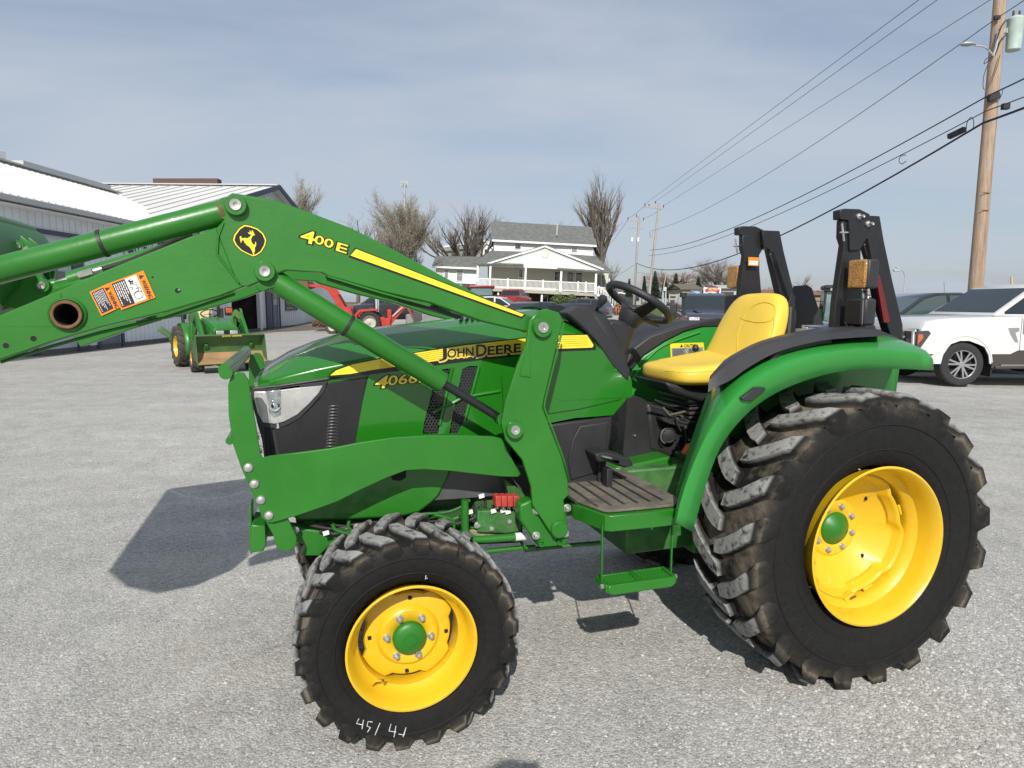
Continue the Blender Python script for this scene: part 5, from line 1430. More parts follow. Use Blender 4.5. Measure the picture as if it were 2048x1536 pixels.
# base cushion: cross sections across, from front to back
N = 17
def cushion(stations, name, m, parent):
    rings = []
    for (cx_, cz, w, thick, crown, tilt) in stations:
        ring = []
        for k in range(24):
            a_ = 2 * pi * k / 24
            c_, s_ = cos(a_), sin(a_)
            bx = w * (abs(c_) ** 0.55) * (1 if c_ >= 0 else -1)
            hz = thick * (abs(s_) ** 0.7) * (1 if s_ >= 0 else -1)
            if s_ > 0: hz += crown * (abs(bx) / w) ** 2
            v = Vector((cx_, bx, cz)) + Vector((-sin(tilt), 0, cos(tilt))) * hz
            ring.append(v)
        rings.append(ring)
    return MB().loft(rings, closed=True, caps=True).obj(name, m, parent, subsurf=1, recalc=True)
f0 = T(1322, 745, 0.20); 
base = [(0.535, 1.232, 0.10, 0.018, 0.0, 0.0), (0.525, 1.232, 0.17, 0.036, 0.004, 0.0), (0.49, 1.230, 0.215, 0.046, 0.010, 0.03), (0.43, 1.230, 0.235, 0.048, 0.020, 0.05), (0.34, 1.230, 0.242, 0.05, 0.030, 0.07),
        (0.25, 1.238, 0.245, 0.055, 0.040, 0.2), (0.15, 1.255, 0.245, 0.06, 0.045, 0.6), (0.090, 1.31, 0.243, 0.055, 0.05, 1.1), (0.055, 1.37, 0.240, 0.052, 0.05, 1.30), (0.025, 1.44, 0.232, 0.05, 0.045, 1.35),
        (-0.005, 1.51, 0.218, 0.048, 0.035, 1.38), (-0.030, 1.57, 0.195, 0.043, 0.025, 1.42), (-0.047, 1.608, 0.16, 0.034, 0.012, 1.5), (-0.055, 1.625, 0.10, 0.018, 0.0, 1.5)]
seat = cushion(base, 'seat', YSEAT, tractor)
SEAM = mat('seat_piping', (0.62, 0.40, 0.03), 0.6)
def seat_seam(pts, b):
    MB().tube(smooth_pts([T(x, y, b) for x, y in pts], 5), 0.002, 5).obj('seat_seam', SEAM, seat)
from mathutils.bvhtree import BVHTree
def drape_px(ob, lines, r, m, name):
    """run a thin bead along the visible surface of a part, following the photographed line"""
    bpy.context.view_layer.update()
    ev = ob.evaluated_get(bpy.context.evaluated_depsgraph_get()); me_ = ev.to_mesh()
    bv = BVHTree.FromPolygons([v.co[:] for v in me_.vertices], [tuple(p.vertices) for p in me_.polygons]); ev.to_mesh_clear()
    R_ = Matrix((FW, LF, Vector((0, 0, 1))))
    o_ = R_ @ (EYE - TO)
    for ln in lines:
        P = []
        for q in smooth_pts([(x, y, 0) for x, y in ln], 6):
            h = bv.ray_cast(o_, (R_ @ ray(q.x, q.y)).normalized())
            if h[0] is not None: P.append(h[0] + h[1] * r * 0.3)
        if len(P) > 3: MB().tube(P, r, 6).obj(name, m, ob)
drape_px(seat, [[(1478, 720), (1474, 690), (1478, 660), (1490, 630), (1508, 612), (1530, 605), (1548, 612), (1550, 630), (1540, 642), (1515, 645), (1490, 640), (1482, 636)], [(1548, 632), (1546, 660), (1535, 690), (1525, 705)], [(1330, 742), (1370, 745), (1430, 742), (1450, 738)]], 0.0022, SEAM, 'seat_seam')
# seat shell and suspension
MB().prism(tp([(1330, 764), (1420, 782), (1500, 775), (1560, 715), (1574, 690), (1580, 610), (1590, 612), (1594, 690), (1560, 740), (1480, 805), (1420, 810), (1345, 785)], 0.15), (0, -0.34, 0)).obj('seat_shell', BLK, tractor, bevel=0.015)
sus = MB().box((0.30, -0.02, 1.14), (0.26, 0.30, 0.10)).obj('seat_suspension', BLK, tractor, bevel=0.02)
for k in range(5): MB().box((0.30, -0.02, 1.085 - k * 0.022), (0.22 - 0.01 * (k % 2), 0.26 - 0.02 * (k % 2), 0.018)).obj('suspension_bellows', BLK, sus, bevel=0.006)
MB().box((0.22, -0.05, 0.90), (0.46, 0.20, 0.26)).obj('seat_pedestal', BLK, tractor, bevel=0.02)
for pts, b_, r_ in (([(1300, 812), (1330, 820), (1360, 835), (1395, 850)], 0.10, 0.006), ([(1310, 800), (1345, 812), (1390, 806)], 0.06, 0.005), ([(1345, 838), (1370, 846), (1400, 842)], 0.12, 0.007), ([(1352, 885), (1362, 900), (1385, 905)], 0.12, 0.004), ([(1350, 830), (1356, 850), (1362, 862)], 0.14, 0.004), ([(1370, 860), (1372, 880), (1368, 900)], 0.14, 0.003)):
    MB().tube(smooth_pts([T(x, y, b_) for x, y in pts], 4), r_, 7).obj('control_link', mat('dull_black_linkage', (0.05, 0.05, 0.05), 0.4, metal=0.3), tractor)
MB().prism(tp([(1325, 836), (1345, 838), (1378, 848), (1376, 856), (1340, 848), (1326, 842)], 0.12), (0, -0.06, 0)).obj('lever_quadrant', mat('dull_black_linkage', (0.05, 0.05, 0.05), 0.4), tractor, bevel=0.002)
for x, y in ((1372, 855), (1378, 880), (1352, 905)): MB().lathe(T(x, y, 0.14), (0, 1, 0), [(0, 0.006), (0.006, 0.005), (0.007, 0)], 10).obj('link_bolt', BOLTM, tractor)
con = plate('side_console', [(1255, 800), (1262, 793), (1282, 795), (1300, 806), (1306, 822), (1330, 835), (1362, 850), (1390, 870), (1392, 905), (1340, 918), (1250, 915), (1246, 905)], 0.04, 0.2, BLK, bevel=0.012)
cap = MB().lathe(T(1336, 870, 0.075), (0.3, 1, 0), [(-0.03, 0.040), (0.010, 0.040), (0.016, 0.034), (0.012, 0.030), (0.016, 0.012), (0.016, 0)], 28).obj('filler_cap', BLKG, con)
MB().tube([T(1336, 870, 0.075) + Vector((0.012 + 0.038 * cos(t_), 0.018, 0.038 * sin(t_))) for t_ in np.linspace(-1.2, 1.2, 9)], 0.004, 6).obj('cap_rim', STEEL, cap)
MB().tube([T(1326, 815, 0.13), T(1339, 830, 0.14), T(1370, 823, 0.14)], 0.0055, 8).obj('release_lever', mat('dull_brass_rod', (0.3, 0.27, 0.16), 0.4, metal=0.7), con)
MB().prism(tp([(1367, 908), (1378, 890), (1395, 885), (1392, 900), (1378, 912)], 0.2), (0, -0.03, 0)).obj('orange_knob', mat('orange_lever', (0.7, 0.16, 0.04), 0.4), con, bevel=0.005)
MB().lathe(T(1269, 871, 0.042), (0, 1, 0), [(0, 0.006), (0.008, 0.005), (0.009, 0)], 14).obj('console_screw', STEEL, con)
plate('console_front', [(1292, 806), (1330, 810), (1345, 855), (1400, 880), (1400, 920), (1340, 920), (1300, 900)], 0.05, 0.1, BLK, bevel=0.02)

# ---------------------------------------------------------------- roll bar
def rops_post(far):
    s_ = 0.378
    def mk(fn, nm, m=ROPSM, bev=0.004, par=None):
        mb = fn()
        if far: mb.mirror()
        return mb.obj(nm, m, par or tractor, bevel=bev)
    post = mk(lambda: MB().prism(tp([(1688, 490), (1683, 475), (1684, 440), (1712, 440), (1722, 480), (1722, 530), (1726, 600), (1722, 690), (1664, 690), (1672, 600)], s_), (0, -0.035, 0)), 'roll_bar_post')
    mk(lambda: MB().prism(tp([(1680, 420), (1690, 417), (1720, 418), (1740, 428), (1744, 460), (1720, 500), (1700, 502), (1698, 440), (1680, 438)], s_ + 0.012), (0, -0.045, 0)), 'roll_bar_bracket', par=post)
    mk(lambda: MB().prism(tp([(1720, 430), (1760, 432), (1768, 480), (1785, 560), (1806, 650), (1806, 686), (1786, 686), (1760, 600), (1742, 510), (1736, 478), (1722, 470)], s_ - 0.01), (0, -0.05, 0)), 'folded_hoop', par=post)
    mk(lambda: MB().prism(tp([(1728, 490), (1738, 478), (1800, 690), (1786, 692)], s_ - 0.03), (0, -0.03, 0)), 'hoop_inner', par=post)
    for (x, y) in ((1717, 433), (1735, 448)):
        mk(lambda: MB().lathe(T(x, y, s_ + 0.012), (0, 1, 0), [(0.0, 0.014), (0.006, 0.014), (0.012, 0.009), (0.012, 0.006), (0.028, 0.006), (0.028, 0)], 20), 'lock_pin', STEEL, 0, post)
        mk(lambda: MB().lathe(T(x + 8, y, s_ + 0.012), (0, 1, 0), [(0.0, 0.007), (0.010, 0.007), (0.012, 0.003), (0.010, 0)], 14), 'clip_ring', STEEL, 0, post)
    mk(lambda: MB().tube([T(1684, 447, s_ + 0.014), T(1688, 482, s_ + 0.014)], 0.005, 10), 'handle_bolt', STEEL, 0, post)
    mk(lambda: MB().tube([T(1680, 465, s_ + 0.014), T(1696, 465, s_ + 0.02)], 0.004, 8), 'wing_nut', STEEL, 0, post)
    return post
rp = rops_post(False); rpf = rops_post(True)
for b0_, par in ((0.0, rp),):
    pass
MB().prism(tp([(1752, 552), (1760, 550), (1780, 640), (1779, 645), (1768, 645)], 0.371), (0, -0.012, 0)).obj('red_reflector', REDL, rp, bevel=0.002)
lb = sheet('warning_label', [(1497, 514), (1518, 515), (1517, 532), (1496, 531)], -0.31, ODEC, rpf)
lb.location = (0, 0, 0)
sheet('label_panel', [(1499, 521), (1516, 522), (1515, 530), (1498, 529)], -0.309, WDEC, lb)
# warning lamps on the posts
def lamp_box(x0, y0, x1, y1, b, name, lensm, body, par, ribs=False, w=0.105):
    """lamp facing forwards: lens spans b..b+w, housing behind it"""
    P0, P1 = T(x0, y0, b), T(x0, y1, b); h = abs(P1.z - P0.z)
    c = Vector((P0.x, b + w / 2, (P0.z + P1.z) / 2))
    bm_ = MB().box(c - Vector((0.035, 0, 0)), (0.065, w, h)).obj(name, body, par, bevel=0.012)
    lz = MB().box(c + Vector((0.004, 0, 0)), (0.016, w * 0.96, h * 0.97)).obj('lamp_lens', lensm, bm_, bevel=0.008)
    for k in range(16 if ribs else 0):
        MB().box(c + Vector((0.013, 0, h * (0.42 - 0.84 * k / 15))), (0.006, w * 0.8, 0.0035)).obj('lens_rib', BLK, bm_)
    return bm_
amb = lamp_box(1700, 520, 1738, 578, 0.41, 'flasher_lamp', AMBER, BLKG, rp)
blk = lamp_box(1694, 597, 1734, 650, 0.41, 'work_lamp', BLK, BLKG, rp, ribs=True)
amb2 = lamp_box(1457, 532, 1477, 577, -0.50, 'flasher_lamp', AMBER, BLKG, rpf)
blk2 = lamp_box(1452, 590, 1474, 645, -0.50, 'work_lamp', BLK, BLKG, rpf)
MB().box(T(1718, 660, 0.40), (0.12, 0.08, 0.05)).obj('lamp_base', BLKG, rp, bevel=0.01)
MB().tube([T(1735, 664, 0.42), T(1760, 670, 0.42), T(1790, 682, 0.42)], 0.02, 10).obj('lamp_bracket', BLKG, rp)
MB().tube(smooth_pts([T(1690, 645, 0.46), T(1697, 655, 0.46), T(1710, 650, 0.46), T(1712, 660, 0.44)], 4), 0.003, 6).obj('lamp_wire', HOSE, rp)
# back of the slow-moving-vehicle triangle and toolbox behind the seat
smv = plate('vehicle_triangle', [(1588, 572), (1615, 570), (1624, 576), (1648, 650), (1570, 650), (1572, 625)], -0.05, 0.006, BLK, bevel=0.002)
MB().box((-0.25, 0, 1.38), (0.12, 0.78, 0.10)).obj('rear_crossbar', ROPSM, tractor, bevel=0.01)
MB().box((-0.22, 0.0, 1.15), (0.30, 0.70, 0.36)).obj('rear_housing', BLK, tractor, bevel=0.02)
MB().box(T(1622, 668, 0.30), (0.10, 0.10, 0.05)).obj('drawer_box', mat('grey_metal_box', (0.3, 0.3, 0.31), 0.4, metal=0.5), tractor, bevel=0.004)
# ============================================================ BUILDINGS AND SURROUNDINGS
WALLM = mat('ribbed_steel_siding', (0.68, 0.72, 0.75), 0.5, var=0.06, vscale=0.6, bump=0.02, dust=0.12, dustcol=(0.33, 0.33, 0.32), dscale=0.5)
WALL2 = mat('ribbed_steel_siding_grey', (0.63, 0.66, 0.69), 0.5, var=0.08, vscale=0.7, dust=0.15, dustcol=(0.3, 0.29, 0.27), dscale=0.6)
ROOFW = mat('white_metal_roof', (0.66, 0.655, 0.63), 0.45, var=0.05, vscale=0.4)
TRIMN = mat('navy_trim', (0.045, 0.055, 0.10), 0.5)
GUTT = mat('grey_gutter', (0.46, 0.47, 0.47), 0.45)
WPAINT = mat('white_paint', (0.78, 0.78, 0.76), 0.55, var=0.03, vscale=1.0)
WSIDE = mat('white_vinyl_siding', (0.76, 0.76, 0.74), 0.6, var=0.03, vscale=0.8)
BEIGE = mat('cream_porch_wall', (0.55, 0.53, 0.46), 0.7, var=0.05)
SHING = mat('grey_asphalt_shingles', (0.13, 0.135, 0.128), 0.9, var=0.28, vscale=2.4, bump=0.5, bscale=9)
BRICK = mat('dark_red_brick', (0.10, 0.045, 0.035), 0.9, var=0.3, vscale=6)
GLASS = mat('window_glass', (0.035, 0.04, 0.045), 0.06, spec=0.9, coat=0.6)
GLASSL = mat('window_blind_glass', (0.22, 0.23, 0.23), 0.15, spec=0.7, coat=0.5)
WX = -14.0
def XW(x, y, X0=WX): return X(x, y, X0)
def wall_along_y(name, y0, y1, ztop, m, parent, x0=WX, rib=0.30, openings=(), zb=0.10):
    """ribbed siding sheets standing along Y, with rectangular openings (y0,y1,z0,z1)"""
    mb = MB()
    ys = sorted(set([y0, y1] + [a for o_ in openings for a in o_[:2]]))
    def zt(y): return ztop(y) if callable(ztop) else ztop
    for a, b in zip(ys[:-1], ys[1:]):
        mid = (a + b) / 2
        ops = sorted([o_ for o_ in openings if o_[0] <= mid <= o_[1]], key=lambda o_: o_[2])
        z = zb; spans = []
        for o_ in ops: spans.append((z, o_[2])); z = o_[3]
        spans.append((z, None))
        for s0, s1 in spans:
            if s1 is None:
                n_ = max(1, int((b - a) / 2)); 
                for k in range(n_):
                    ya, yb = a + (b - a) * k / n_, a + (b - a) * (k + 1) / n_
                    mb.prism([(x0, ya, s0), (x0, yb, s0), (x0, yb, zt(yb)), (x0, ya, zt(ya))], (-0.15, 0, 0))
            elif s1 > s0: mb.prism([(x0, a, s0), (x0, b, s0), (x0, b, s1), (x0, a, s1)], (-0.15, 0, 0))
    o = mb.obj(name, m, parent, smooth=False)
    rb = MB(); y = y0 + rib / 2
    while y < y1:
        ops = sorted([o_ for o_ in openings if o_[0] - 0.05 <= y <= o_[1] + 0.05], key=lambda o_: o_[2]); z = zb
        for o_ in ops:
            if o_[2] > z + 0.02: rb.box((x0 + 0.012, y, (z + o_[2]) / 2), (0.024, 0.05, o_[2] - z))
            z = o_[3]
        rb.box((x0 + 0.012, y, (z + zt(y)) / 2), (0.024, 0.05, zt(y) - z)); y += rib
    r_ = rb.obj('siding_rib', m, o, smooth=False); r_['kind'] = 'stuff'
    return o
# ---- shop (building A, low eave running away from the camera)
shop = empty('shop_building', (WX, 17, 0), 0, 'long low shop with white metal roof and navy door trim along the left edge', 'building')
def reparent(o, p):
    o.parent = p; o.matrix_parent_inverse = Matrix.Translation(-p.location) if not p.rotation_euler.z else (Matrix.Translation(p.location) @ Matrix.Rotation(p.rotation_euler.z, 4, 'Z')).inverted()
    return o
class Par:
    """lets parts be written in world metres although their parent empty stands elsewhere"""
def fix(root):
    inv = (Matrix.Translation(root.location) @ root.rotation_euler.to_matrix().to_4x4()).inverted()
    for c in [o for o in col.objects if o.parent == root]:
        c.matrix_parent_inverse = inv
EZ = 4.38
dY0, dY1 = XW(62, 560).y, XW(144, 560).y           # overhead door
p0, p1 = XW(193, 600).y, XW(236, 600).y            # walk door
hd = XW(120, 473).z
wn0, wn1 = XW(344, 600).y, XW(372, 600).y
opsA = [(dY0, dY1, 0.0, hd), (p0, p1, 0.0, 2.15), (wn0, wn1, XW(350, 634).z, XW(350, 600).z)]
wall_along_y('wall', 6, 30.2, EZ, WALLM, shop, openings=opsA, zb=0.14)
MB().box((WX - 0.07, 18, 0.07), (0.16, 24.4, 0.14)).obj('foundation', mat('concrete_foundation', (0.12, 0.115, 0.11), 0.9, var=0.3), shop)
def panel_door(y0, y1, z1, m, parent, nm='overhead_door', rows=4, recess=0.10):
    o = MB().box((WX - recess, (y0 + y1) / 2, z1 / 2), (0.04, y1 - y0, z1)).obj(nm, m, parent, smooth=False)
    for r in range(rows):
        MB().box((WX - recess + 0.024, (y0 + y1) / 2, z1 * (r + 0.5) / rows), (0.012, (y1 - y0) - 0.06, z1 / rows - 0.03)).obj('door_panel', m, o, smooth=False)
    return o
LPAN = mat('pale_door_panel', (0.50, 0.54, 0.58), 0.5, var=0.04)
panel_door(dY0, dY1, hd, LPAN, shop)
DGREY = mat('slate_grey_door', (0.13, 0.16, 0.21), 0.5)
wd = panel_door(p0, p1, 2.15, DGREY, shop, 'entry_door', 1, 0.05)
def frame_y(y0, y1, z0, z1, m, parent, w=0.14, x0=WX + 0.03, nm='door_trim'):
    for a, b, c, d in ((y0 - w, y0, z0, z1 + w), (y1, y1 + w, z0, z1 + w), (y0, y1, z1, z1 + w)):
        MB().box((x0, (a + b) / 2, (c + d) / 2), (0.06, b - a, d - c)).obj(nm, m, parent, smooth=False)
MB().box((WX + 0.03, (dY0 + dY1) / 2, hd + 0.07), (0.06, dY1 - dY0, 0.14)).obj('door_trim', TRIMN, shop, smooth=False)
for y_ in (dY0 - 0.1, dY1 + 0.28): MB().box((WX + 0.03, y_, hd / 2 + 0.07), (0.06, 0.2 if y_ < dY0 else 0.56, hd + 0.14)).obj('door_trim', TRIMN, shop, smooth=False)
frame_y(p0, p1, 0, 2.15, TRIMN, shop, 0.16)
MB().box((WX - 0.05, (wn0 + wn1) / 2, (opsA[2][2] + opsA[2][3]) / 2), (0.03, wn1 - wn0, opsA[2][3] - opsA[2][2])).obj('window', GLASS, shop, smooth=False)
MB().box((WX - 0.06, (dY0 + dY1) / 2 + 0.6, hd * 0.62), (0.06, 0.9, 0.6)).obj('window', GLASS, shop, smooth=False)
# roof
RX, RZ_ = WX - 3.6, 6.30
ro = MB(); ro.prism([(WX + 0.45, 5.6, EZ + 0.02), (RX, 5.6, RZ_), (RX, 5.6, RZ_ + 0.06), (WX + 0.45, 5.6, EZ + 0.08)], (0, 24.7, 0)).obj('roof', ROOFW, shop, smooth=False)
ro = MB(); ro.prism([(RX, 5.6, RZ_), (RX - 5, 5.6, RZ_ - 1.6), (RX - 5, 5.6, RZ_ - 1.54), (RX, 5.6, RZ_ + 0.06)], (0, 24.7, 0)).obj('roof', ROOFW, shop, smooth=False)
sl = Vector((RX - WX - 0.45, 0, RZ_ - EZ)).normalized()
rib_ = MB(); y = 5.8
while y < 30.2:
    rib_.beam((WX + 0.45, y, EZ + 0.095), (RX, y, RZ_ + 0.075), 0.045, 0.035); y += 0.30
r_ = rib_.obj('roof_rib', ROOFW, shop, smooth=False); r_['kind'] = 'stuff'
MB().box((RX, 18, RZ_ + 0.10), (0.5, 24.8, 0.05)).obj('ridge_cap', GUTT, shop, smooth=False)
for ya, yb in ((19.2, 22.6), (24.4, 29.6)):
    MB().box((RX, (ya + yb) / 2, RZ_ + 0.20), (0.42, yb - ya, 0.16)).obj('ridge_vent', GUTT, shop, smooth=False)
MB().box((RX, 23.3, RZ_ + 0.26), (0.5, 0.5, 0.26)).obj('roof_curb', WPAINT, shop, bevel=0.02)
MB().box((WX + 0.50, 17.9, EZ - 0.02), (0.14, 24.7, 0.16)).obj('gutter', GUTT, shop, bevel=0.02)
MB().box((WX + 0.22, 17.9, EZ - 0.16), (0.42, 24.6, 0.03)).obj('soffit', WPAINT, shop, smooth=False)
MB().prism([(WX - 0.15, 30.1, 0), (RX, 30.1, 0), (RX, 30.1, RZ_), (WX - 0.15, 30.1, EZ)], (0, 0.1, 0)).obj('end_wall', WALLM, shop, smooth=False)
fix(shop)
# sign on the shop wall
sgc0, sgc1 = XW(252, 500), XW(346, 490)
SGX = WX + 0.06
def SG(x, y): return X(x, y, SGX)
sgn = MB().prism([SG(250, 455), SG(250, 530), SG(400, 530), SG(400, 455)], (-0.03, 0, 0)).obj('shop_sign', mat('pale_sign_board', (0.55, 0.58, 0.56), 0.5), smooth=False)
tag(sgn, 'pale sign board with navy oval reading TRACTOR on the shop wall behind the loader hoses', 'sign')
SGN = mat('sign_navy', (0.02, 0.035, 0.09), 0.5)
def sg_ell(cx_, cy_, rx, ry, nm, m, dx):
    P = [X(cx_ + rx * cos(t_), cy_ + ry * sin(t_), SGX + dx) for t_ in np.linspace(0, 2 * pi, 37)[:-1]]
    MB().add(P, [tuple(range(36))]).obj(nm, m, sgn, smooth=False)
sg_ell(284, 503, 28, 9.5, 'sign_oval', SGN, 0.004)
A_ = SG(265, 507); Bq = SG(300, 503.5)
put_text('sign_word', 'TRACTOR', A_ + Vector((0.01, 0, 0)), Bq - A_, (0, 0, 1), (Bq - A_).length * 1.35, 0.33, WPAINT, sgn, nrm=(1, 0, 0), offset=0.02)
A_ = SG(284, 492); Bq = SG(300, 490)
put_text('sign_word', "KS", A_ + Vector((0.01, 0, 0)), Bq - A_, (0, 0, 1), (Bq - A_).length, 0.42, SGN, sgn, nrm=(1, 0, 0), offset=0.02)
MB().prism([SG(303, 470), SG(303, 496), SG(306, 496), SG(306, 470)], (0.01, 0, 0)).obj('sign_bar', SGN, sgn, smooth=False)
MB().prism([SG(315, 481), SG(315, 495), SG(319, 494.5), SG(319, 488), SG(330, 486), SG(331, 492), SG(335, 491), SG(335, 478)], (0.01, 0, 0)).obj('sign_drawing', SGN, sgn, smooth=False)

# ---- gabled barn behind (building B)
barn = empty('gabled_barn', (WX, 42, 0), 0, 'tall gabled metal barn with open dark doorway and corrugated grey wall behind the small tractor', 'building')
AY, AZ = 39.6, 8.15; E1, E2, EZ2 = 30.35, 53.0, 4.5
def gz(y): return AZ - (AZ - EZ2) * (abs(y - AY) / (53.0 - AY))
o0, o1 = XW(461, 620).y, XW(519, 620).y
d0, d1 = XW(545, 620).y, XW(558, 620).y
w0, w1 = XW(571, 610).y, XW(592, 610).y
opsB = [(o0, o1, 0.0, 3.6), (d0, d1, 0.0, 2.6), (w0, w1, XW(580, 617).z, XW(580, 590).z)]
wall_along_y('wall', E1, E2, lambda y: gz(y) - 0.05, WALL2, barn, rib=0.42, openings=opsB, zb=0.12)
MB().box((WX - 0.07, (E1 + E2) / 2, 0.06), (0.16, E2 - E1, 0.12)).obj('foundation', MATS['concrete_foundation'], barn)
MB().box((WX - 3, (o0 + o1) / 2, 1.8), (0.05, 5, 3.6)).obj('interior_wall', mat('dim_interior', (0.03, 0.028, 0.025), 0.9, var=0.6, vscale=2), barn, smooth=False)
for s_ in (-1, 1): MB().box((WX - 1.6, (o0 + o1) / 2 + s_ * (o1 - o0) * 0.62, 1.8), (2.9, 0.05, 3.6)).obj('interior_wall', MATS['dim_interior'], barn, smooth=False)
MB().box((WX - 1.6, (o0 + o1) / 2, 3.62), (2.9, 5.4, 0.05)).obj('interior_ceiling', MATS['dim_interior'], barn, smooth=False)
SHELF = mat('shelf_wood', (0.10, 0.075, 0.05), 0.8)
for z in (0.7, 1.5, 2.3): MB().box((WX - 2.6, (o0 + o1) / 2, z), (0.5, 3.6, 0.05)).obj('shelf', SHELF, barn, smooth=False)
for k in range(14):
    MB().box((WX - 2.5, o0 + 0.4 + random.random() * (o1 - o0 - 0.8), random.choice((0.9, 1.7, 2.5))), (0.3, random.uniform(0.2, 0.45), random.uniform(0.2, 0.42))).obj('carton', mat('carton_%d' % (k % 4), [(0.16, 0.10, 0.06), (0.08, 0.10, 0.12), (0.2, 0.19, 0.17), (0.10, 0.03, 0.03)][k % 4], 0.8), barn, smooth=False)
frame_y(o0, o1, 0, 3.6, WPAINT, barn, 0.22)
MB().box((WX + 0.05, (XW(528, 620).y + XW(543, 620).y) / 2, 1.7), (0.08, XW(543, 620).y - XW(528, 620).y - 0.5, 3.4)).obj('sliding_door', TRIMN, barn, smooth=False)
en = MB().box((WX - 0.06, (d0 + d1) / 2, 1.3), (0.04, d1 - d0, 2.6)).obj('entry_door', DGREY, barn, smooth=False)
MB().box((WX - 0.03, (d0 + d1) / 2, 1.85), (0.03, (d1 - d0) * 0.55, 0.9)).obj('door_glass', GLASSL, en, smooth=False)
frame_y(d0, d1, 0, 2.6, TRIMN, barn, 0.12)
wi = MB().box((WX - 0.06, (w0 + w1) / 2, (opsB[2][2] + opsB[2][3]) / 2), (0.04, w1 - w0, opsB[2][3] - opsB[2][2])).obj('window', GLASS, barn, smooth=False)
frame_y(w0, w1, opsB[2][2], opsB[2][3], TRIMN, barn, 0.12, nm='window_trim')
MB().box((WX + 0.03, (w0 + w1) / 2, opsB[2][2] - 0.06), (0.08, w1 - w0 + 0.3, 0.12)).obj('window_sill', TRIMN, barn, smooth=False)
# roof slopes: near slope runs left from the gable; ridge drops slightly to the gable
XL = WX - 34
for (ya, za, yb, zb_, nm) in ((AY, AZ, 26.0, EZ2 + 0.0, 'roof'), (AY, AZ, 53.6, EZ2 - 0.16, 'roof')):
    rr = MB(); rr.prism([(WX + 0.5, ya, za), (WX + 0.5, yb, zb_), (XL, yb, zb_ + 0.3), (XL, ya, za + 0.3)], (0, 0, 0.08)); rr.obj(nm, ROOFW, barn, smooth=False)
    rb = MB(); x_ = WX + 0.4
    while x_ > XL:
        f_ = 0.3 * (WX - x_) / 34
        rb.beam((x_, ya, za + 0.10 + f_), (x_, yb, zb_ + 0.10 + f_), 0.05, 0.045); x_ -= 0.75
    q = rb.obj('roof_rib', mat('roof_rib_shadowline', (0.50, 0.49, 0.45), 0.5), barn, smooth=False); q['kind'] = 'stuff'
for ya, za, yb, zb_ in ((AY, AZ, 26.0, EZ2), (AY, AZ, 53.7, EZ2 - 0.16)):
    MB().beam((WX + 0.52, ya, za + 0.04), (WX + 0.52, yb, zb_ + 0.04), 0.08, 0.26).obj('verge_trim', TRIMN, barn, smooth=False)
MB().beam((WX + 0.5, AY, AZ + 0.14), (XL, AY, AZ + 0.42), 0.5, 0.06).obj('ridge_cap', GUTT, barn, smooth=False)
fix(barn)
bx0, bx1 = D(308, 372, 43.0), D(437, 376, 43.0)
fb_ = MB().box(((bx0.x + bx1.x) / 2, 43.2, bx0.z - 0.30), (bx1.x - bx0.x, 0.6, 1.5)).obj('roof_parapet', mat('brown_metal_screen', (0.10, 0.055, 0.045), 0.7), smooth=False)
tag(fb_, 'long dark brown box rising just behind the ridge of the gabled barn', 'parapet')

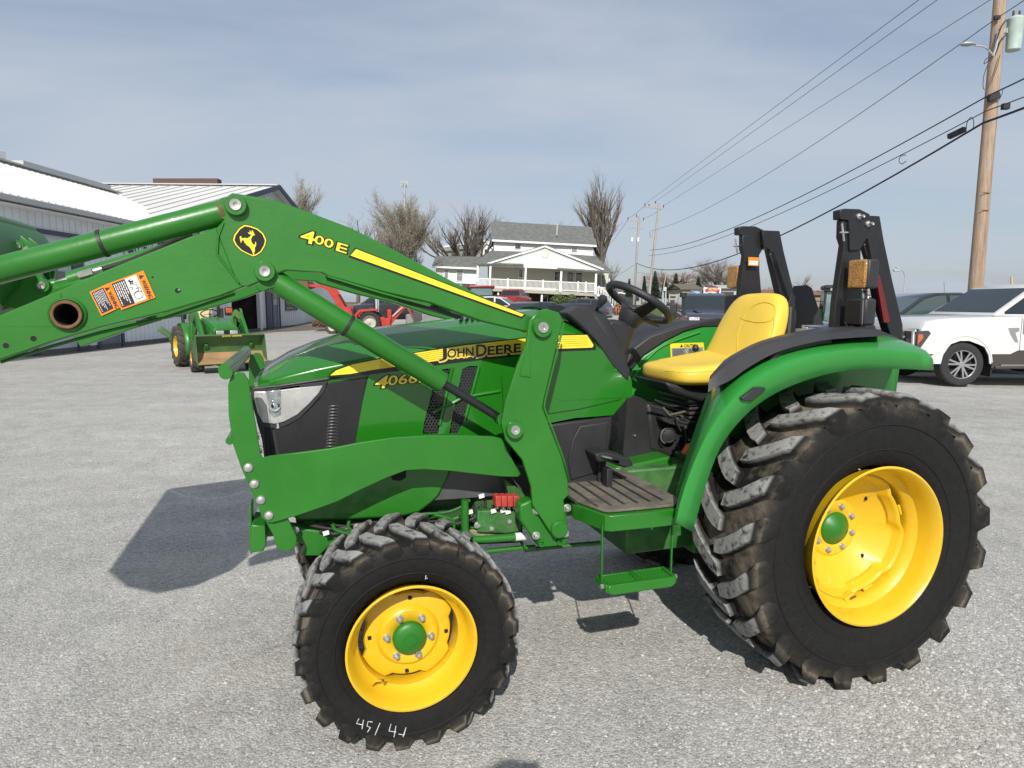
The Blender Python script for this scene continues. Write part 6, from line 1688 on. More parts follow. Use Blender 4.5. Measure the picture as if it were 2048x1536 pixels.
# ============================================================ TREES
BARK = mat('grey_brown_bark', (0.115, 0.095, 0.078), 0.95, var=0.35, vscale=6, bump=0.5, bscale=20)
TWIG = mat('bare_twigs', (0.19, 0.155, 0.13), 0.95, var=0.25, vscale=2)
TWIGR = mat('reddish_twigs', (0.20, 0.105, 0.085), 0.95, var=0.25, vscale=2)
TWIGP = mat('pale_pear_twigs', (0.21, 0.18, 0.145), 0.95, var=0.3, vscale=2)
BUD = mat('creamy_buds', (0.30, 0.275, 0.19), 0.9, var=0.25, vscale=3)
def branches(base, H, style, seed, dens=1.0):
    R = random.Random(seed); trunk = MB(); twig = MB(); buds = []
    def rnd_perp(d):
        a = Vector((R.gauss(0, 1), R.gauss(0, 1), R.gauss(0, 1))); a -= d * a.dot(d)
        return a.normalized() if a.length > 1e-4 else d.orthogonal()
    S = style
    def grow(p, d, L, r, lev):
        n = 3 if lev < 2 else 2
        pts = [p]; dd = d.copy(); q = p.copy()
        for i in range(n):
            dd = (dd + rnd_perp(dd) * S['wob'] * (0.5 if lev == 0 else 1) + Vector((0, 0, S['up'] * (0.4 + 0.6 * (lev > 0))))).normalized()
            q = q + dd * (L / n); pts.append(q.copy())
        rr = [r * (1 - 0.62 * i / n) for i in range(n + 1)]
        (trunk if lev <= S['tl'] else twig).tube(pts, rr, 6 if lev <= 1 else (4 if lev <= 2 else 3), caps=False)
        if lev >= S['lev']:
            if S.get('buds'):
                for _ in range(S['buds']):
                    t_ = R.random(); buds.append(pts[-2].lerp(pts[-1], t_) + Vector((R.gauss(0, .05), R.gauss(0, .05), R.gauss(0, .05))))
            return
        nc = S['n'][min(lev, len(S['n']) - 1)]
        nc = max(1, int(nc * dens + R.random()))
        for k in range(nc):
            t_ = S['t0'][min(lev, len(S['t0']) - 1)] + (1 - S['t0'][min(lev, len(S['t0']) - 1)]) * (k + R.random()) / nc
            x_ = t_ * n; i = min(n - 1, int(x_)); pp = pts[i].lerp(pts[i + 1], x_ - i)
            ang = S['ang'][min(lev, len(S['ang']) - 1)] * R.uniform(0.7, 1.3)
            bd = (dd * cos(ang) + rnd_perp(dd) * sin(ang)).normalized()
            grow(pp, bd, L * S['len'][min(lev, len(S['len']) - 1)] * R.uniform(0.7, 1.15) * (1.25 - 0.5 * t_ if lev == 0 else 1), r * (1 - 0.5 * t_) * S['rad'][min(lev, len(S['rad']) - 1)], lev + 1)
    b = Vector(base)
    for k in range(S.get('stems', 1)):
        grow(b + Vector((R.gauss(0, .1), R.gauss(0, .1), 0)) * (S.get('stems', 1) > 1), Vector((R.gauss(0, S.get('lean', 0.03)), R.gauss(0, S.get('lean', 0.03)), 1)).normalized(), H * S['l0'], H * S['r0'], 0)
    return trunk, twig, buds
PEAR = dict(wob=0.10, up=0.12, tl=1, lev=4, n=(18, 9, 7, 4), t0=(0.16, 0.2, 0.15, 0.1), ang=(0.55, 0.42, 0.45, 0.6), len=(0.55, 0.42, 0.42, 0.45), rad=(0.45, 0.5, 0.5, 0.6), l0=0.72, r0=0.022, buds=1)
POLL = dict(wob=0.12, up=0.16, tl=2, lev=4, n=(9, 5, 6, 3), t0=(0.5, 0.45, 0.45, 0.4), ang=(0.75, 0.45, 0.35, 0.35), len=(1.15, 0.60, 0.62, 0.55), rad=(0.72, 0.72, 0.42, 0.5), l0=0.36, r0=0.042)
TALL = dict(wob=0.10, up=0.10, tl=2, lev=4, n=(13, 6, 5, 3), t0=(0.35, 0.3, 0.35, 0.3), ang=(0.42, 0.35, 0.32, 0.4), len=(0.72, 0.50, 0.50, 0.5), rad=(0.62, 0.55, 0.45, 0.5), l0=0.62, r0=0.032)
SPRD = dict(wob=0.15, up=0.05, tl=1, lev=4, n=(10, 6, 5, 4), t0=(0.3, 0.3, 0.3, 0.2), ang=(0.85, 0.6, 0.6, 0.6), len=(0.70, 0.55, 0.52, 0.5), rad=(0.6, 0.55, 0.5, 0.6), l0=0.6, r0=0.026)
FINE = dict(wob=0.15, up=0.08, tl=1, lev=3, n=(12, 7, 5), t0=(0.25, 0.25, 0.2), ang=(0.7, 0.6, 0.6), len=(0.6, 0.5, 0.5), rad=(0.5, 0.5, 0.55), l0=0.65, r0=0.02)
def tree(px_, top, Y, style, label, seed, tw=TWIG, base_z=None, dens=1.0, wide=1.0, minr=1.0, group=None, scale_to=True):
    bz = terr(0, Y) if base_z is None else base_z
    b = D(px_, 600, Y); b.z = bz
    H = D(px_, top, Y).z - bz
    o = empty('bare_tree', b, 0, label, 'tree', group)
    trk, twg, buds = branches((0, 0, 0), H, style, seed, dens)
    zmax = max(v[2] for v in (twg.v or trk.v)); f = H / zmax
    for m_ in (trk, twg):
        m_.v = [(v[0] * f * wide, v[1] * f * wide, v[2] * f) for v in m_.v]
    trk.obj('trunk', BARK, o); twg.obj('crown', tw, o, smooth=False)
    if buds:
        mb = MB(); R = random.Random(seed + 5)
        for p in buds:
            p = Vector((p.x * f * wide, p.y * f * wide, p.z * f)); s = R.uniform(0.025, 0.06)
            u = Vector((R.gauss(0, 1), R.gauss(0, 1), R.gauss(0, 1))).normalized() * s; w = u.orthogonal().normalized() * s
            mb.add([p - u, p + w, p + u], [(0, 1, 2)])
        q = mb.obj('buds', BUD, o, smooth=False); q['kind'] = 'stuff'
    return o
tree(600, 332, 72, PEAR, 'budding pear tree rising behind the right slope of the gabled barn', 11, TWIGP, dens=1.3, wide=0.95)
tree(716, 418, 105, FINE, 'thin faint bare tree between barn and the big pear tree', 12, wide=1.1)
tree(742, 440, 110, FINE, 'small faint bare tree left of the widest pear tree, right of the thin one', 13, wide=1.0)
tree(822, 364, 68, PEAR, 'widest pear tree with creamy buds, in front of the cell tower', 14, TWIGP, dens=1.5, wide=1.3)
tree(930, 396, 84, POLL, 'heavily pruned vase shaped bare tree left of the white house', 15, dens=1.3, wide=1.3, base_z=1.4)
tree(1206, 316, 86, TALL, 'tall upright bare tree right behind the white house', 16, dens=1.25, wide=0.98, base_z=1.4)
tree(1222, 500, 80, SPRD, 'low spreading bare tree at the right corner of the white house', 17, wide=0.7, base_z=1.4)
for k, (px_, tp_) in enumerate(((1075, 436), (1110, 434), (1140, 437))):
    tree(px_, tp_ + 0, 130, FINE, 'hazy pink bare treetop showing above the grey house roof, %s of three' % ('leftmost', 'middle', 'rightmost')[k], 20 + k, TWIGR, wide=1.0)
tree(1340, 528, 150, SPRD, 'reddish bare tree behind the row of dark spruces', 30, TWIGR, wide=2.2, dens=1.5)
tree(1434, 505, 140, SPRD, 'round bare oak right of the spruces and above the white roadside sign', 31, wide=1.5, dens=1.6)
tree(1462, 535, 150, SPRD, 'reddish bare tree just right of the round bare oak', 32, TWIGR, wide=1.7, dens=1.3)
tree(1605, 540, 150, FINE, 'small bare tree between the two black roll bar posts', 33, wide=1.2)
tree(1290, 560, 120, FINE, 'small bare tree behind the nearest wooden poles', 34, wide=1.0)
SKY_ = ['behind the porch stairs', 'left of the small white house', 'above the small white house roof', 'between the two utility poles', 'right of the taller utility pole', 'behind the broad spruces', 'right of the broad spruces', 'behind the olive roofed house', 'behind the roadside signs', 'behind the far amber lamp', 'behind the far roll bar post', 'inside the far roll bar hoop']
for k in range(12):
    px_ = 1180 + k * 42 + (k % 3) * 9
    tree(px_, 572 - (k * 7) % 9, 260, FINE, 'distant hazy skyline tree ' + SKY_[k], 50 + k, TWIG, wide=2.2, dens=1.0, group='distant trees on the skyline')
NEED = mat('spruce_needles', (0.022, 0.042, 0.022), 0.9, var=0.35, vscale=3)
def spruce(px_, top, bot, Y, label, seed, w=1.0):
    b = D(px_, bot, Y); H = D(px_, top, Y).z - b.z
    o = empty('spruce_tree', b, 0, label, 'tree')
    MB().tube([(0, 0, 0), (0, 0, H * 0.95)], [H * 0.018, 0.02], 6).obj('trunk', BARK, o)
    R = random.Random(seed); mb = MB(); n_ = 26
    for i in range(n_):
        z = H * (0.04 + 0.94 * i / n_); rad = H * 0.30 * w * (1 - i / n_) ** 0.9 * R.uniform(0.82, 1.12) + 0.05
        m_ = int(9 + 16 * (1 - i / n_))
        for k in range(m_):
            a = 2 * pi * (k + R.random()) / m_; rr = rad * R.uniform(0.75, 1.12)
            d = Vector((cos(a), sin(a), 0)); s = Vector((-sin(a), cos(a), 0)) * (0.10 + 0.10 * rr)
            p0_ = Vector((0, 0, z)); tip = d * rr + Vector((0, 0, z - rr * 0.34 + R.gauss(0, .06)))
            md_ = p0_.lerp(tip, 0.55) + Vector((0, 0, 0.05))
            mb.add([p0_, md_ + s, tip, md_ - s], [(0, 1, 2, 3)])
            for j in range(4):
                q = p0_.lerp(tip, R.uniform(0.4, 1.0)) + Vector((R.gauss(0, .08), R.gauss(0, .08), -R.random() * 0.2)); e = Vector((R.gauss(0, 1), R.gauss(0, 1), R.gauss(0, .5))).normalized() * R.uniform(.08, .2) 
                mb.add([q, q + e, q + e.orthogonal() * 0.5], [(0, 1, 2)])
    mb.obj('crown', NEED, o, smooth=False)
spruce(1309, 539, 594, 110, 'broad dark spruce right beside the taller wooden utility pole', 1)
spruce(1329, 553, 594, 112, 'smallest spruce, squeezed between the two broad spruces', 2, 0.9)
spruce(1351, 544, 594, 108, 'broad dark spruce right of the short wooden post', 3)
spruce(1396, 552, 586, 118, 'solitary dark spruce above the blue oval sign', 4)
spruce(1288, 550, 592, 115, 'narrow grey green spruce left of the taller wooden pole', 5, 0.6)
spruce(1258, 556, 592, 130, 'small distant spruce left of the utility pole with the white transformer', 6, 0.7)

# bushes
def bush(name, label, c, rx, ry, rz_, m, seed, n=1500, cat='bush', s=(0.05, 0.12), leaf=None):
    o = empty(name, c, 0, label, cat); R = random.Random(seed); mb = MB()
    for k in range(n):
        d = Vector((R.gauss(0, 1), R.gauss(0, 1), abs(R.gauss(0, 0.9)))).normalized() * (R.uniform(0.75, 1.08) + 0.1 * sin(k * 0.37))
        p = Vector((d.x * rx, d.y * ry, d.z * rz_)); e = Vector((R.gauss(0, 1), R.gauss(0, 1), R.gauss(0, 1))).normalized() * R.uniform(*s); w = e.orthogonal() * R.uniform(0.5, 1)
        mb.add([p - e, p + w, p + e, p - w], [(0, 1, 2, 3)])
    mb.obj('foliage', m, o, smooth=False)
    MB().tube([(0, 0, 0), (0, 0, rz_ * 0.7)], 0.06, 6).obj('stem', BARK, o)
    return o
HEDG = mat('yew_foliage', (0.07, 0.105, 0.03), 0.9, var=0.4, vscale=2)
for px_, lb in ((1118, 'leftmost of the three round green bushes under the porch deck'), (1143, 'middle of the three round green bushes under the porch deck'), (1168, 'rightmost of the three round green bushes under the porch deck')):
    c = D(px_, 613, 62); c.z = terr(4, 62)
    bush('round_bush', lb, c, 0.85, 0.7, 1.25 if px_ < 1160 else 1.0, HEDG, px_)
c = D(1243, 606, 55); c.z = terr(8, 55)
bush('dry_shrub', 'orange brown dry shrub on the lawn seen through the steering wheel', c, 0.75, 0.6, 0.95, mat('dry_leaves', (0.28, 0.13, 0.06), 0.9, var=0.4, vscale=3), 5, n=500)

# ============================================================ WHITE HOUSE
PHI = radians(3); TILT = radians(2.5)
hb = D(988, 612, 70.0)
MH = Matrix.Translation(hb) @ Matrix.Rotation(PHI, 4, 'Z') @ Matrix.Rotation(TILT, 4, 'Y')
MHI = MH.inverted()
def HT(px_, py_, v):
    o_ = MHI @ EYE; d_ = MHI.to_3x3() @ ray(px_, py_)
    t_ = (v - o_.y) / d_.y
    p = o_ + t_ * d_
    return Vector((p.x, v, p.z))
def ZH(pts, v): return [HT(860 + x / 5.12, 420 + y / 5.12, v) for x, y in pts]
house = empty('white_house', (0, 0, 0), 0, 'large white two storey house with grey roof, long railed porch and brick basement', 'house')
house.matrix_world = MH
def hp(name, pts, v, depth, m, parent=None, bevel=0):
    return MB().prism(ZH(pts, v), (0, depth, 0)).obj(name, m, parent or house, bevel=bevel, smooth=False)
VB = 2.6
hp('wall', [(655, 320), (1668, 368), (1668, 560), (655, 500)], VB + 0.9, 5.0, WSIDE)
hp('wall', [(600, 560), (1700, 605), (1700, 900), (600, 850)], VB, 6.0, BEIGE)
hp('basement', [(640, 800), (1690, 860), (1690, 985), (640, 965)], VB - 0.4, 0.3, BRICK)
# main roof: ridge and both slopes
rl, rr_ = ZH([(665, 115)], VB + 4.4)[0], ZH([(1680, 175)], VB + 4.4)[0]
el, er = ZH([(637, 302)], VB + 0.5)[0], ZH([(1705, 360)], VB + 0.5)[0]
bl_, br__ = Vector((el.x, VB + 8.3, el.z)), Vector((er.x, VB + 8.3, er.z))
rl.x = el.x; rr_.x = er.x
MB().prism([el, er, rr_, rl], (0, 0.05, -0.14)).obj('roof', SHING, house, smooth=False)
MB().prism([rl, rr_, br__, bl_], (0, 0.0, -0.14)).obj('roof', SHING, house, smooth=False)
MB().beam(el + Vector((0, -0.05, -0.10)), er + Vector((0, -0.05, -0.10)), 0.14, 0.20).obj('fascia', WPAINT, house, smooth=False)
for q0, q1, q2 in ((el, rl, bl_), (er, rr_, br__)):
    MB().prism([q0 - Vector((0, 0, .15)), q1 - Vector((0, 0, .15)), q2 - Vector((0, 0, .15))], (0.02, 0, 0)).obj('gable_end', WSIDE, house, smooth=False)
vp = ZH([(1298, 262)], VB + 1.5)[0]
MB().cyl(vp, vp + Vector((0, 0, 1.25)), 0.07, 0.07, 10).obj('vent_pipe', GUTT, house)
# lower skirt roofs
def skirt(a0, a1, b1, b0, v0, v1, nm='roof'):
    P = [ZH([a0], v0)[0], ZH([a1], v0)[0], ZH([b1], v1)[0], ZH([b0], v1)[0]]
    return MB().prism(P, (0, 0.03, -0.12)).obj(nm, SHING, house, smooth=False)
skirt((445, 545), (960, 560), (940, 425), (625, 415), -0.3, VB + 0.88)
skirt((1300, 600), (1885, 640), (1690, 470), (1400, 450), -0.3, VB + 0.88)
# gable pediment of the porch
ap = ZH([(1175, 372)], 0)[0]; lf_ = ZH([(565, 556)], 0)[0]; rt_ = ZH([(1775, 610)], 0)[0]
MB().prism([ap - Vector((0, 0, .25)), lf_ + Vector((0.6, 0, 0.0)), rt_ - Vector((0.6, 0, 0.0))], (0, 0.1, 0)).obj('pediment', WSIDE, house, smooth=False)
for a_, b_ in ((ap, lf_), (ap, rt_)):
    MB().beam(a_ + Vector((0, -0.12, 0)), b_ + Vector((0, -0.12, 0)), 0.16, 0.20, up=(0, 0, 1)).obj('rake_board', WPAINT, house, smooth=False)
    MB().beam(a_ + Vector((0, -0.02, -0.22)), b_ + Vector((0, -0.02, -0.22)), 0.04, 0.13, up=(0, 0, 1)).obj('frieze_shadow', GUTT, house, smooth=False)
    MB().prism([a_ + Vector((0, -0.2, 0.14)), b_ + Vector((0, -0.2, 0.14)), b_ + Vector((0, VB, 0.14)), a_ + Vector((0, VB + 0.8, 0.14))], (0, 0, -0.08)).obj('roof', SHING, house, smooth=False)
MB().lathe(ZH([(1180, 445)], -0.02)[0], (0, -1, 0), [(0, 0.48), (0.04, 0.48), (0.05, 0.40), (0.02, 0.38), (0.02, 0)], 8).obj('gable_vent', mat('vent_cream', (0.62, 0.61, 0.54), 0.6), house)
hp('porch_beam', [(620, 558), (1700, 606), (1700, 622), (620, 572)], -0.02, 0.15, WPAINT)
MB().prism([HT(957, 530, 0) + Vector((0, 0, 0)), HT(1195, 541, 0), HT(1195, 541, 0) + Vector((0, VB, 0)), HT(957, 530, 0) + Vector((0, VB, 0))], (0, 0, 0.05)).obj('porch_ceiling', WPAINT, house, smooth=False)
for a_, b_ in (((490, 565), (487, 735)), ((620, 560), (612, 805)), ((982, 575), (976, 822)), ((1346, 597), (1336, 843)), ((1703, 615), (1698, 865))):
    P0, P1 = ZH([a_], 0)[0], ZH([b_], 0)[0]
    MB().box(Vector((P0.x, 0, (P0.z + P1.z) / 2)), (0.20, 0.20, P0.z - P1.z)).obj('porch_post', WPAINT, house, smooth=False)
deck0, deck1 = ZH([(470, 792)], 0)[0], ZH([(1700, 855)], 0)[0]
MB().prism([(deck0.x, 0.02, deck0.z), (deck1.x, 0.02, deck1.z), (deck1.x, VB, deck1.z), (deck0.x, VB, deck0.z)], (0, 0, -0.30)).obj('porch_deck', mat('tan_deck_edge', (0.38, 0.35, 0.31), 0.8), house, smooth=False)
rt0, rt1 = ZH([(495, 700)], 0)[0], ZH([(1700, 752)], 0)[0]
MB().beam(rt0, rt1, 0.10, 0.09).obj('hand_rail', WPAINT, house, smooth=False)
bt0, bt1 = deck0 + Vector((0, 0, .16)), deck1 + Vector((0, 0, .16))
MB().beam(bt0, bt1, 0.08, 0.08).obj('bottom_rail', WPAINT, house, smooth=False)
bal = MB(); n_ = 100
for k in range(n_ + 1):
    f_ = k / n_; q = bt0.lerp(bt1, f_); t2 = rt0.lerp(rt1, f_)
    bal.box(Vector((q.x, 0, (q.z + t2.z) / 2)), (0.05, 0.04, t2.z - q.z))
bo = bal.obj('baluster', WPAINT, house, smooth=False); bo['kind'] = 'stuff'
for x_ in (798, 1158, 1518, 1598):
    yy = 700 + (x_ - 495) * 52 / 1205
    P0 = ZH([(x_, yy - 15)], 0)[0]; P1 = ZH([(x_, yy + 100)], 0)[0]
    MB().box(Vector((P0.x, 0, (P0.z + P1.z) / 2)), (0.13, 0.13, P0.z - P1.z)).obj('rail_post', WPAINT, house, smooth=False)
for x_, y0, y1 in ((878, 838, 870), (1145, 858, 985), (700, 845, 975), (1600, 880, 985)):
    P0 = ZH([(x_, y0)], 0.3)[0]; P1 = ZH([(x_, y1)], 0.3)[0]
    MB().box(Vector((P0.x, 0.3, (P0.z + P1.z) / 2)), (0.18, 0.18, P0.z - P1.z)).obj('deck_support', WPAINT, house, smooth=False)
def hwin(x0, y0, x1, y1, v, par=house, glass=GLASS, frame=WPAINT):
    P = ZH([(x0, y0), (x1, y0), (x1, y1), (x0, y1)], v - 0.05)
    c = (P[0] + P[2]) / 2; w = abs(P[1].x - P[0].x); h = abs(P[0].z - P[3].z)
    f_ = MB().box(c, (w + 0.16, 0.06, h + 0.16)).obj('window', frame, par, smooth=False)
    MB().box(c + Vector((0, -0.035, h * 0.25)), (w, 0.03, h * 0.47)).obj('window_pane', glass, f_, smooth=False)
    MB().box(c + Vector((0, -0.035, -h * 0.25)), (w, 0.03, h * 0.47)).obj('window_pane', glass, f_, smooth=False)
    return f_
hwin(872, 350, 928, 398, VB + 0.9); hwin(1450, 386, 1504, 430, VB + 0.9, glass=GLASSL)
hwin(912, 608, 944, 690, VB); hwin(1277, 630, 1330, 722, VB); hwin(1404, 638, 1468, 738, VB); hwin(1492, 642, 1558, 742, VB)
hwin(945, 862, 1005, 930, VB - 0.4); hwin(1160, 880, 1200, 940, VB - 0.4)
dr = hp('front_door', [(948, 606), (966, 607), (964, 770), (946, 769)], VB - 0.04, 0.05, WPAINT)
# left wing
hp('wing_wall', [(60, 590), (480, 598), (480, 760), (60, 740)], VB, 4.0, WSIDE)
hwin(276, 615, 332, 725, VB, glass=GLASSL); hwin(150, 610, 185, 700, VB, glass=GLASSL)
P = [ZH([(20, 572)], VB - 0.5)[0], ZH([(485, 592)], VB - 0.5)[0], ZH([(620, 480)], VB + 2.2)[0], ZH([(60, 470)], VB + 2.2)[0]]
MB().prism(P, (0, 0.03, -0.12)).obj('roof', SHING, house, smooth=False)
MB().beam(P[0] + Vector((0, -.05, -.1)), P[1] + Vector((0, -.05, -.1)), 0.12, 0.20).obj('fascia', WPAINT, house, smooth=False)
# right porch return, stairs
hp('wing_wall', [(1700, 640), (1840, 652), (1836, 800), (1700, 790)], VB, 0.3, BEIGE)
hp('porch_post', [(1832, 655), (1842, 655), (1838, 800), (1828, 800)], 0.4, 0.2, WPAINT)
for x_ in (1722, 1765): hp('window_pane', [(x_, 668), (x_ + 26, 670), (x_ + 25, 780), (x_ - 1, 778)], VB - 0.05, 0.04, GLASS)
s0 = ZH([(1700, 862)], 0)[0]
MB().beam(ZH([(1705, 790)], 0.2)[0], ZH([(1815, 800)], 0.2)[0], 0.08, 0.08).obj('hand_rail', WPAINT, house, smooth=False)
rb2 = MB()
a0, a1 = ZH([(1705, 795)], 0.2)[0], ZH([(1815, 805)], 0.2)[0]
for k in range(9):
    q = a0.lerp(a1, k / 8); rb2.box(q - Vector((0, 0, 0.4)), (0.05, 0.05, 0.8))
q = rb2.obj('baluster', WPAINT, house, smooth=False); q['kind'] = 'stuff'
for k in range(7):
    P0 = s0 + Vector((0.15 + 0.28 * k, 0.1, -0.12 - 0.19 * k))
    MB().box(P0, (0.32, 1.2, 0.19)).obj('stair_step', WPAINT, house, smooth=False)
MB().beam(s0 + Vector((0.1, -0.5, 0.85)), s0 + Vector((2.1, -0.5, -0.5)), 0.08, 0.09).obj('stair_rail', WPAINT, house, smooth=False)
for k in range(8):
    MB().box(s0 + Vector((0.15 + 0.26 * k, -0.5, 0.35 - 0.175 * k)), (0.05, 0.05, 0.95)).obj('stair_baluster', WPAINT, house, smooth=False)

# grey house with dormer behind
hb2 = D(900, 600, 100)
gh_ = empty('dormer_house', (0, 0, 0), 0, 'pale house with grey dormer roof peeking out behind the pruned tree', 'house')
def wpx(pts, Y): return [D(860 + x / 5.12, 420 + y / 5.12, Y) for x, y in pts]
MB().prism(wpx([(150, 375), (560, 320), (650, 350), (650, 520), (150, 520)], 96), (0, 5, 0)).obj('wall', mat('pale_grey_siding', (0.50, 0.51, 0.50), 0.7), gh_, smooth=False)
MB().prism(wpx([(140, 372), (560, 312), (640, 420), (500, 480), (420, 470), (140, 470)], 95.4), (0, 0.3, 0)).obj('roof', mat('pale_grey_roof', (0.24, 0.25, 0.24), 0.9, var=0.15), gh_, smooth=False)
MB().prism(wpx([(520, 395), (580, 335), (655, 405), (650, 470), (520, 470)], 94.6), (0, 2, 0)).obj('dormer', WSIDE, gh_, smooth=False)
MB().prism(wpx([(560, 402), (604, 404), (603, 458), (559, 456)], 94.5), (0, 0.05, 0)).obj('window', GLASS, gh_, smooth=False)
for a_, b_ in (((515, 398), (582, 332)), ((582, 332), (658, 402)), ((145, 375), (560, 316)), ((560, 316), (655, 350))):
    q = wpx([a_, b_], 94.4); MB().beam(q[0], q[1], 0.2, 0.2).obj('rake_board', WPAINT, gh_, smooth=False)

# ============================================================ CELL TOWER, POLES, WIRES
WOOD = mat('weathered_pole_wood', (0.36, 0.28, 0.21), 0.9, var=0.35, vscale=4, stretch=(6, 6, 0.5), bump=0.5, bscale=30, dust=0.55, dustcol=(0.33, 0.15, 0.06), dscale=1.1)
PWOOD = mat('grey_pole_wood', (0.36, 0.33, 0.29), 0.9, var=0.2, vscale=3, stretch=(6, 6, 0.5))
GREYM = mat('galvanised_grey', (0.42, 0.44, 0.44), 0.5, metal=0.4)
ct_ = D(813, 600, 150); ct_.z = 1.15
tw = empty('cell_tower', ct_, 0, 'slim cell tower with antenna panels poking above the widest pear tree', 'tower')
Hh = D(813, 366, 150).z - ct_.z
MB().tube([(0, 0, 0), (0, 0, Hh)], [0.4, 0.2], 10).obj('mast', GREYM, tw)
for k in range(6):
    a_ = k * pi / 3
    MB().box((0.7 * cos(a_), 0.7 * sin(a_), Hh - 0.2), (0.16, 0.16, 1.3)).obj('antenna_panel', GREYM, tw, bevel=0.03)
    MB().beam((0, 0, Hh - 0.2), (1.1 * cos(a_), 1.1 * sin(a_), Hh - 0.2), 0.08, 0.08).obj('antenna_arm', GREYM, tw)
def pole(name, label, px_, Y, bz, ztop, r0, r1, m, lean=(0, 0)):
    b = D(px_, 600, Y); b.z = bz
    o = empty(name, b, 0, label, 'utility pole')
    MB().tube([(lean[0] * t_, lean[1] * t_, (ztop - bz) * t_) for t_ in np.linspace(0, 1, 6)], list(np.linspace(r0, r1, 6)), 20).obj('pole', m, o)
    return o
np_ = pole('utility_pole', 'large weathered utility pole with transformer behind the white pickup', 1949, 20, terr(13.9, 20), 12.6, 0.205, 0.15, WOOD)
pz = np_.location
def rel(x, y, dy=0.0): return D(x, y, 20 + dy) - pz
# transformer can
tc_ = rel(2029, 68, -0.1)
t_ = MB(); t_.lathe(tc_ + Vector((0, 0, -0.45)), (0, 0, 1), [(0, 0), (0.0, 0.17), (0.02, 0.185), (0.80, 0.205), (0.82, 0.215), (0.86, 0.215), (0.88, 0.19), (0.93, 0.10), (0.94, 0)], 28)
to = t_.obj('transformer', mat('pale_green_transformer', (0.42, 0.52, 0.47), 0.5, var=0.12, vscale=5, dust=0.2, dustcol=(0.2, 0.12, 0.07)), np_)
for s_ in (-0.08, 0.09):
    MB().tube([tc_ + Vector((s_, 0, 0.42)), tc_ + Vector((s_, 0, 0.62))], [0.035, 0.025], 10).obj('bushing', mat('brown_porcelain', (0.08, 0.04, 0.03), 0.3), to)
MB().box(rel(2006, 62, -0.05), (0.30, 0.1, 0.14)).obj('transformer_bracket', GREYM, np_, bevel=0.01)
for z_ in (0, 1):
    MB().tube(smooth_pts([rel(2012, 40 + 30 * z_, -0.2), rel(2002, 55 + 25 * z_, -0.25), rel(1994, 80 + 20 * z_, -0.22), rel(1990, 110, -0.22)], 5), 0.018, 6).obj('lead_wire', HOSE, np_)
# cobra-head lamp
MB().tube(smooth_pts([rel(1984, 108, -0.2), rel(1976, 99, -0.2), rel(1966, 93, -0.2), rel(1950, 91, -0.2)], 5), 0.022, 8).obj('lamp_arm', GREYM, np_)
lh = MB(); lh.lathe(rel(1952, 91, -0.2), (-1, 0, 0.02), [(0, 0.03), (0.06, 0.06), (0.2, 0.11), (0.34, 0.11), (0.42, 0.06), (0.45, 0)], 18)
lh.v = [(v[0], v[1], rel(1952, 91).z + (v[2] - rel(1952, 91).z) * 0.5) for v in lh.v]
lh.obj('lamp_head', GREYM, np_)
MB().box(rel(1987, 194, -0.24), (0.34, 0.12, 0.18), R=Matrix.Rotation(-0.35, 3, 'Y')).obj('splice_box', BLK, np_, bevel=0.02)
MB().box(rel(2011, 213, -0.05), (0.20, 0.14, 0.17)).obj('junction_box', BLK, np_, bevel=0.02)
for pts in ([(1984, 112), (1976, 122), (1968, 128), (1972, 118), (1982, 114)], [(1976, 128), (1968, 150), (1966, 172), (1969, 180)], [(2000, 110), (1992, 140), (1982, 165), (1975, 178)], [(2006, 180), (2003, 190), (1998, 200)]):
    MB().tube(smooth_pts([rel(x, y, -0.24) for x, y in pts], 5), 0.010, 6).obj('lead_wire', HOSE, np_)
MB().box(rel(1994, 35, -0.2), (0.16, 0.08, 0.10)).obj('wire_clamp', BLK, np_)
MB().tube([rel(1997, 62, -0.2), rel(1992, 95, -0.22), rel(1986, 112, -0.24)], 0.03, 6).obj('conduit', GREYM, np_)
for y_ in (385, 420):
    MB().tube([rel(1963 + (420 - y_) * 0.08, y_, -0.21), rel(1977 + (420 - y_) * 0.08, y_ + 1, -0.2)], 0.012, 6).obj('pole_band', RUST, np_)
fp1 = pole('utility_pole', 'tall thin utility pole with single crossarm, right of the pair beyond the house', 1296, 73, 1.0, D(1311, 408, 73).z, 0.16, 0.11, PWOOD, lean=(0.92, 0))
fp2 = pole('utility_pole', 'shorter utility pole with crossarm and white transformer, left of the pair beyond the house', 1268, 85, 1.0, D(1274, 433, 85).z, 0.17, 0.12, PWOOD, lean=(0.38, 0))
def relp(o, x, y, Y): return D(x, y, Y) - o.location
MB().beam(relp(fp1, 1289, 413, 73), relp(fp1, 1328, 417, 73), 0.12, 0.16).obj('crossarm', PWOOD, fp1)
MB().beam(relp(fp2, 1255, 440, 85), relp(fp2, 1288, 441, 85), 0.12, 0.16).obj('crossarm', PWOOD, fp2)
MB().beam(relp(fp2, 1256, 455, 85), relp(fp2, 1287, 457, 85), 0.10, 0.12).obj('crossarm', PWOOD, fp2)
for x, y in ((1290, 410), (1298, 411), (1327, 413), (1311, 405)):
    MB().cyl(relp(fp1, x, y + 2, 73), relp(fp1, x, y - 3, 73), 0.06, 0.05, 8).obj('insulator', MATS['brown_porcelain'], fp1)
for x, y in ((1256, 437), (1273, 432), (1287, 438)):
    MB().cyl(relp(fp2, x, y + 2, 85), relp(fp2, x, y - 3, 85), 0.06, 0.05, 8).obj('insulator', MATS['brown_porcelain'], fp2)
for x, y in ((1264, 479), (1276, 479)):
    MB().cyl(relp(fp2, x, y + 4, 85), relp(fp2, x, y - 4, 85), 0.16, 0.16, 12).obj('transformer', WPAINT, fp2)
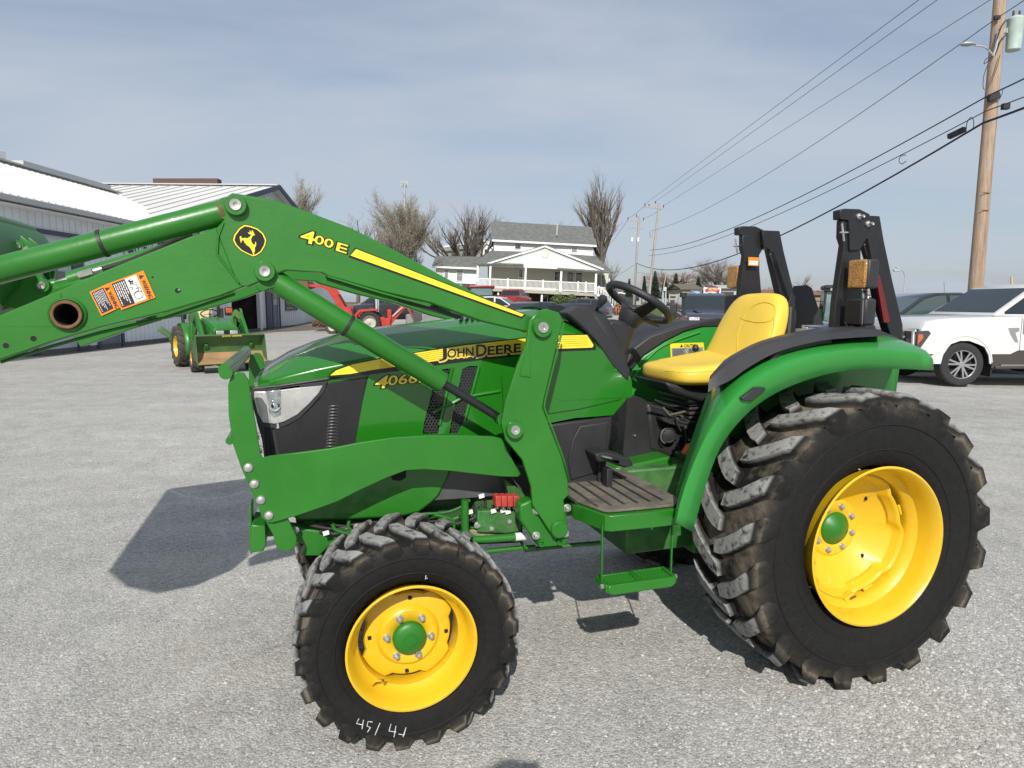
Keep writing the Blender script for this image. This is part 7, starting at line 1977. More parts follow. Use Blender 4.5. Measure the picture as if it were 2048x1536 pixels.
MB().cyl(relp(fp1, 1302, 463, 72.6), relp(fp1, 1302, 475, 72.6), 0.14, 0.14, 10).obj('transformer', GREYM, fp1)
p3_ = D(1324, 595, 95); pp = empty('wooden_post', p3_, 0, 'thin wooden post in front of the spruces with a small sign beside it', 'post')
MB().cyl((0, 0, 0), (0.5, 0, D(1328, 545, 95).z - p3_.z), 0.10, 0.08, 8).obj('pole', PWOOD, pp)
p4_ = D(1281, 600, 100); pp = empty('wooden_post', p4_, 0, 'short pale wooden post between the two utility poles', 'post')
MB().cyl((0, 0, 0), (0.2, 0, D(1283, 550, 100).z - p4_.z), 0.11, 0.09, 8).obj('pole', PWOOD, pp)
# wires
WIRE = mat('black_cable', (0.02, 0.02, 0.022), 0.6)
WIREG = mat('grey_conductor', (0.12, 0.12, 0.125), 0.5)
def wire(label, p0, p1, sag, r, m=WIRE, n=28, name='overhead_wire'):
    P = [Vector(p0).lerp(Vector(p1), k / n) - Vector((0, 0, 4 * sag * (k / n) * (1 - k / n))) for k in range(n + 1)]
    return tag(MB().tube(P, r, 6).obj(name, m), label, 'wire')
zt = D(1311, 410, 73).z
W0 = [D(1290, 408, 73), D(1311, 403, 73), D(1328, 411, 73)]
for lb, q, (tx, ty) in (('steepest overhead wire, reaching the top edge farthest left', W0[0], (1837, 0)), ('second overhead wire from the left at the top edge', W0[1], (1874, 0)), ('third overhead wire from the left at the top edge, just left of the large pole', W0[2], (1980, 0))):
    a = D(tx, ty, 23.5); wire(lb, q, a + (a - q) * 0.55, 0.0, 0.013, WIREG)
a = D(1994, 36, 19.8)
wire('overhead wire clamped to the large pole just below its top edge crossing', D(1302, 462, 73), a, 0.9, 0.014, WIREG)
wire('wire running from the large pole top clamp to the right edge', a, D(2120, -50, 17), 0.02, 0.014, WIREG)
c1 = [(D(1975, 192, 19.8), D(1300, 500, 73), 1.0, 0.022, 'upper of the three black cables below the splice box', D(2120, 122, 17)), (D(1972, 222, 19.8), D(1298, 511, 73), 0.9, 0.016, 'middle of the three black cables, with the hanging splice case', D(2120, 166, 17)), (D(1966, 246, 19.8), D(1273, 526, 85), 2.2, 0.034, 'lowest and thickest black cable sagging behind the roll bars', D(2120, 188, 17))]
for p, q, sg_, r, lb, on in c1:
    wire(lb, p, q, sg_, r); wire({'u': 'uppermost short cable run from the large pole to the right edge', 'm': 'middle short cable run from the large pole to the right edge', 'l': 'lowest thickest cable run from the large pole to the right edge'}[lb[0]], p, on, 0.01, r)
sc = MB().beam(D(1897, 274, 21.5), D(1930, 258, 21.0), 0.16, 0.16).obj('splice_case', BLK, bevel=0.03); tag(sc, 'black splice case hanging on the cables left of the large pole', 'splice case')
for pts, lb in (([(1932, 262), (1934, 246), (1941, 235), (1947, 240), (1946, 256), (1938, 264)], 'looped slack cable right beside the splice case'), ([(1812, 310), (1802, 312), (1798, 322), (1804, 328), (1812, 322)], 'small slack cable loop farther down the lowest cables')):
    tag(MB().tube(smooth_pts([D(x, y, 21.2 if x > 1850 else 24) for x, y in pts], 5), 0.013, 6).obj('cable_loop', WIRE), lb, 'cable')
wire('thin low wire running off left from the shorter utility pole', D(1268, 530, 85), D(1180, 566, 110), 0.6, 0.02, WIREG)
wire('thin upper wire running off left from the shorter utility pole', D(1256, 438, 85), D(1180, 520, 140), 1.0, 0.02, WIREG)
wire('faint wire joining the crossarms of the two utility poles, left one', D(1290, 411, 73), D(1256, 437, 85), 0.1, 0.018, WIREG)
wire('faint wire joining the crossarms of the two utility poles, right one', D(1328, 414, 73), D(1287, 438, 85), 0.1, 0.018, WIREG)
wire('faint distant wire above the roadside signs', D(1275, 545, 90), D(1480, 552, 150), 0.4, 0.02, WIREG)
# street lamps and posts at right
sl_ = D(1806, 600, 60); st_ = empty('street_lamp', sl_, 0, 'curved grey street lamp seen beside the right roll bar post', 'street lamp')
MB().tube(smooth_pts([(0, 0, 0), relp(st_, 1810, 560, 60), relp(st_, 1809, 548, 60), relp(st_, 1805, 541, 60), relp(st_, 1797, 538, 60)], 4), 0.05, 8).obj('lamp_pole', GREYM, st_)
MB().box(relp(st_, 1793, 541, 60), (0.55, 0.3, 0.16)).obj('lamp_head', GREYM, st_, bevel=0.04)
MB().box(relp(st_, 1794, 535, 60), (0.16, 0.16, 0.14)).obj('photo_cell', GREYM, st_, bevel=0.02)
for (x0_, y0_, y1_, Y_, r_, lb) in ((2024, 600, 553, 45, 0.10, 'taller tan wooden post beyond the white pickup roof'), (2034, 600, 575, 45, 0.10, 'shorter tan wooden post beyond the white pickup roof'), (1889, 600, 563, 40, 0.012, 'thin whip antenna above the black pickup roof')):
    b_ = D(x0_, y0_, Y_); q = MB().cyl((0, 0, 0), D(x0_ - 1, y1_, Y_) - b_, r_, r_ * 0.8, 8).obj('wooden_post' if r_ > .05 else 'whip_antenna', mat('tan_wood', (0.48, 0.36, 0.22), 0.8) if r_ > .05 else BLK, loc=b_); tag(q, lb, 'post' if r_ > .05 else 'antenna')
# ============================================================ VEHICLES
WCAR = mat('white_car_paint', (0.62, 0.62, 0.61), 0.25, coat=0.8, var=0.02)
BCAR = mat('black_car_paint', (0.012, 0.013, 0.016), 0.25, coat=0.9)
NCAR = mat('dark_blue_grey_car_paint', (0.03, 0.035, 0.05), 0.25, coat=0.9)
BRNP = mat('dark_brown_lower_paint', (0.055, 0.045, 0.04), 0.35, coat=0.4)
AGL = mat('tinted_auto_glass', (0.018, 0.026, 0.03), 0.08, spec=0.5, coat=0.15)
TYR = mat('car_tyre_rubber', (0.022, 0.022, 0.023), 0.75, var=0.2, vscale=20)
ALLOY = mat('polished_alloy', (0.62, 0.62, 0.64), 0.2, metal=0.9)
REDT = mat('red_tail_lamp', (0.35, 0.01, 0.01), 0.25, coat=0.6)
def road_wheel(loc, r, w, side, parent, rimm=ALLOY, spokes=6, twin=True, rr=0.66):
    """wheel about the local Y axis; side=+1 means the outer face looks to +Y"""
    t = MB(); hw = w / 2
    t.lathe((0, 0, 0), (0, 1, 0), [(-hw * 0.8, r * rr), (-hw, r * 0.8), (-hw * 0.95, r * 0.93), (-hw * 0.75, r * 0.99), (0, r), (hw * 0.75, r * 0.99), (hw * 0.95, r * 0.93), (hw, r * 0.8), (hw * 0.85, r * rr)], 40)
    to_ = t.obj('wheel', TYR, parent, loc=loc)
    b = MB(); b.lathe((0, 0, 0), (0, side, 0), [(hw * 0.86, r * rr), (hw * 0.9, r * rr * 0.97), (hw * 0.78, r * rr * 0.93), (hw * 0.2, r * rr * 0.88), (0.0, r * rr * 0.5), (0, 0)], 36)
    b.obj('rim', DARK if rimm is ALLOY else rimm, to_)
    b = MB(); b.lathe((0, 0, 0), (0, side, 0), [(hw * 0.87, r * rr), (hw * 0.93, r * rr * 0.985), (hw * 0.84, r * rr * 0.93), (hw * 0.6, r * rr * 0.92)], 36)
    if rimm is ALLOY:
        for k in range(spokes):
            for q in ((-0.11, 0.11) if twin else (0,)):
                a0 = 2 * pi * k / spokes + 0.2; a1 = a0 + q * 1.5
                b.beam((r * rr * 0.16 * cos(a0 + q), side * hw * 0.80, r * rr * 0.16 * sin(a0 + q)), (r * rr * 0.95 * cos(a1), side * hw * 0.84, r * rr * 0.95 * sin(a1)), r * 0.075, r * 0.05, up=(0, 1, 0))
    b.lathe((0, side * hw * 0.6, 0), (0, side, 0), [(0, r * 0.14), (hw * 0.30, r * 0.13), (hw * 0.32, 0)], 16)
    b.obj('rim_face', rimm, to_, angle=40)
    return to_
def arch(cx_, zc_, r, z0, n=10):
    a0 = math.asin(max(-1, min(1, (z0 - zc_) / r)))
    return [(cx_ + r * cos(a), zc_ + r * sin(a)) for a in np.linspace(a0, pi - a0, n)]
def car(name, label, cat, loc, rz, prof, green, W, wheels, paint, wheelr, lower=None, glass=AGL, group=None, roofm=None, tumble=0.80, pill=(), wz0=None):
    """prof: body outline (x forward, z) clockwise from rear bottom without arches; green: greenhouse outline; wheels: x positions"""
    o = empty(name, loc, rz, label, cat, group)
    hw = W / 2; z0 = min(z for x, z in prof)
    bot = []
    for wx in sorted(wheels, reverse=True):
        bot += arch(wx, wheelr, wheelr * 1.22, z0)
    # body sections across the width, slightly pinched to the sides
    out = [(x, z) for x, z in prof] + [(x, z) for x, z in bot]
    xs = [x for x, z in prof]; xm = (max(xs) + min(xs)) / 2; xl = (max(xs) - min(xs)) / 2
    zs_ = [z for x, z in prof]; zt_ = max(zs_)
    mb = MB(); rings = []
    for yy, f, dz in ((-hw, 0.965, 0.05), (-hw * 0.985, 0.985, 0.02), (-hw * 0.9, 0.995, 0.0), (0, 1.0, 0.0), (hw * 0.9, 0.995, 0.0), (hw * 0.985, 0.985, 0.02), (hw, 0.965, 0.05)):
        rings.append([(xm + (x - xm) * (f if abs(x - xm) > xl * 0.8 else 1), yy, z - (dz if z > wheelr * 1.9 else 0)) for x, z in out])
    mb.loft(rings, closed=True)
    for ri, fl in ((rings[0], 0), (rings[-1], 1)):
        P = [Vector(p) for p in ri]; tr_ = tessellate_polygon([P])
        mb.add(P, [tuple(t_) for t_ in tr_])
    body = mb.obj('body', paint, o, recalc=True, angle=28)
    # greenhouse
    gzb = min(z for x, z in green); gzt = max(z for x, z in green)
    def gy(z): return hw * (0.96 - (0.96 - tumble) * (z - gzb) / (gzt - gzb))
    gxm = sum(x for x, z in green) / len(green)
    mb = MB(); rings = []
    for s in (-1, -0.93, 0, 0.93, 1):
        rings.append([(x, s * gy(z), z - (0.03 if (abs(s) == 1 and z > gzt - 0.1) else 0)) for x, z in green])
    mb.loft(rings, closed=True)
    for ri in (rings[0], rings[-1]):
        P = [Vector(p) for p in ri]; mb.add(P, [tuple(t_) for t_ in tessellate_polygon([P])])
    cabin = mb.obj('cabin', roofm or paint, o, recalc=True, angle=28)
    # side windows (inset outline, split at pillars)
    gl = sorted(green, key=lambda p: p[0])
    top = [p for p in green if p[1] > gzb + 0.02]
    def inner(x0, x1, zb, zt__, nm='side_window'):
        # clip window box by the greenhouse outline lines
        pts = []
        def zlim(x):
            v = []
            n = len(green)
            for i in range(n):
                (xa, za), (xb, zb2) = green[i], green[(i + 1) % n]
                if abs(xa - xb) > 1e-6 and min(xa, xb) - 1e-6 <= x <= max(xa, xb) + 1e-6: v.append(za + (zb2 - za) * (x - xa) / (xb - xa))
            return max(v) if v else zb
        N = 8; up = []
        for k in range(N + 1):
            x = x0 + (x1 - x0) * k / N
            up.append((x, min(zt__, zlim(x) - 0.07)))
        poly = [(x0, zb)] + [(x, max(z, zb + 0.01)) for x, z in up] + [(x1, zb)]
        for s in (-1, 1):
            P = [Vector((x, s * (gy(z) + 0.004), z)) for x, z in poly]
            MB().prism(P, (0, s * 0.006, 0)).obj(nm, glass, cabin, smooth=False)
    for (x0, x1) in pill: inner(x0, x1, gzb + 0.05, gzt - 0.07)
    # windscreen and rear glass on the sloping ends
    n = len(green); c_ = Vector((gxm, 0, (gzb + gzt) / 2))
    for i in range(n):
        (xa, za), (xb, zb2) = green[i], green[(i + 1) % n]
        if abs(za - zb2) > 0.3 * (gzt - gzb):
            A = Vector((xa, 0, za)); Bp = Vector((xb, 0, zb2))
            nn = Vector((-(Bp - A).z, 0, (Bp - A).x)).normalized()
            if nn.dot(A - c_) < 0: nn = -nn
            A2 = A.lerp(Bp, 0.08); B2_ = A.lerp(Bp, 0.90)
            if A.z > Bp.z: A2, B2_ = B2_, A2
            P = [Vector((A2.x, -gy(A2.z) * 0.92, A2.z)), Vector((A2.x, gy(A2.z) * 0.92, A2.z)), Vector((B2_.x, gy(B2_.z) * 0.92, B2_.z)), Vector((B2_.x, -gy(B2_.z) * 0.92, B2_.z))]
            MB().prism([p + nn * 0.003 for p in P], nn * 0.008).obj('windscreen' if nn.x > 0 else 'rear_window', glass, cabin, smooth=False)
    for wx in wheels:
        for s in (-1, 1):
            road_wheel((wx, s * (hw - 0.13), wheelr), wheelr, 0.25, s, o)
    ub = MB(); ub.box((xm, 0, z0 + 0.12), (xl * 1.86, W * 0.8, 0.2)); ub.obj('underbody', DARK, o, smooth=False)
    return o, body, cabin
def lamps(o, x, y, z, w, h, m, nm, d=0.05):
    for s in (-1, 1):
        MB().box((x, s * y, z), (d, w, h)).obj(nm, m, o, bevel=0.015)
PK = [(-2.95, 0.55), (-2.98, 0.75), (-2.95, 1.30), (-0.75, 1.33), (-0.55, 1.30), (1.35, 1.30), (1.50, 1.26), (2.40, 1.19), (2.62, 1.14), (2.74, 1.05), (2.80, 0.70), (2.78, 0.45), (2.65, 0.38)]
PKG = [(-0.80, 1.28), (-0.60, 1.86), (-0.30, 1.93), (0.30, 1.92), (0.62, 1.84), (1.42, 1.28)]
# white pickup, side on
wt_loc = D(1921, 777, 13.25); wt_loc = Vector((wt_loc.x + 1.87, 13.25 + 1.0, -0.115))
PKF = [(-2.95, 0.55), (-2.98, 0.75), (-2.95, 1.30), (-0.75, 1.33), (-0.55, 1.31), (1.30, 1.30), (1.50, 1.285), (2.05, 1.275), (2.42, 1.25), (2.64, 1.20), (2.71, 1.08), (2.73, 0.75), (2.72, 0.52), (2.60, 0.42)]
wt, wbody, wcab = car('white_pickup', 'white pickup truck with chrome alloy wheels parked at the right edge of the photo', 'pickup truck', wt_loc, pi, PKF, [(-0.80, 1.28), (-0.62, 1.84), (-0.30, 1.90), (0.20, 1.895), (0.55, 1.84), (1.36, 1.30)], 2.02, (1.87, -1.83), WCAR, 0.405, pill=((-0.60, 0.02), (0.10, 1.15)))
wt.scale = (1.085,) * 3; wt.location.z = -0.10; wt.location.x += 0.10
# two-tone lower body, arch lips, grille and lamps of the white pickup (x forward)
for s in (-1, 1):
    y_ = s * 1.012
    MB().prism([(1.35, y_, 0.34), (1.35, y_, 0.60), (1.02, y_, 0.60), (0.88, y_, 0.67), (-1.28, y_, 0.67), (-1.28, y_, 0.34)], (0, s * 0.008, 0)).obj('lower_body', BRNP, wt, smooth=False)
    MB().beam((1.30, s * 1.0, 0.36), (-1.25, s * 1.0, 0.36), 0.12, 0.05).obj('running_board', BRNP, wt, bevel=0.01)
    MB().beam((1.20, s * 1.045, 0.40), (-1.2, s * 1.045, 0.40), 0.02, 0.02).obj('running_board_trim', CHROME, wt)
    for wx in (1.87, -1.83):
        pts = [(wx + 0.53 * cos(a), s * 1.005, 0.405 + 0.53 * sin(a)) for a in np.linspace(0.08, pi - 0.08, 18)]
        MB().tube(pts, 0.018, 6).obj('wheel_arch_lip', WCAR, wt)
        mb = MB(); pts2 = [(wx + 0.485 * cos(a), 0.405 + 0.485 * sin(a)) for a in np.linspace(-0.05, pi + 0.05, 18)]
        mb.loft([[(x, s * 0.62, z) for x, z in pts2], [(x, s * 0.99, z) for x, z in pts2]]); mb.obj('wheel_well', DARK, wt)
    # fender badge
    MB().prism([(1.10, y_, 1.08), (0.90, y_, 1.08), (0.90, y_, 1.02), (0.97, y_, 1.0), (0.90, y_, 0.82), (0.95, y_, 0.82), (1.06, y_, 0.98)], (0, s * 0.012, 0)).obj('fender_vent_trim', CHROME, wt, bevel=0.003)
    # mirror
    MB().box((0.72, s * 1.17, 1.27), (0.14, 0.30, 0.22)).obj('mirror', WCAR, wt, bevel=0.04)
    MB().box((0.80, s * 1.16, 1.22), (0.06, 0.30, 0.10)).obj('mirror_trim', BLK, wt, bevel=0.02)
    MB().beam((0.75, s * 0.95, 1.20), (0.73, s * 1.1, 1.20), 0.08, 0.06).obj('mirror_arm', BLK, wt)
    for xl_ in ((0.86, 0.5, 1.28), (-0.10, 0.5, 1.28)):
        MB().beam((xl_[0], s * 1.0115, 0.5), (xl_[0], s * 1.0115, 1.26), 0.002, 0.008, up=(1, 0, 0)).obj('door_seam', DARK, wt, smooth=False)
    for xh in (0.0, -0.75):
        MB().box((xh + 0.1, s * 1.02, 1.05), (0.2, 0.03, 0.035)).obj('door_handle', CHROME, wt, bevel=0.01)
    # headlight, corner lamp
    MB().prism([(2.735, s * 0.98, 0.60), (2.735, s * 0.70, 0.60), (2.735, s * 0.66, 1.05), (2.70, s * 1.0, 1.06)], (0.03, 0, 0)).obj('headlight', mat('dark_lamp_glass', (0.05, 0.05, 0.055), 0.1, coat=1), wt, bevel=0.01)
    MB().beam((2.76, s * 0.92, 0.62), (2.76, s * 0.90, 1.03), 0.05, 0.02, up=(1, 0, 0)).obj('daytime_lamp', WPAINT, wt)
    MB().box((2.775, s * 0.80, 1.03), (0.02, 0.40, 0.035)).obj('daytime_lamp', WPAINT, wt)
    MB().prism([(2.73, y_, 0.78), (2.63, y_, 0.90), (2.65, y_, 0.96), (2.73, y_, 0.96)], (0, s * 0.006, 0)).obj('side_marker', mat('amber_marker', (0.5, 0.12, 0.05), 0.3), wt, bevel=0.003)
    MB().prism([(2.745, y_ - s * 0.002, 0.60), (2.50, y_ - s * 0.002, 0.98), (2.55, y_ - s * 0.002, 1.03), (2.745, y_ - s * 0.002, 1.02)], (0, s * 0.005, 0)).obj('lamp_side_glass', MATS['dark_lamp_glass'], wt)
    MB().prism([(2.72, y_, 0.44), (2.48, y_, 0.56), (2.42, y_, 0.60), (2.72, y_, 0.60)], (0, s * 0.006, 0)).obj('bumper_corner', BRNP, wt)
    MB().prism([(1.33, s * 0.98, 0.18), (1.33, s * 0.70, 0.18), (1.33, s * 0.70, 0.62), (1.33, s * 0.98, 0.62)], (-0.02, 0, 0)).obj('mud_flap', BLK, wt)
g_ = MB().box((2.74, 0, 0.83), (0.06, 1.30, 0.42)).obj('grille', MATS['dark_lamp_glass'], wt, bevel=0.01)
for z_ in (0.66, 0.78, 0.90, 1.02): MB().box((2.79, 0, z_), (0.03, 1.42, 0.035)).obj('grille_bar', CHROME, g_, bevel=0.006)
for y_ in (-0.62, -0.5, 0.5, 0.62): MB().box((2.80, y_, 0.83), (0.03, 0.04, 0.40)).obj('grille_bar', CHROME, g_, bevel=0.006)
MB().box((2.76, 0, 0.50), (0.12, 1.9, 0.14)).obj('bumper', BRNP, wt, bevel=0.03)
MB().beam((1.30, 0.3, 1.315), (0.95, -0.5, 1.36), 0.02, 0.03).obj('wiper', BLK, wt)
MB().beam((1.30, -0.5, 1.315), (1.0, -0.95, 1.34), 0.02, 0.03).obj('wiper', BLK, wt)
lamps(wt, -2.97, 0.9, 1.05, 0.16, 0.4, REDT, 'tail_lamp')
# black pickup parked on its far side
bt_loc = Vector((wt_loc.x - 0.25, 17.1, -0.12))
bt, bb_, bc_ = car('black_pickup', 'black pickup truck parked on the far side of the white pickup', 'pickup truck', bt_loc, pi, PK, PKG, 2.0, (1.87, -1.83), BCAR, 0.40, pill=((-0.60, 0.02), (0.10, 1.18)), glass=mat('greenish_auto_glass', (0.05, 0.075, 0.07), 0.08, spec=0.8, coat=0.6))
for s in (-1, 1):
    MB().box((0.95, s * 1.12, 1.30), (0.12, 0.30, 0.16)).obj('mirror', BLK, bt, bevel=0.04)
lamps(bt, 2.76, 0.82, 0.9, 0.3, 0.25, LENS, 'headlight')
# front-facing dark pickup with hood scoop
rm_loc = Vector((D(1402, 600, 27.6).x, 27.6, terr(7.5, 27.6) - 0.03))
rm, rbod, rcab = car('dark_pickup', 'dark navy pickup with hood scoop facing the camera just left of the yellow seat', 'pickup truck', rm_loc, -pi / 2 - 0.06, PK, PKG, 2.02, (1.87, -1.83), NCAR, 0.42, pill=((-0.60, 0.02), (0.10, 1.18)))
rm.scale = (1.07,) * 3
MB().box((2.80, 0, 0.80), (0.06, 1.25, 0.42)).obj('grille', DARK, rm, bevel=0.02)
for y_ in np.linspace(-0.5, 0.5, 5): MB().box((2.84, y_, 0.92), (0.03, 0.16, 0.10)).obj('grille_marker', GREYM, rm, bevel=0.02)
lamps(rm, 2.79, 0.82, 0.98, 0.36, 0.17, mat('bright_lamp_lens', (0.6, 0.6, 0.62), 0.15, metal=0.3, var=0.6, vscale=25), 'headlight')
MB().box((2.82, 0, 0.52), (0.16, 2.0, 0.22)).obj('bumper', BLK, rm, bevel=0.04)
MB().prism([(2.2, 0.55, 1.20), (1.4, 0.62, 1.27), (1.4, 0.50, 1.36), (2.15, 0.42, 1.28)], (0, -1.1, 0)).obj('hood_scoop', NCAR, rm, bevel=0.03)
for s in (-1, 1):
    MB().box((1.02, s * 1.22, 1.34), (0.12, 0.24, 0.36)).obj('mirror', BLK, rm, bevel=0.03)
    MB().beam((1.05, s * 0.95, 1.25), (1.03, s * 1.18, 1.25), 0.06, 0.05).obj('mirror_arm', BLK, rm)
for k in range(5): MB().box((0.1, -0.6 + 0.3 * k, 1.93), (0.08, 0.12, 0.03)).obj('cab_marker_lamp', BLK, rm, bevel=0.01)
MB().lathe(Vector((1.25, -0.92, 1.30)), (0, 0, 1), [(0, 0.05), (0.45, 0.05), (0.46, 0.12), (0.62, 0.13), (0.63, 0)], 14).obj('intake_snorkel', BLK, rm)
# dark SUV/crossover in front of the house, white SUV, dark car
SU = [(-2.25, 0.45), (-2.32, 0.62), (-2.28, 1.02), (-2.05, 1.10), (1.00, 1.05), (1.9, 0.92), (2.25, 0.75), (2.32, 0.5), (2.2, 0.32)]
SUG = [(-2.15, 1.06), (-1.85, 1.52), (-1.4, 1.62), (-0.2, 1.64), (0.25, 1.56), (1.05, 1.04)]
def onz2(x, Y, px_): return Vector((D(px_, 600, Y).x, Y, terr(D(px_, 600, Y).x, Y)))
l1 = onz2(0, 46, 1158)
s1, b1, c1_ = car('dark_crossover', 'dark grey crossover parked below the house porch, sun glinting on its roof, behind the cowl', 'car', l1, pi - 0.45, SU, SUG, 1.88, (1.42, -1.38), mat('dark_silver_blue_paint', (0.06, 0.07, 0.09), 0.2, metal=0.4, coat=1.0), 0.35, pill=((-1.9, -1.2), (-1.1, -0.15), (-0.05, 0.8)))
lamps(s1, -2.30, 0.78, 0.85, 0.26, 0.18, REDT, 'tail_lamp'); lamps(s1, 2.26, 0.72, 0.70, 0.3, 0.14, LENS, 'headlight')
for s in (-1, 1): MB().box((0.85, s * 1.0, 1.08), (0.1, 0.18, 0.12)).obj('mirror', BLK, s1, bevel=0.03)
l2 = onz2(0, 41, 1000)
s2, b2, c2 = car('white_suv', 'white SUV with roof rack mostly hidden behind the loader arm', 'car', l2, -0.25, [(x, z + 0.12) for x, z in SU], [(x, z + 0.22) for x, z in SUG], 1.95, (1.42, -1.38), WCAR, 0.38, pill=((-1.9, -1.2), (-1.1, -0.15), (-0.05, 0.8)))
lamps(s2, -2.30, 0.80, 1.1, 0.2, 0.35, REDT, 'tail_lamp')
for s in (-1, 1): MB().beam((-1.6, s * 0.62, 1.90), (0.1, s * 0.62, 1.92), 0.04, 0.04).obj('roof_rail', BLK, s2)
l3 = onz2(0, 33, 1052)
s3, b3, c3 = car('black_car', 'black car whose rounded roof just shows above the hood beside the tower pin', 'car', l3, pi + 0.9, SU, [(x, z - 0.05) for x, z in SUG], 1.85, (1.42, -1.38), BCAR, 0.34, pill=((-1.9, -1.2), (-1.1, -0.15), (-0.05, 0.8)))
lamps(s3, -2.3, 0.78, 0.8, 0.2, 0.18, REDT, 'tail_lamp')
l4 = Vector((D(1026, 600, 56).x, 56, terr(0, 56)))
s4, b4, c4 = car('red_pickup', 'small red vehicle showing between the white SUV and the house basement', 'car', l4, 1.25, [(x * 0.85, z + 0.15) for x, z in PK], [(x * 0.85, z + 0.1) for x, z in PKG], 1.9, (1.6, -1.55), mat('red_car_paint', (0.30, 0.02, 0.02), 0.3, coat=0.6), 0.38, pill=((-0.45, 0.0), (0.1, 0.95)))
# black pickup behind the red tractor
l5 = onz2(0, 39.5, 768)
s5, b5, c5 = car('black_pickup', 'black pickup truck parked right behind the red tractor', 'pickup truck', l5, pi + 0.30, [(x, z + 0.16) for x, z in PK], [(x, z + 0.16) for x, z in PKG], 2.0, (1.87, -1.83), BCAR, 0.44, pill=((-0.60, 0.02), (0.10, 1.18)))
lamps(s5, 2.76, 0.82, 1.0, 0.3, 0.2, LENS, 'headlight')

# ============================================================ OTHER TRACTORS
TY2 = mat('muddy_tractor_tyre', (0.06, 0.052, 0.045), 0.9, var=0.5, vscale=14, bump=0.5, bscale=40)
def ag_wheel(loc, R, w, side, parent, rimm, nl=16, rr=0.52, tm=TY2, steer=0.0):
    mb, wear = tyre_mesh(R, w / 2, R * rr, nl, R * 0.07, R * 0.13, 0.24)
    e = mb.obj('wheel', tm, parent, angle=38, loc=loc)
    e.rotation_euler = (0, 0, steer)
    d = MB(); d.lathe((0, 0, 0), (0, side, 0), [(w * 0.40, R * rr), (w * 0.43, R * rr * 0.97), (w * 0.30, R * rr * 0.90), (w * 0.05, R * rr * 0.84), (w * 0.0, R * rr * 0.6), (w * 0.12, R * rr * 0.38), (w * 0.14, 0)], 36)
    ro_ = d.obj('rim', rimm, e, angle=40)
    d = MB(); d.lathe((0, 0, 0), (0, side, 0), [(w * 0.14, R * 0.12), (w * 0.32, R * 0.10), (w * 0.34, 0)], 16); d.obj('hub', rimm if rimm is not YEL else GREEN, e)
    for k in range(6):
        a = k * pi / 3; MB().cyl((R * 0.17 * cos(a), side * w * 0.12, R * 0.17 * sin(a)), (R * 0.17 * cos(a), side * w * 0.17, R * 0.17 * sin(a)), R * 0.02, R * 0.02, 6).obj('wheel_bolt', BOLTM, e)
    return e
# ---- small compact tractor with front bucket and backhoe
RUSTB = mat('worn_rusty_bucket_floor', (0.32, 0.19, 0.09), 0.7, var=0.25, vscale=4, dust=0.25, dustcol=(0.10, 0.22, 0.06), dscale=3)
OLIVE = mat('dusty_green_bucket', (0.05, 0.13, 0.035), 0.6, var=0.2, vscale=6, dust=0.35, dustcol=(0.16, 0.15, 0.07))
HA = radians(-52)
cl = Vector((-7.66, 16.62, 0))
cpt = empty('compact_tractor', cl, HA, 'small green tractor with rusty front bucket and yellow wheels parked by the shop', 'tractor')
for s in (-1, 1):
    ag_wheel((0.0, s * 0.56, 0.50), 0.50, 0.33, s, cpt, YEL, 15)
    ag_wheel((1.62, s * 0.60, 0.33), 0.33, 0.26, s, cpt, YEL, 14, steer=-0.12)
def lo(nm, st_, m, par, **kw):
    rings = []
    for x, w, zb, zt_, in st_:
        rings.append([(x, w, zb), (x, w, zt_ - 0.08), (x, w * 0.82, zt_ - 0.015), (x, w * 0.4, zt_), (x, -w * 0.4, zt_), (x, -w * 0.82, zt_ - 0.015), (x, -w, zt_ - 0.08), (x, -w, zb)])
    return MB().loft(rings[::-1], caps=True).obj(nm, m, par, recalc=True, **kw)
lo('hood', [(0.62, 0.27, 0.75, 1.22), (1.0, 0.30, 0.75, 1.20), (1.5, 0.30, 0.72, 1.12), (1.86, 0.28, 0.72, 1.02), (1.90, 0.26, 0.74, 0.98)], GREEN, cpt, angle=30)
MB().box((1.905, 0, 0.86), (0.03, 0.50, 0.16)).obj('grille', DARK, cpt)
for s in (-1, 1): MB().box((1.925, s * 0.15, 0.87), (0.03, 0.17, 0.13)).obj('headlight', LENS, cpt, bevel=0.02)
MB().box((1.90, 0, 0.70), (0.06, 0.56, 0.10)).obj('front_trim', GREEN, cpt, bevel=0.02)
MB().box((1.2, 0, 0.55), (1.5, 0.34, 0.35)).obj('chassis', DKGREEN, cpt, bevel=0.03)
MB().box((0.1, 0, 0.60), (0.9, 0.7, 0.25)).obj('platform', DKGREEN, cpt, bevel=0.03)
for s in (-1, 1):
    pr = [(0.52 * cos(a) * 1.1, 0.50 + 0.58 * sin(a)) for a in np.linspace(-0.35, pi * 0.95, 12)]
    mb = MB(); mb.loft([[(x, s * 0.38, z) for x, z in pr], [(x, s * 0.60, z) for x, z in pr]]); mb.obj('fender', GREEN, cpt, solid=0.02)
    mb = MB().prism([(x, s * 0.38, z) for x, z in pr], (0, s * 0.02, 0)).obj('fender_side', GREEN, cpt)
    MB().cyl((-0.20, s * 0.46, 0.9), (-0.20, s * 0.46, 1.42), 0.04, 0.04, 8).obj('lamp_post', BLK, cpt)
    lm = MB().box((-0.16, s * 0.62, 1.34), (0.08, 0.20, 0.22)).obj('signal_lamp', BLK, cpt, bevel=0.03)
    MB().box((-0.115, s * 0.62, 1.36), (0.03, 0.15, 0.13)).obj('lamp_lens', mat('orange_signal_lens', (0.45, 0.10, 0.02), 0.3), lm, bevel=0.02)
MB().box((-0.28, 0.40, 1.55), (0.07, 0.07, 0.75)).obj('roll_bar', BLK, cpt, bevel=0.01)
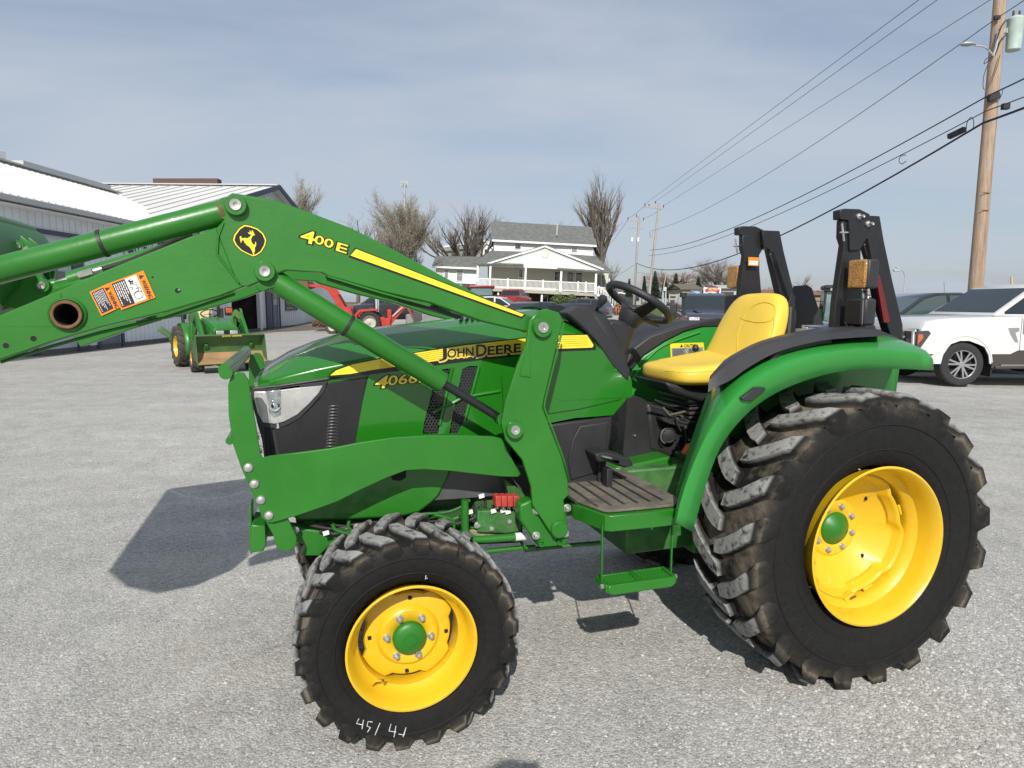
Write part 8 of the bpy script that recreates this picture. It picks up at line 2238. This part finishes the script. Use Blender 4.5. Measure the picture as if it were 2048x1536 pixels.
MB().box((-0.28, -0.40, 1.35), (0.07, 0.07, 0.40)).obj('roll_bar', BLK, cpt, bevel=0.01)
CRM = mat('faded_cream_seat', (0.62, 0.50, 0.28), 0.6)
MB().box((0.02, 0, 0.98), (0.42, 0.48, 0.12)).obj('seat', CRM, cpt, bevel=0.05)
MB().box((-0.18, 0, 1.25), (0.12, 0.46, 0.50), R=Matrix.Rotation(-0.15, 3, 'Y')).obj('seat_back', CRM, cpt, bevel=0.05)
ths = np.linspace(0, 2 * pi, 25)[:-1]
swm = MB(); swm.tube([(0.48 + 0.10 * cos(t_), 0.20 * sin(t_), 1.30 + 0.16 * cos(t_) * 0.6) for t_ in ths], 0.014, 8, closed=True); sw2 = swm.obj('steering_wheel', BLK, cpt)
MB().cyl((0.50, 0, 1.30), (0.62, 0, 1.1), 0.03, 0.03, 8).obj('steering_column', BLK, sw2)
for t_ in (0, 2.1, 4.2): MB().beam((0.48, 0, 1.29), (0.48 + 0.10 * cos(t_), 0.20 * sin(t_), 1.30 + 0.096 * cos(t_)), 0.02, 0.01).obj('wheel_spoke', BLK, sw2)
for s in (-1, 1):
    pts = [(0.62, 1.12), (0.95, 1.24), (1.25, 1.16), (1.70, 0.72), (2.00, 0.52), (2.08, 0.62), (1.80, 0.88), (1.36, 1.34), (0.95, 1.40), (0.60, 1.24)]
    MB().prism([(x, s * 0.52, z) for x, z in pts], (0, -s * 0.07, 0)).obj('loader_arm', GREEN, cpt, bevel=0.01)
    MB().box((0.78, s * 0.46, 0.85), (0.16, 0.12, 0.75)).obj('loader_post', GREEN, cpt, bevel=0.02)
    MB().cyl((0.85, s * 0.48, 0.72), (1.35, s * 0.48, 1.05), 0.035, 0.035, 10).obj('lift_cylinder', GREEN, cpt)
    MB().cyl((1.30, s * 0.485, 1.22), (1.95, s * 0.485, 0.75), 0.03, 0.03, 10).obj('bucket_cylinder', GREEN, cpt)
    MB().lathe((1.12, s * 0.53, 1.26), (0, s, 0), [(-0.03, 0.17), (0.02, 0.17), (0.025, 0)], 20).obj('loader_pivot', OLIVE, cpt)
ccx = 2.02
def rb_(pts, a=0.50, px_=0.0, pz_=0.35, up=0.28):
    pts = [(x * 0.92, 0.35 + (z - 0.35) * 0.88) for x, z in pts]
    return [(px_ + (x - px_) * cos(a) + (z - pz_) * sin(a), pz_ - (x - px_) * sin(a) + (z - pz_) * cos(a) + up) for x, z in pts]
BW = 0.74
bp = rb_([(0.10, 0.66), (0.0, 0.62), (-0.03, 0.30), (0.05, 0.14), (0.20, 0.08), (0.52, 0.11), (0.52, 0.095), (0.20, 0.062), (0.04, 0.12), (-0.05, 0.29), (-0.02, 0.64), (0.10, 0.675)])
cb = MB().prism([(ccx + x, BW, z) for x, z in bp], (0, -2 * BW, 0)).obj('bucket', OLIVE, cpt)
f0_, f1_, f2_ = rb_([(0.205, 0.089), (0.52, 0.118), (0.052, 0.146)])
MB().prism([(ccx + f0_[0], BW, f0_[1]), (ccx + f0_[0], -BW, f0_[1]), (ccx + f1_[0], -BW, f1_[1]), (ccx + f1_[0], BW, f1_[1])], (0.003, 0, 0.006)).obj('bucket_floor', RUSTB, cb)
MB().prism([(ccx + f2_[0], BW, f2_[1]), (ccx + f2_[0], -BW, f2_[1]), (ccx + f0_[0], -BW, f0_[1]), (ccx + f0_[0], BW, f0_[1])], (0.004, 0, 0.006)).obj('bucket_floor', RUSTB, cb)
for s in (-1, 1):
    MB().prism([(ccx + x, s * (BW - 0.005), z) for x, z in rb_([(0.10, 0.665), (0.0, 0.62), (-0.03, 0.30), (0.05, 0.14), (0.20, 0.075), (0.52, 0.11), (0.42, 0.25)])], (0, s * 0.012, 0)).obj('bucket_side', OLIVE, cb)
put_text('brand_lettering', 'JOHN DEERE', (ccx + 0.25, -0.20, 0.80), (0, 1, 0), (-0.3, 0, 1), 0.42, 0.04, YDEC, cb, nrm=(1, 0, 0.3), lift=0.01)
# backhoe folded behind
MB().box((-0.62, 0, 0.60), (0.30, 1.0, 0.30)).obj('backhoe_frame', GREEN, cpt, bevel=0.03)
MB().beam((-0.7, -0.4, 0.6), (-0.95, -0.62, 0.70), 0.12, 0.18).obj('backhoe_boom', GREEN, cpt, bevel=0.02)
MB().beam((-0.92, -0.60, 0.70), (-1.02, -0.86, 0.92), 0.10, 0.14).obj('backhoe_dipper', OLIVE, cpt, bevel=0.02)

# ---- red tractor with loader and backhoe
REDP = mat('red_tractor_paint', (0.42, 0.028, 0.015), 0.42, var=0.15, vscale=3, dust=0.12)
RIMW = mat('dirty_white_rim', (0.45, 0.42, 0.36), 0.6, var=0.2)
rl_ = Vector((D(741, 600, 34.0).x, 34.0, 0))
rt = empty('red_tractor', rl_, pi + 0.10, 'red tractor with raised rusty loader bucket and a backhoe, seen under the big loader arm', 'tractor')
for s in (-1, 1):
    ag_wheel((0, s * 0.65, 0.56), 0.56, 0.38, s, rt, RIMW, 18, rr=0.60, tm=TYR)
    ag_wheel((1.85, s * 0.62, 0.34), 0.34, 0.26, s, rt, RIMW, 14, rr=0.6, tm=TY2)
for s in (-1, 1):
    pts = [(0.62, 0.55), (0.72, 0.95), (0.48, 1.20), (-0.40, 1.24), (-0.42, 1.14), (0.40, 1.10), (0.60, 0.90), (0.54, 0.52)]
    MB().prism([(x, s * 0.85, z) for x, z in pts], (0, -s * 0.45, 0)).obj('fender', REDP, rt, bevel=0.02)
lo('hood', [(0.8, 0.30, 0.7, 1.28), (1.4, 0.30, 0.7, 1.22), (2.15, 0.28, 0.7, 1.10)], BLK, rt, angle=30)
MB().box((0.6, 0, 0.62), (2.6, 0.4, 0.4)).obj('chassis', REDP, rt, bevel=0.03)
MB().box((-0.05, 0, 1.22), (0.4, 0.5, 0.16)).obj('seat', BLK, rt, bevel=0.05)
MB().box((-0.22, 0, 1.45), (0.12, 0.46, 0.4)).obj('seat_back', BLK, rt, bevel=0.05)
for y_ in (-0.30, 0.35, 0.62): MB().box((-0.35, y_, 1.45), (0.09, 0.05, 0.75)).obj('control_lever', GREYM, rt, bevel=0.01)
for s in (-1, 1):
    A = [(0.95, 0.75), (1.05, 1.10), (1.45, 1.75), (1.75, 2.28), (2.05, 2.42), (2.95, 2.45), (3.00, 2.34), (2.20, 2.26), (1.98, 2.10), (1.62, 1.50), (1.30, 0.85)]
    MB().prism([(x, s * 0.62, z) for x, z in A], (0, -s * 0.09, 0)).obj('loader_arm', REDP, rt, bevel=0.01)
    MB().prism([(x, s * 0.60, z) for x, z in [(0.75, 0.55), (1.25, 0.55), (1.30, 1.0), (1.15, 1.35), (0.95, 1.35), (0.85, 1.0)]], (0, -s * 0.12, 0)).obj('loader_post', REDP, rt, bevel=0.01)
    MB().cyl((1.0, s * 0.50, 0.8), (1.62, s * 0.50, 1.95), 0.05, 0.05, 10).obj('lift_cylinder', BLK, rt)
bkp = [(2.85, 2.30), (2.95, 2.58), (3.45, 2.78), (3.75, 2.62), (3.60, 2.40), (3.10, 2.22)]
MB().prism([(x, 0.85, z) for x, z in bkp], (0, -1.7, 0)).obj('bucket', RUST, rt, bevel=0.02)
MB().box((-0.75, 0, 0.55), (0.50, 1.0, 0.40)).obj('backhoe_frame', REDP, rt, bevel=0.02)
MB().box((-0.95, 0.25, 0.75), (0.20, 0.12, 0.9)).obj('backhoe_mast', REDP, rt, bevel=0.02)
MB().beam((-0.95, 0.1, 0.55), (-1.75, 0.1, 1.45), 0.16, 0.24).obj('backhoe_boom', REDP, rt, bevel=0.02)
MB().beam((-1.10, 0.24, 0.85), (-1.60, 0.24, 1.30), 0.07, 0.07).obj('backhoe_cylinder', GREYM, rt)
MB().beam((-1.78, 0.1, 1.50), (-2.15, 0.1, 0.75), 0.10, 0.12).obj('backhoe_dipper', mat('rusty_red', (0.22, 0.05, 0.03), 0.7), rt)
MB().prism([(-2.12, 0.35, 1.15), (-2.55, 0.35, 1.05), (-2.60, 0.35, 0.70), (-2.38, 0.35, 0.45), (-2.16, 0.35, 0.42)], (0, -0.5, 0)).obj('backhoe_bucket', mat('black_worn_steel', (0.05, 0.048, 0.045), 0.6, var=0.3), rt, bevel=0.02)
MB().beam((-0.9, 0.75, 0.25), (-0.9, 1.35, 0.10), 0.2, 0.08).obj('stabiliser_foot', REDP, rt)
MB().beam((-0.9, -0.75, 0.25), (-0.9, -1.35, 0.10), 0.2, 0.08).obj('stabiliser_foot', REDP, rt)
# pair of muddy wheels lying by the barn corner
for k, (x, y, z, lb) in enumerate(((645, 655, 0.25, 'rusty muddy lugged tyre lying flat by the barn wall, the left one'), (668, 655, 0.22, 'rusty muddy lugged tyre lying by the barn wall right behind the red tractor front wheel'))):
    g0_ = G(x, y); mb, w_ = tyre_mesh(0.62, 0.22, 0.35, 14, 0.09, 0.11, 0.3)
    q = mb.obj('spare_tyre', mat('rusty_mud_tyre', (0.11, 0.065, 0.04), 0.95, var=0.5, vscale=10), angle=38); q.rotation_euler = (pi / 2, 0, 0.4 * k); q.location = (g0_.x, g0_.y - 0.6 * k, 0.24); tag(q, lb, 'tyre')
# steel stock tank and flat trailer
g0_ = G(876, 648)
tk = MB().box((0, 0, 0.62), (3.6, 1.6, 0.6)).obj('stock_tank', mat('dull_grey_steel', (0.20, 0.205, 0.20), 0.6, var=0.25), bevel=0.08, loc=(D(880, 600, 37).x, 37, 0)); tag(tk, 'long dull grey steel tank on the gravel right of the backhoe bucket', 'tank')
MB().box((0, 0, 0.16), (3.9, 1.7, 0.32)).obj('tank_base', mat('tan_base', (0.36, 0.31, 0.22), 0.8), tk)
# ---- red cab tractor far back, and the green cab tractor
def cab_tractor(name, label, loc, rz, body, roofm, scale=1.0, rimm=YEL):
    o = empty(name, loc, rz, label, 'tractor')
    for s in (-1, 1):
        ag_wheel((0, s * 0.8, 0.75), 0.75, 0.42, s, o, rimm, 18); ag_wheel((2.1, s * 0.75, 0.5), 0.5, 0.34, s, o, rimm, 16)
    lo('hood', [(0.95, 0.36, 0.8, 1.62), (1.8, 0.36, 0.8, 1.52), (2.6, 0.32, 0.8, 1.35)], body, o, angle=30)
    MB().box((1.1, 0, 0.7), (2.6, 0.5, 0.5)).obj('chassis', DKGREEN if body is GREEN else BLK, o, bevel=0.03)
    cb_ = MB().prism([(-0.55, 0.72, 1.05), (0.75, 0.72, 1.05), (0.95, 0.72, 1.5), (0.80, 0.66, 2.35), (-0.50, 0.66, 2.35), (-0.70, 0.72, 1.5)], (0, -1.44, 0)).obj('cab', mat('cab_glass', (0.16, 0.24, 0.24), 0.08, coat=1, spec=0.8), o, bevel=0.03)
    for s in (-1, 1):
        for (xa, za, xb, zb_) in ((0.97, 1.5, 0.82, 2.35), (-0.72, 1.5, -0.52, 2.35), (0.15, 1.05, 0.12, 2.35)):
            MB().beam((xa, s * 0.74, za), (xb, s * 0.69, zb_), 0.08, 0.09).obj('cab_pillar', BLK, cb_, bevel=0.01)
        pr = [(0.85 * cos(a), 0.75 + 0.86 * sin(a)) for a in np.linspace(0.15, pi * 0.9, 10)]
        mb = MB(); mb.loft([[(x, s * 0.60, z) for x, z in pr], [(x, s * 1.02, z) for x, z in pr]]); mb.obj('fender', body, o, solid=0.03)
        MB().beam((0.95, s * 0.75, 1.9), (1.05, s * 1.15, 1.95), 0.04, 0.04).obj('mirror_arm', BLK, o); MB().box((1.05, s * 1.18, 1.85), (0.06, 0.16, 0.34)).obj('mirror', BLK, o, bevel=0.02)
        MB().box((0.98, s * 0.45, 2.37), (0.08, 0.22, 0.10)).obj('cab_lamp', LENS, o, bevel=0.02)
    MB().box((0.15, 0, 2.46), (1.75, 1.55, 0.18)).obj('cab_roof', roofm, o, bevel=0.07)
    MB().box((0.15, 0, 2.36), (1.65, 1.45, 0.06)).obj('roof_liner', BLK, o)
    return o
gl_ = D(1668, 600, 27); cab_tractor('cab_tractor', 'green cab tractor with black roof standing behind the near roll bar', Vector((gl_.x + 0.1, 26.5, -0.32)), -pi / 2 - 0.35, GREEN, BLK)
rl2 = D(955, 600, 44)
rc = cab_tractor('cab_tractor', 'cab tractor with dark red roof in front of the white house', Vector((rl2.x, 44, terr(0, 44) - 0.05)), 0.2, REDP, mat('dark_red_roof', (0.20, 0.015, 0.015), 0.4), rimm=RIMW)

# ============================================================ ROADSIDE SIGNS AND FAR BUILDINGS
def board(name, label, cat, px_, Y, m, depth=0.15, legs=True):
    P = [D(x, y, Y) for x, y in px_]
    c = Vector((sum(p.x for p in P) / len(P), Y, 1.1))
    o = empty(name, c, 0, label, cat)
    q = MB().prism([p - c for p in P], (0, depth, 0)).obj('panel', m, o, smooth=False)
    if legs:
        x0 = min(p.x for p in P) + 0.3; x1 = max(p.x for p in P) - 0.3; zb = min(p.z for p in P)
        for x in (x0, x1): MB().box((x - c.x, depth + 0.1, (zb - 1.1) / 2), (0.15, 0.15, zb - 1.1)).obj('sign_leg', GREYM, o, smooth=False)
    return o, q, c
YS = 62
so, sp_, sc_ = board('roadside_sign', 'white roadside sign with red ribbon banner behind the dark navy pickup roof', 'sign', [(1407.5, 574.5), (1442, 577), (1441, 593), (1407, 592)], YS, WPAINT)
def on(o_c, x, y, Y, dy=-0.03): return D(x, y, Y) - o_c + Vector((0, dy, 0))
RB = mat('red_banner', (0.45, 0.04, 0.03), 0.5)
MB().prism([on(sc_, x, y, YS) for x, y in [(1410, 578), (1414, 577.5), (1415, 575), (1425, 574), (1434, 575.5), (1435, 578.5), (1439.5, 579), (1438, 585.5), (1434, 585), (1433, 583), (1424, 582), (1416, 582.5), (1415, 584), (1411, 583.5)]], (0, -0.03, 0)).obj('banner', RB, sp_, smooth=False)
put_text('sign_word', "TROYER'S", on(sc_, 1416, 581, YS, -0.08), (1, 0, 0.01), (0, 0, 1), 0.82, 0.24, mat('cream_letters', (0.75, 0.66, 0.35), 0.6), sp_, nrm=(0, -1, 0), offset=0.02)
put_text('sign_word', 'HOMES', on(sc_, 1417.5, 586, YS, -0.08), (1, 0, 0.01), (0, 0, 1), 0.6, 0.07, mat('grey_letters', (0.2, 0.3, 0.28), 0.6), sp_, nrm=(0, -1, 0))
put_text('sign_word', 'Home Accents', on(sc_, 1409, 590, YS, -0.08), (1, 0, 0.0), (0, 0, 1), 1.38, 0.14, MATS['grey_letters'], sp_, nrm=(0, -1, 0), offset=0.01)
bo_, bq_, bcx = board('roadside_sign', 'dark panel with pale blue oval, left of the white roadside sign', 'sign', [(1381, 580), (1404, 580.5), (1404, 593), (1381, 593)], YS + 1, mat('slate_blue_panel', (0.10, 0.14, 0.2), 0.6))
ell = [on(bcx, 1392 + 10 * cos(t_), 588 + 5.2 * sin(t_), YS + 1) for t_ in np.linspace(0, 2 * pi, 25)[:-1]]
MB().prism(ell, (0, -0.03, 0)).obj('sign_oval', mat('pale_blue_oval', (0.36, 0.48, 0.6), 0.5), bq_, smooth=False)
put_text('sign_word', 'FORD', on(bcx, 1385.5, 587, YS + 1, -0.08), (1, 0, 0), (0, 0, 1), 0.6, 0.14, mat('blue_letters', (0.1, 0.18, 0.3), 0.5), bq_, nrm=(0, -1, 0)) if False else None
board('street_sign', 'small pale rectangular road sign on a post near the spruces', 'sign', [(1327, 574), (1333, 574), (1333, 582), (1327, 582)], 70, mat('pale_green_sign', (0.45, 0.52, 0.46), 0.6))
def simple_house(label, px0, px1, ytop, yeave, ybot, Y, wall, roof, depth=8, nm='far_house'):
    a, b = D(px0, ybot, Y), D(px1, ybot, Y); ze, zt_ = D(px0, yeave, Y).z, D(px0, ytop, Y).z; zb = min(a.z, 0.9)
    c = Vector(((a.x + b.x) / 2, Y, zb)); w = b.x - a.x
    o = empty(nm, c, 0, label, 'house')
    MB().box((0, depth / 2, (ze - zb) / 2), (w, depth, ze - zb)).obj('wall', wall, o, smooth=False)
    rr = MB().prism([(-w / 2 - .4, -.4, ze - zb), (w / 2 + .4, -.4, ze - zb), (w / 2 + .4, depth / 2, zt_ - zb), (-w / 2 - .4, depth / 2, zt_ - zb)], (0, 0, -0.15)).obj('roof', roof, o, smooth=False)
    MB().prism([(-w / 2 - .4, depth + .4, ze - zb), (w / 2 + .4, depth + .4, ze - zb), (w / 2 + .4, depth / 2, zt_ - zb), (-w / 2 - .4, depth / 2, zt_ - zb)], (0, 0, -0.15)).obj('roof', roof, o, smooth=False)
    for s in (-1, 1): MB().prism([(s * w / 2, 0, ze - zb - .1), (s * w / 2, depth, ze - zb - .1), (s * w / 2, depth / 2, zt_ - zb - .15)], (-s * 0.1, 0, 0)).obj('gable', wall, o, smooth=False)
    n = max(1, int(w / 3.5))
    for k in range(n):
        x = -w / 2 + w * (k + 0.5) / n
        MB().box((x, -0.03, (ze - zb) * 0.55), (1.0, 0.06, min(1.2, (ze - zb) * 0.45))).obj('window', GLASS, o, smooth=False)
    MB().box((-w / 2 + w * 0.2, -0.04, (ze - zb) * 0.4), (0.95, 0.06, (ze - zb) * 0.75)).obj('door', BRNP, o, smooth=False)
    return o
TANW = mat('tan_stucco', (0.36, 0.32, 0.25), 0.8); TANR = mat('olive_shingles', (0.13, 0.12, 0.08), 0.9, var=0.2); BRR = mat('brown_metal_roof', (0.22, 0.10, 0.055), 0.7)
simple_house('tan walled house with olive roof behind the blue oval sign', 1364, 1398, 566, 577, 594, 92, TANW, TANR)
simple_house('pale grey building right of the white roadside sign, half hidden by the far amber lamp', 1440, 1475, 569, 574, 600, 72, mat('pale_grey_block', (0.42, 0.43, 0.40), 0.8), mat('grey_flat_roof', (0.4, 0.4, 0.38), 0.8), depth=4)
simple_house('long low building with brown roof between the roll bar posts', 1505, 1642, 578, 588, 606, 85, mat('brown_board_wall', (0.26, 0.21, 0.16), 0.8), BRR)
simple_house('long dark low building far behind the spruces', 1420, 1500, 578, 584, 596, 170, mat('dark_wall', (0.15, 0.13, 0.12), 0.8), BRR)
simple_house('small white house far left of the utility poles', 1236, 1262, 572, 580, 596, 150, WSIDE, SHING)
simple_house('tiny grey shed right of the small white house', 1264, 1282, 577, 583, 598, 130, mat('grey_shed_wall', (0.3, 0.32, 0.33), 0.8), SHING)
simple_house('low white building visible right of the cab tractor roof', 1655, 1760, 580, 588, 600, 140, WSIDE, mat('tan_roof', (0.3, 0.22, 0.16), 0.8))
# guard fence and pale rocks by the road
gfe = empty('rail_fence', D(1352, 604, 70), 0, 'short grey rail fence just left of the dark navy pickup mirror', 'fence')
for z_ in (0.3, 0.7): MB().box((0, 0, z_), (1.5, 0.05, 0.16)).obj('rail', PWOOD, gfe, smooth=False)
for x_ in (-0.7, 0, 0.7): MB().box((x_, 0, 0.4), (0.12, 0.1, 0.9)).obj('fence_post', PWOOD, gfe, smooth=False)
for k in range(7):
    q = D(1318 + k * 5.0, 594, 100 + (k % 3)); bm_ = MB(); bm_.lathe((0, 0, 0), (0, 0, 1), [(-0.2, 0), (0.0, 0.42), (0.2, 0.32), (0.32, 0)], 7)
    r_ = bm_.obj('white_rock', mat('white_rock_stone', (0.62, 0.61, 0.58), 0.8), loc=(q.x, q.y, 1.25)); r_.rotation_euler = (0, 0, k)
    tag(r_, 'pale landscaping rock in the row along the road before the spruces', 'rock', 'pale rocks along the road')
# ============================================================ THE PHOTOGRAPHER (stands behind the lens; the shadow of head and hands falls into the foreground)
def skin_body(name, joints, edges, m, parent, root=0, sub=2):
    me = bpy.data.meshes.new(name); me.from_pydata([j[0] for j in joints], edges, []); me.materials.append(m)
    o = bpy.data.objects.new(name, me); col.objects.link(o); o.parent = parent
    o.modifiers.new('skin', 'SKIN')
    for v, j in zip(me.skin_vertices[0].data, joints): v.radius = (j[1], j[2] if len(j) > 2 else j[1]); v.use_root = False
    me.skin_vertices[0].data[root].use_root = True
    sb_ = o.modifiers.new('sub', 'SUBSURF'); sb_.levels = sub; sb_.render_levels = sub
    me.polygons.foreach_set('use_smooth', [True] * len(me.polygons))
    return o
per = empty('person', (-0.02, -0.34, 0), 0, 'person standing behind the camera taking the picture, seen only as a shadow at bottom centre', 'person')
SKINM = mat('skin', (0.45, 0.27, 0.19), 0.5); JACK = mat('dark_blue_jacket', (0.04, 0.05, 0.09), 0.85, bump=0.2, bscale=80); JEAN = mat('blue_jeans', (0.06, 0.08, 0.14), 0.9); HAIR = mat('brown_hair', (0.06, 0.035, 0.02), 0.7)
J = [((0, 0, 0.98), .155, .12), ((0, 0, 1.15), .14, .11), ((0, 0.01, 1.36), .165, .115), ((0, 0.01, 1.50), .075, .07), ((0, 0.03, 1.57), .055, .055),
     ((.19, 0, 1.44), .065), ((.27, .10, 1.20), .05), ((.13, .22, 1.47), .036), ((-.19, 0, 1.44), .065), ((-.27, .10, 1.20), .05), ((-.13, .22, 1.47), .036),
     ((.10, 0, .90), .10), ((.12, 0.02, .50), .065), ((.13, -0.02, .10), .045), ((.14, .14, .04), .038), ((-.10, 0, .90), .10), ((-.12, 0.02, .50), .065), ((-.13, -0.02, .10), .045), ((-.14, .14, .04), .038)]
E_ = [(0, 1), (1, 2), (2, 3), (3, 4), (2, 5), (5, 6), (6, 7), (2, 8), (8, 9), (9, 10), (0, 11), (11, 12), (12, 13), (13, 14), (0, 15), (15, 16), (16, 17), (17, 18)]
skin_body('body', J, E_, JACK, per)
hd = skin_body('head', [((0, .03, 1.56), .05), ((0, .04, 1.63), .068, .078), ((0, .035, 1.70), .078, .092), ((0, .03, 1.765), .055, .07)], [(0, 1), (1, 2), (2, 3)], SKINM, per, 1)
MB().lathe((0, 0.015, 1.695), (0, -0.15, 1), [(-.06, .092), (0, .099), (.05, .09), (.09, .06), (.108, .02), (.11, 0)], 24).obj('hair', HAIR, per)
MB().prism([(0, .112, 1.70), (.012, .105, 1.662), (0, .132, 1.660), (-.012, .105, 1.662)], (0, 0.004, 0.0)).obj('nose', SKINM, per)
for s in (-1, 1):
    MB().lathe((s * .028, .108, 1.695), (0, 1, 0), [(0, .011), (.004, .008), (.006, 0)], 12).obj('eye', WPAINT, per)
    MB().lathe((s * .082, .03, 1.685), (s, 0, 0), [(-.01, .026), (.008, .02), (.01, 0)], 12).obj('ear', SKINM, per)
    w = Vector((s * .105, .245, 1.50)); skin_body('hand', [(tuple(w), .026, .018), (tuple(w + Vector((-s * .01, .02, .05))), .034, .016)], [(0, 1)], SKINM, per)
    for k in range(4):
        f0_ = w + Vector((-s * (.002 + .006 * k), .028, .060 + .0 * k)) + Vector((s * (.020 - .014 * k), 0, 0)); L = (.055, .066, .062, .048)[k]
        MB().tube([f0_, f0_ + Vector((-s * L * .45, .014, L * .35)), f0_ + Vector((-s * L * .9, .010, L * .45))], [.0085, .008, .0065], 8).obj('finger', SKINM, per)
    MB().tube([w + Vector((-s * .02, 0, .03)), w + Vector((-s * .045, -.012, .05)), w + Vector((-s * .06, -.008, .075))], [.010, .0095, .008], 8).obj('thumb', SKINM, per)
MB().prism([(.05, .105, 1.617), (-.05, .105, 1.617), (-.05, .113, 1.612), (.05, .113, 1.612)], (0, 0, -.004)).obj('mouth', mat('lips', (.3, .1, .09), .5), per) if False else None
cmb = MB().box((0.02, 0.275, 1.575), (0.125, 0.035, 0.08)).obj('compact_camera', BLK, bevel=0.008); cmb.location = (0, -0.34, 0)
tag(cmb, 'small black compact camera held up by the photographer behind the viewpoint', 'camera')
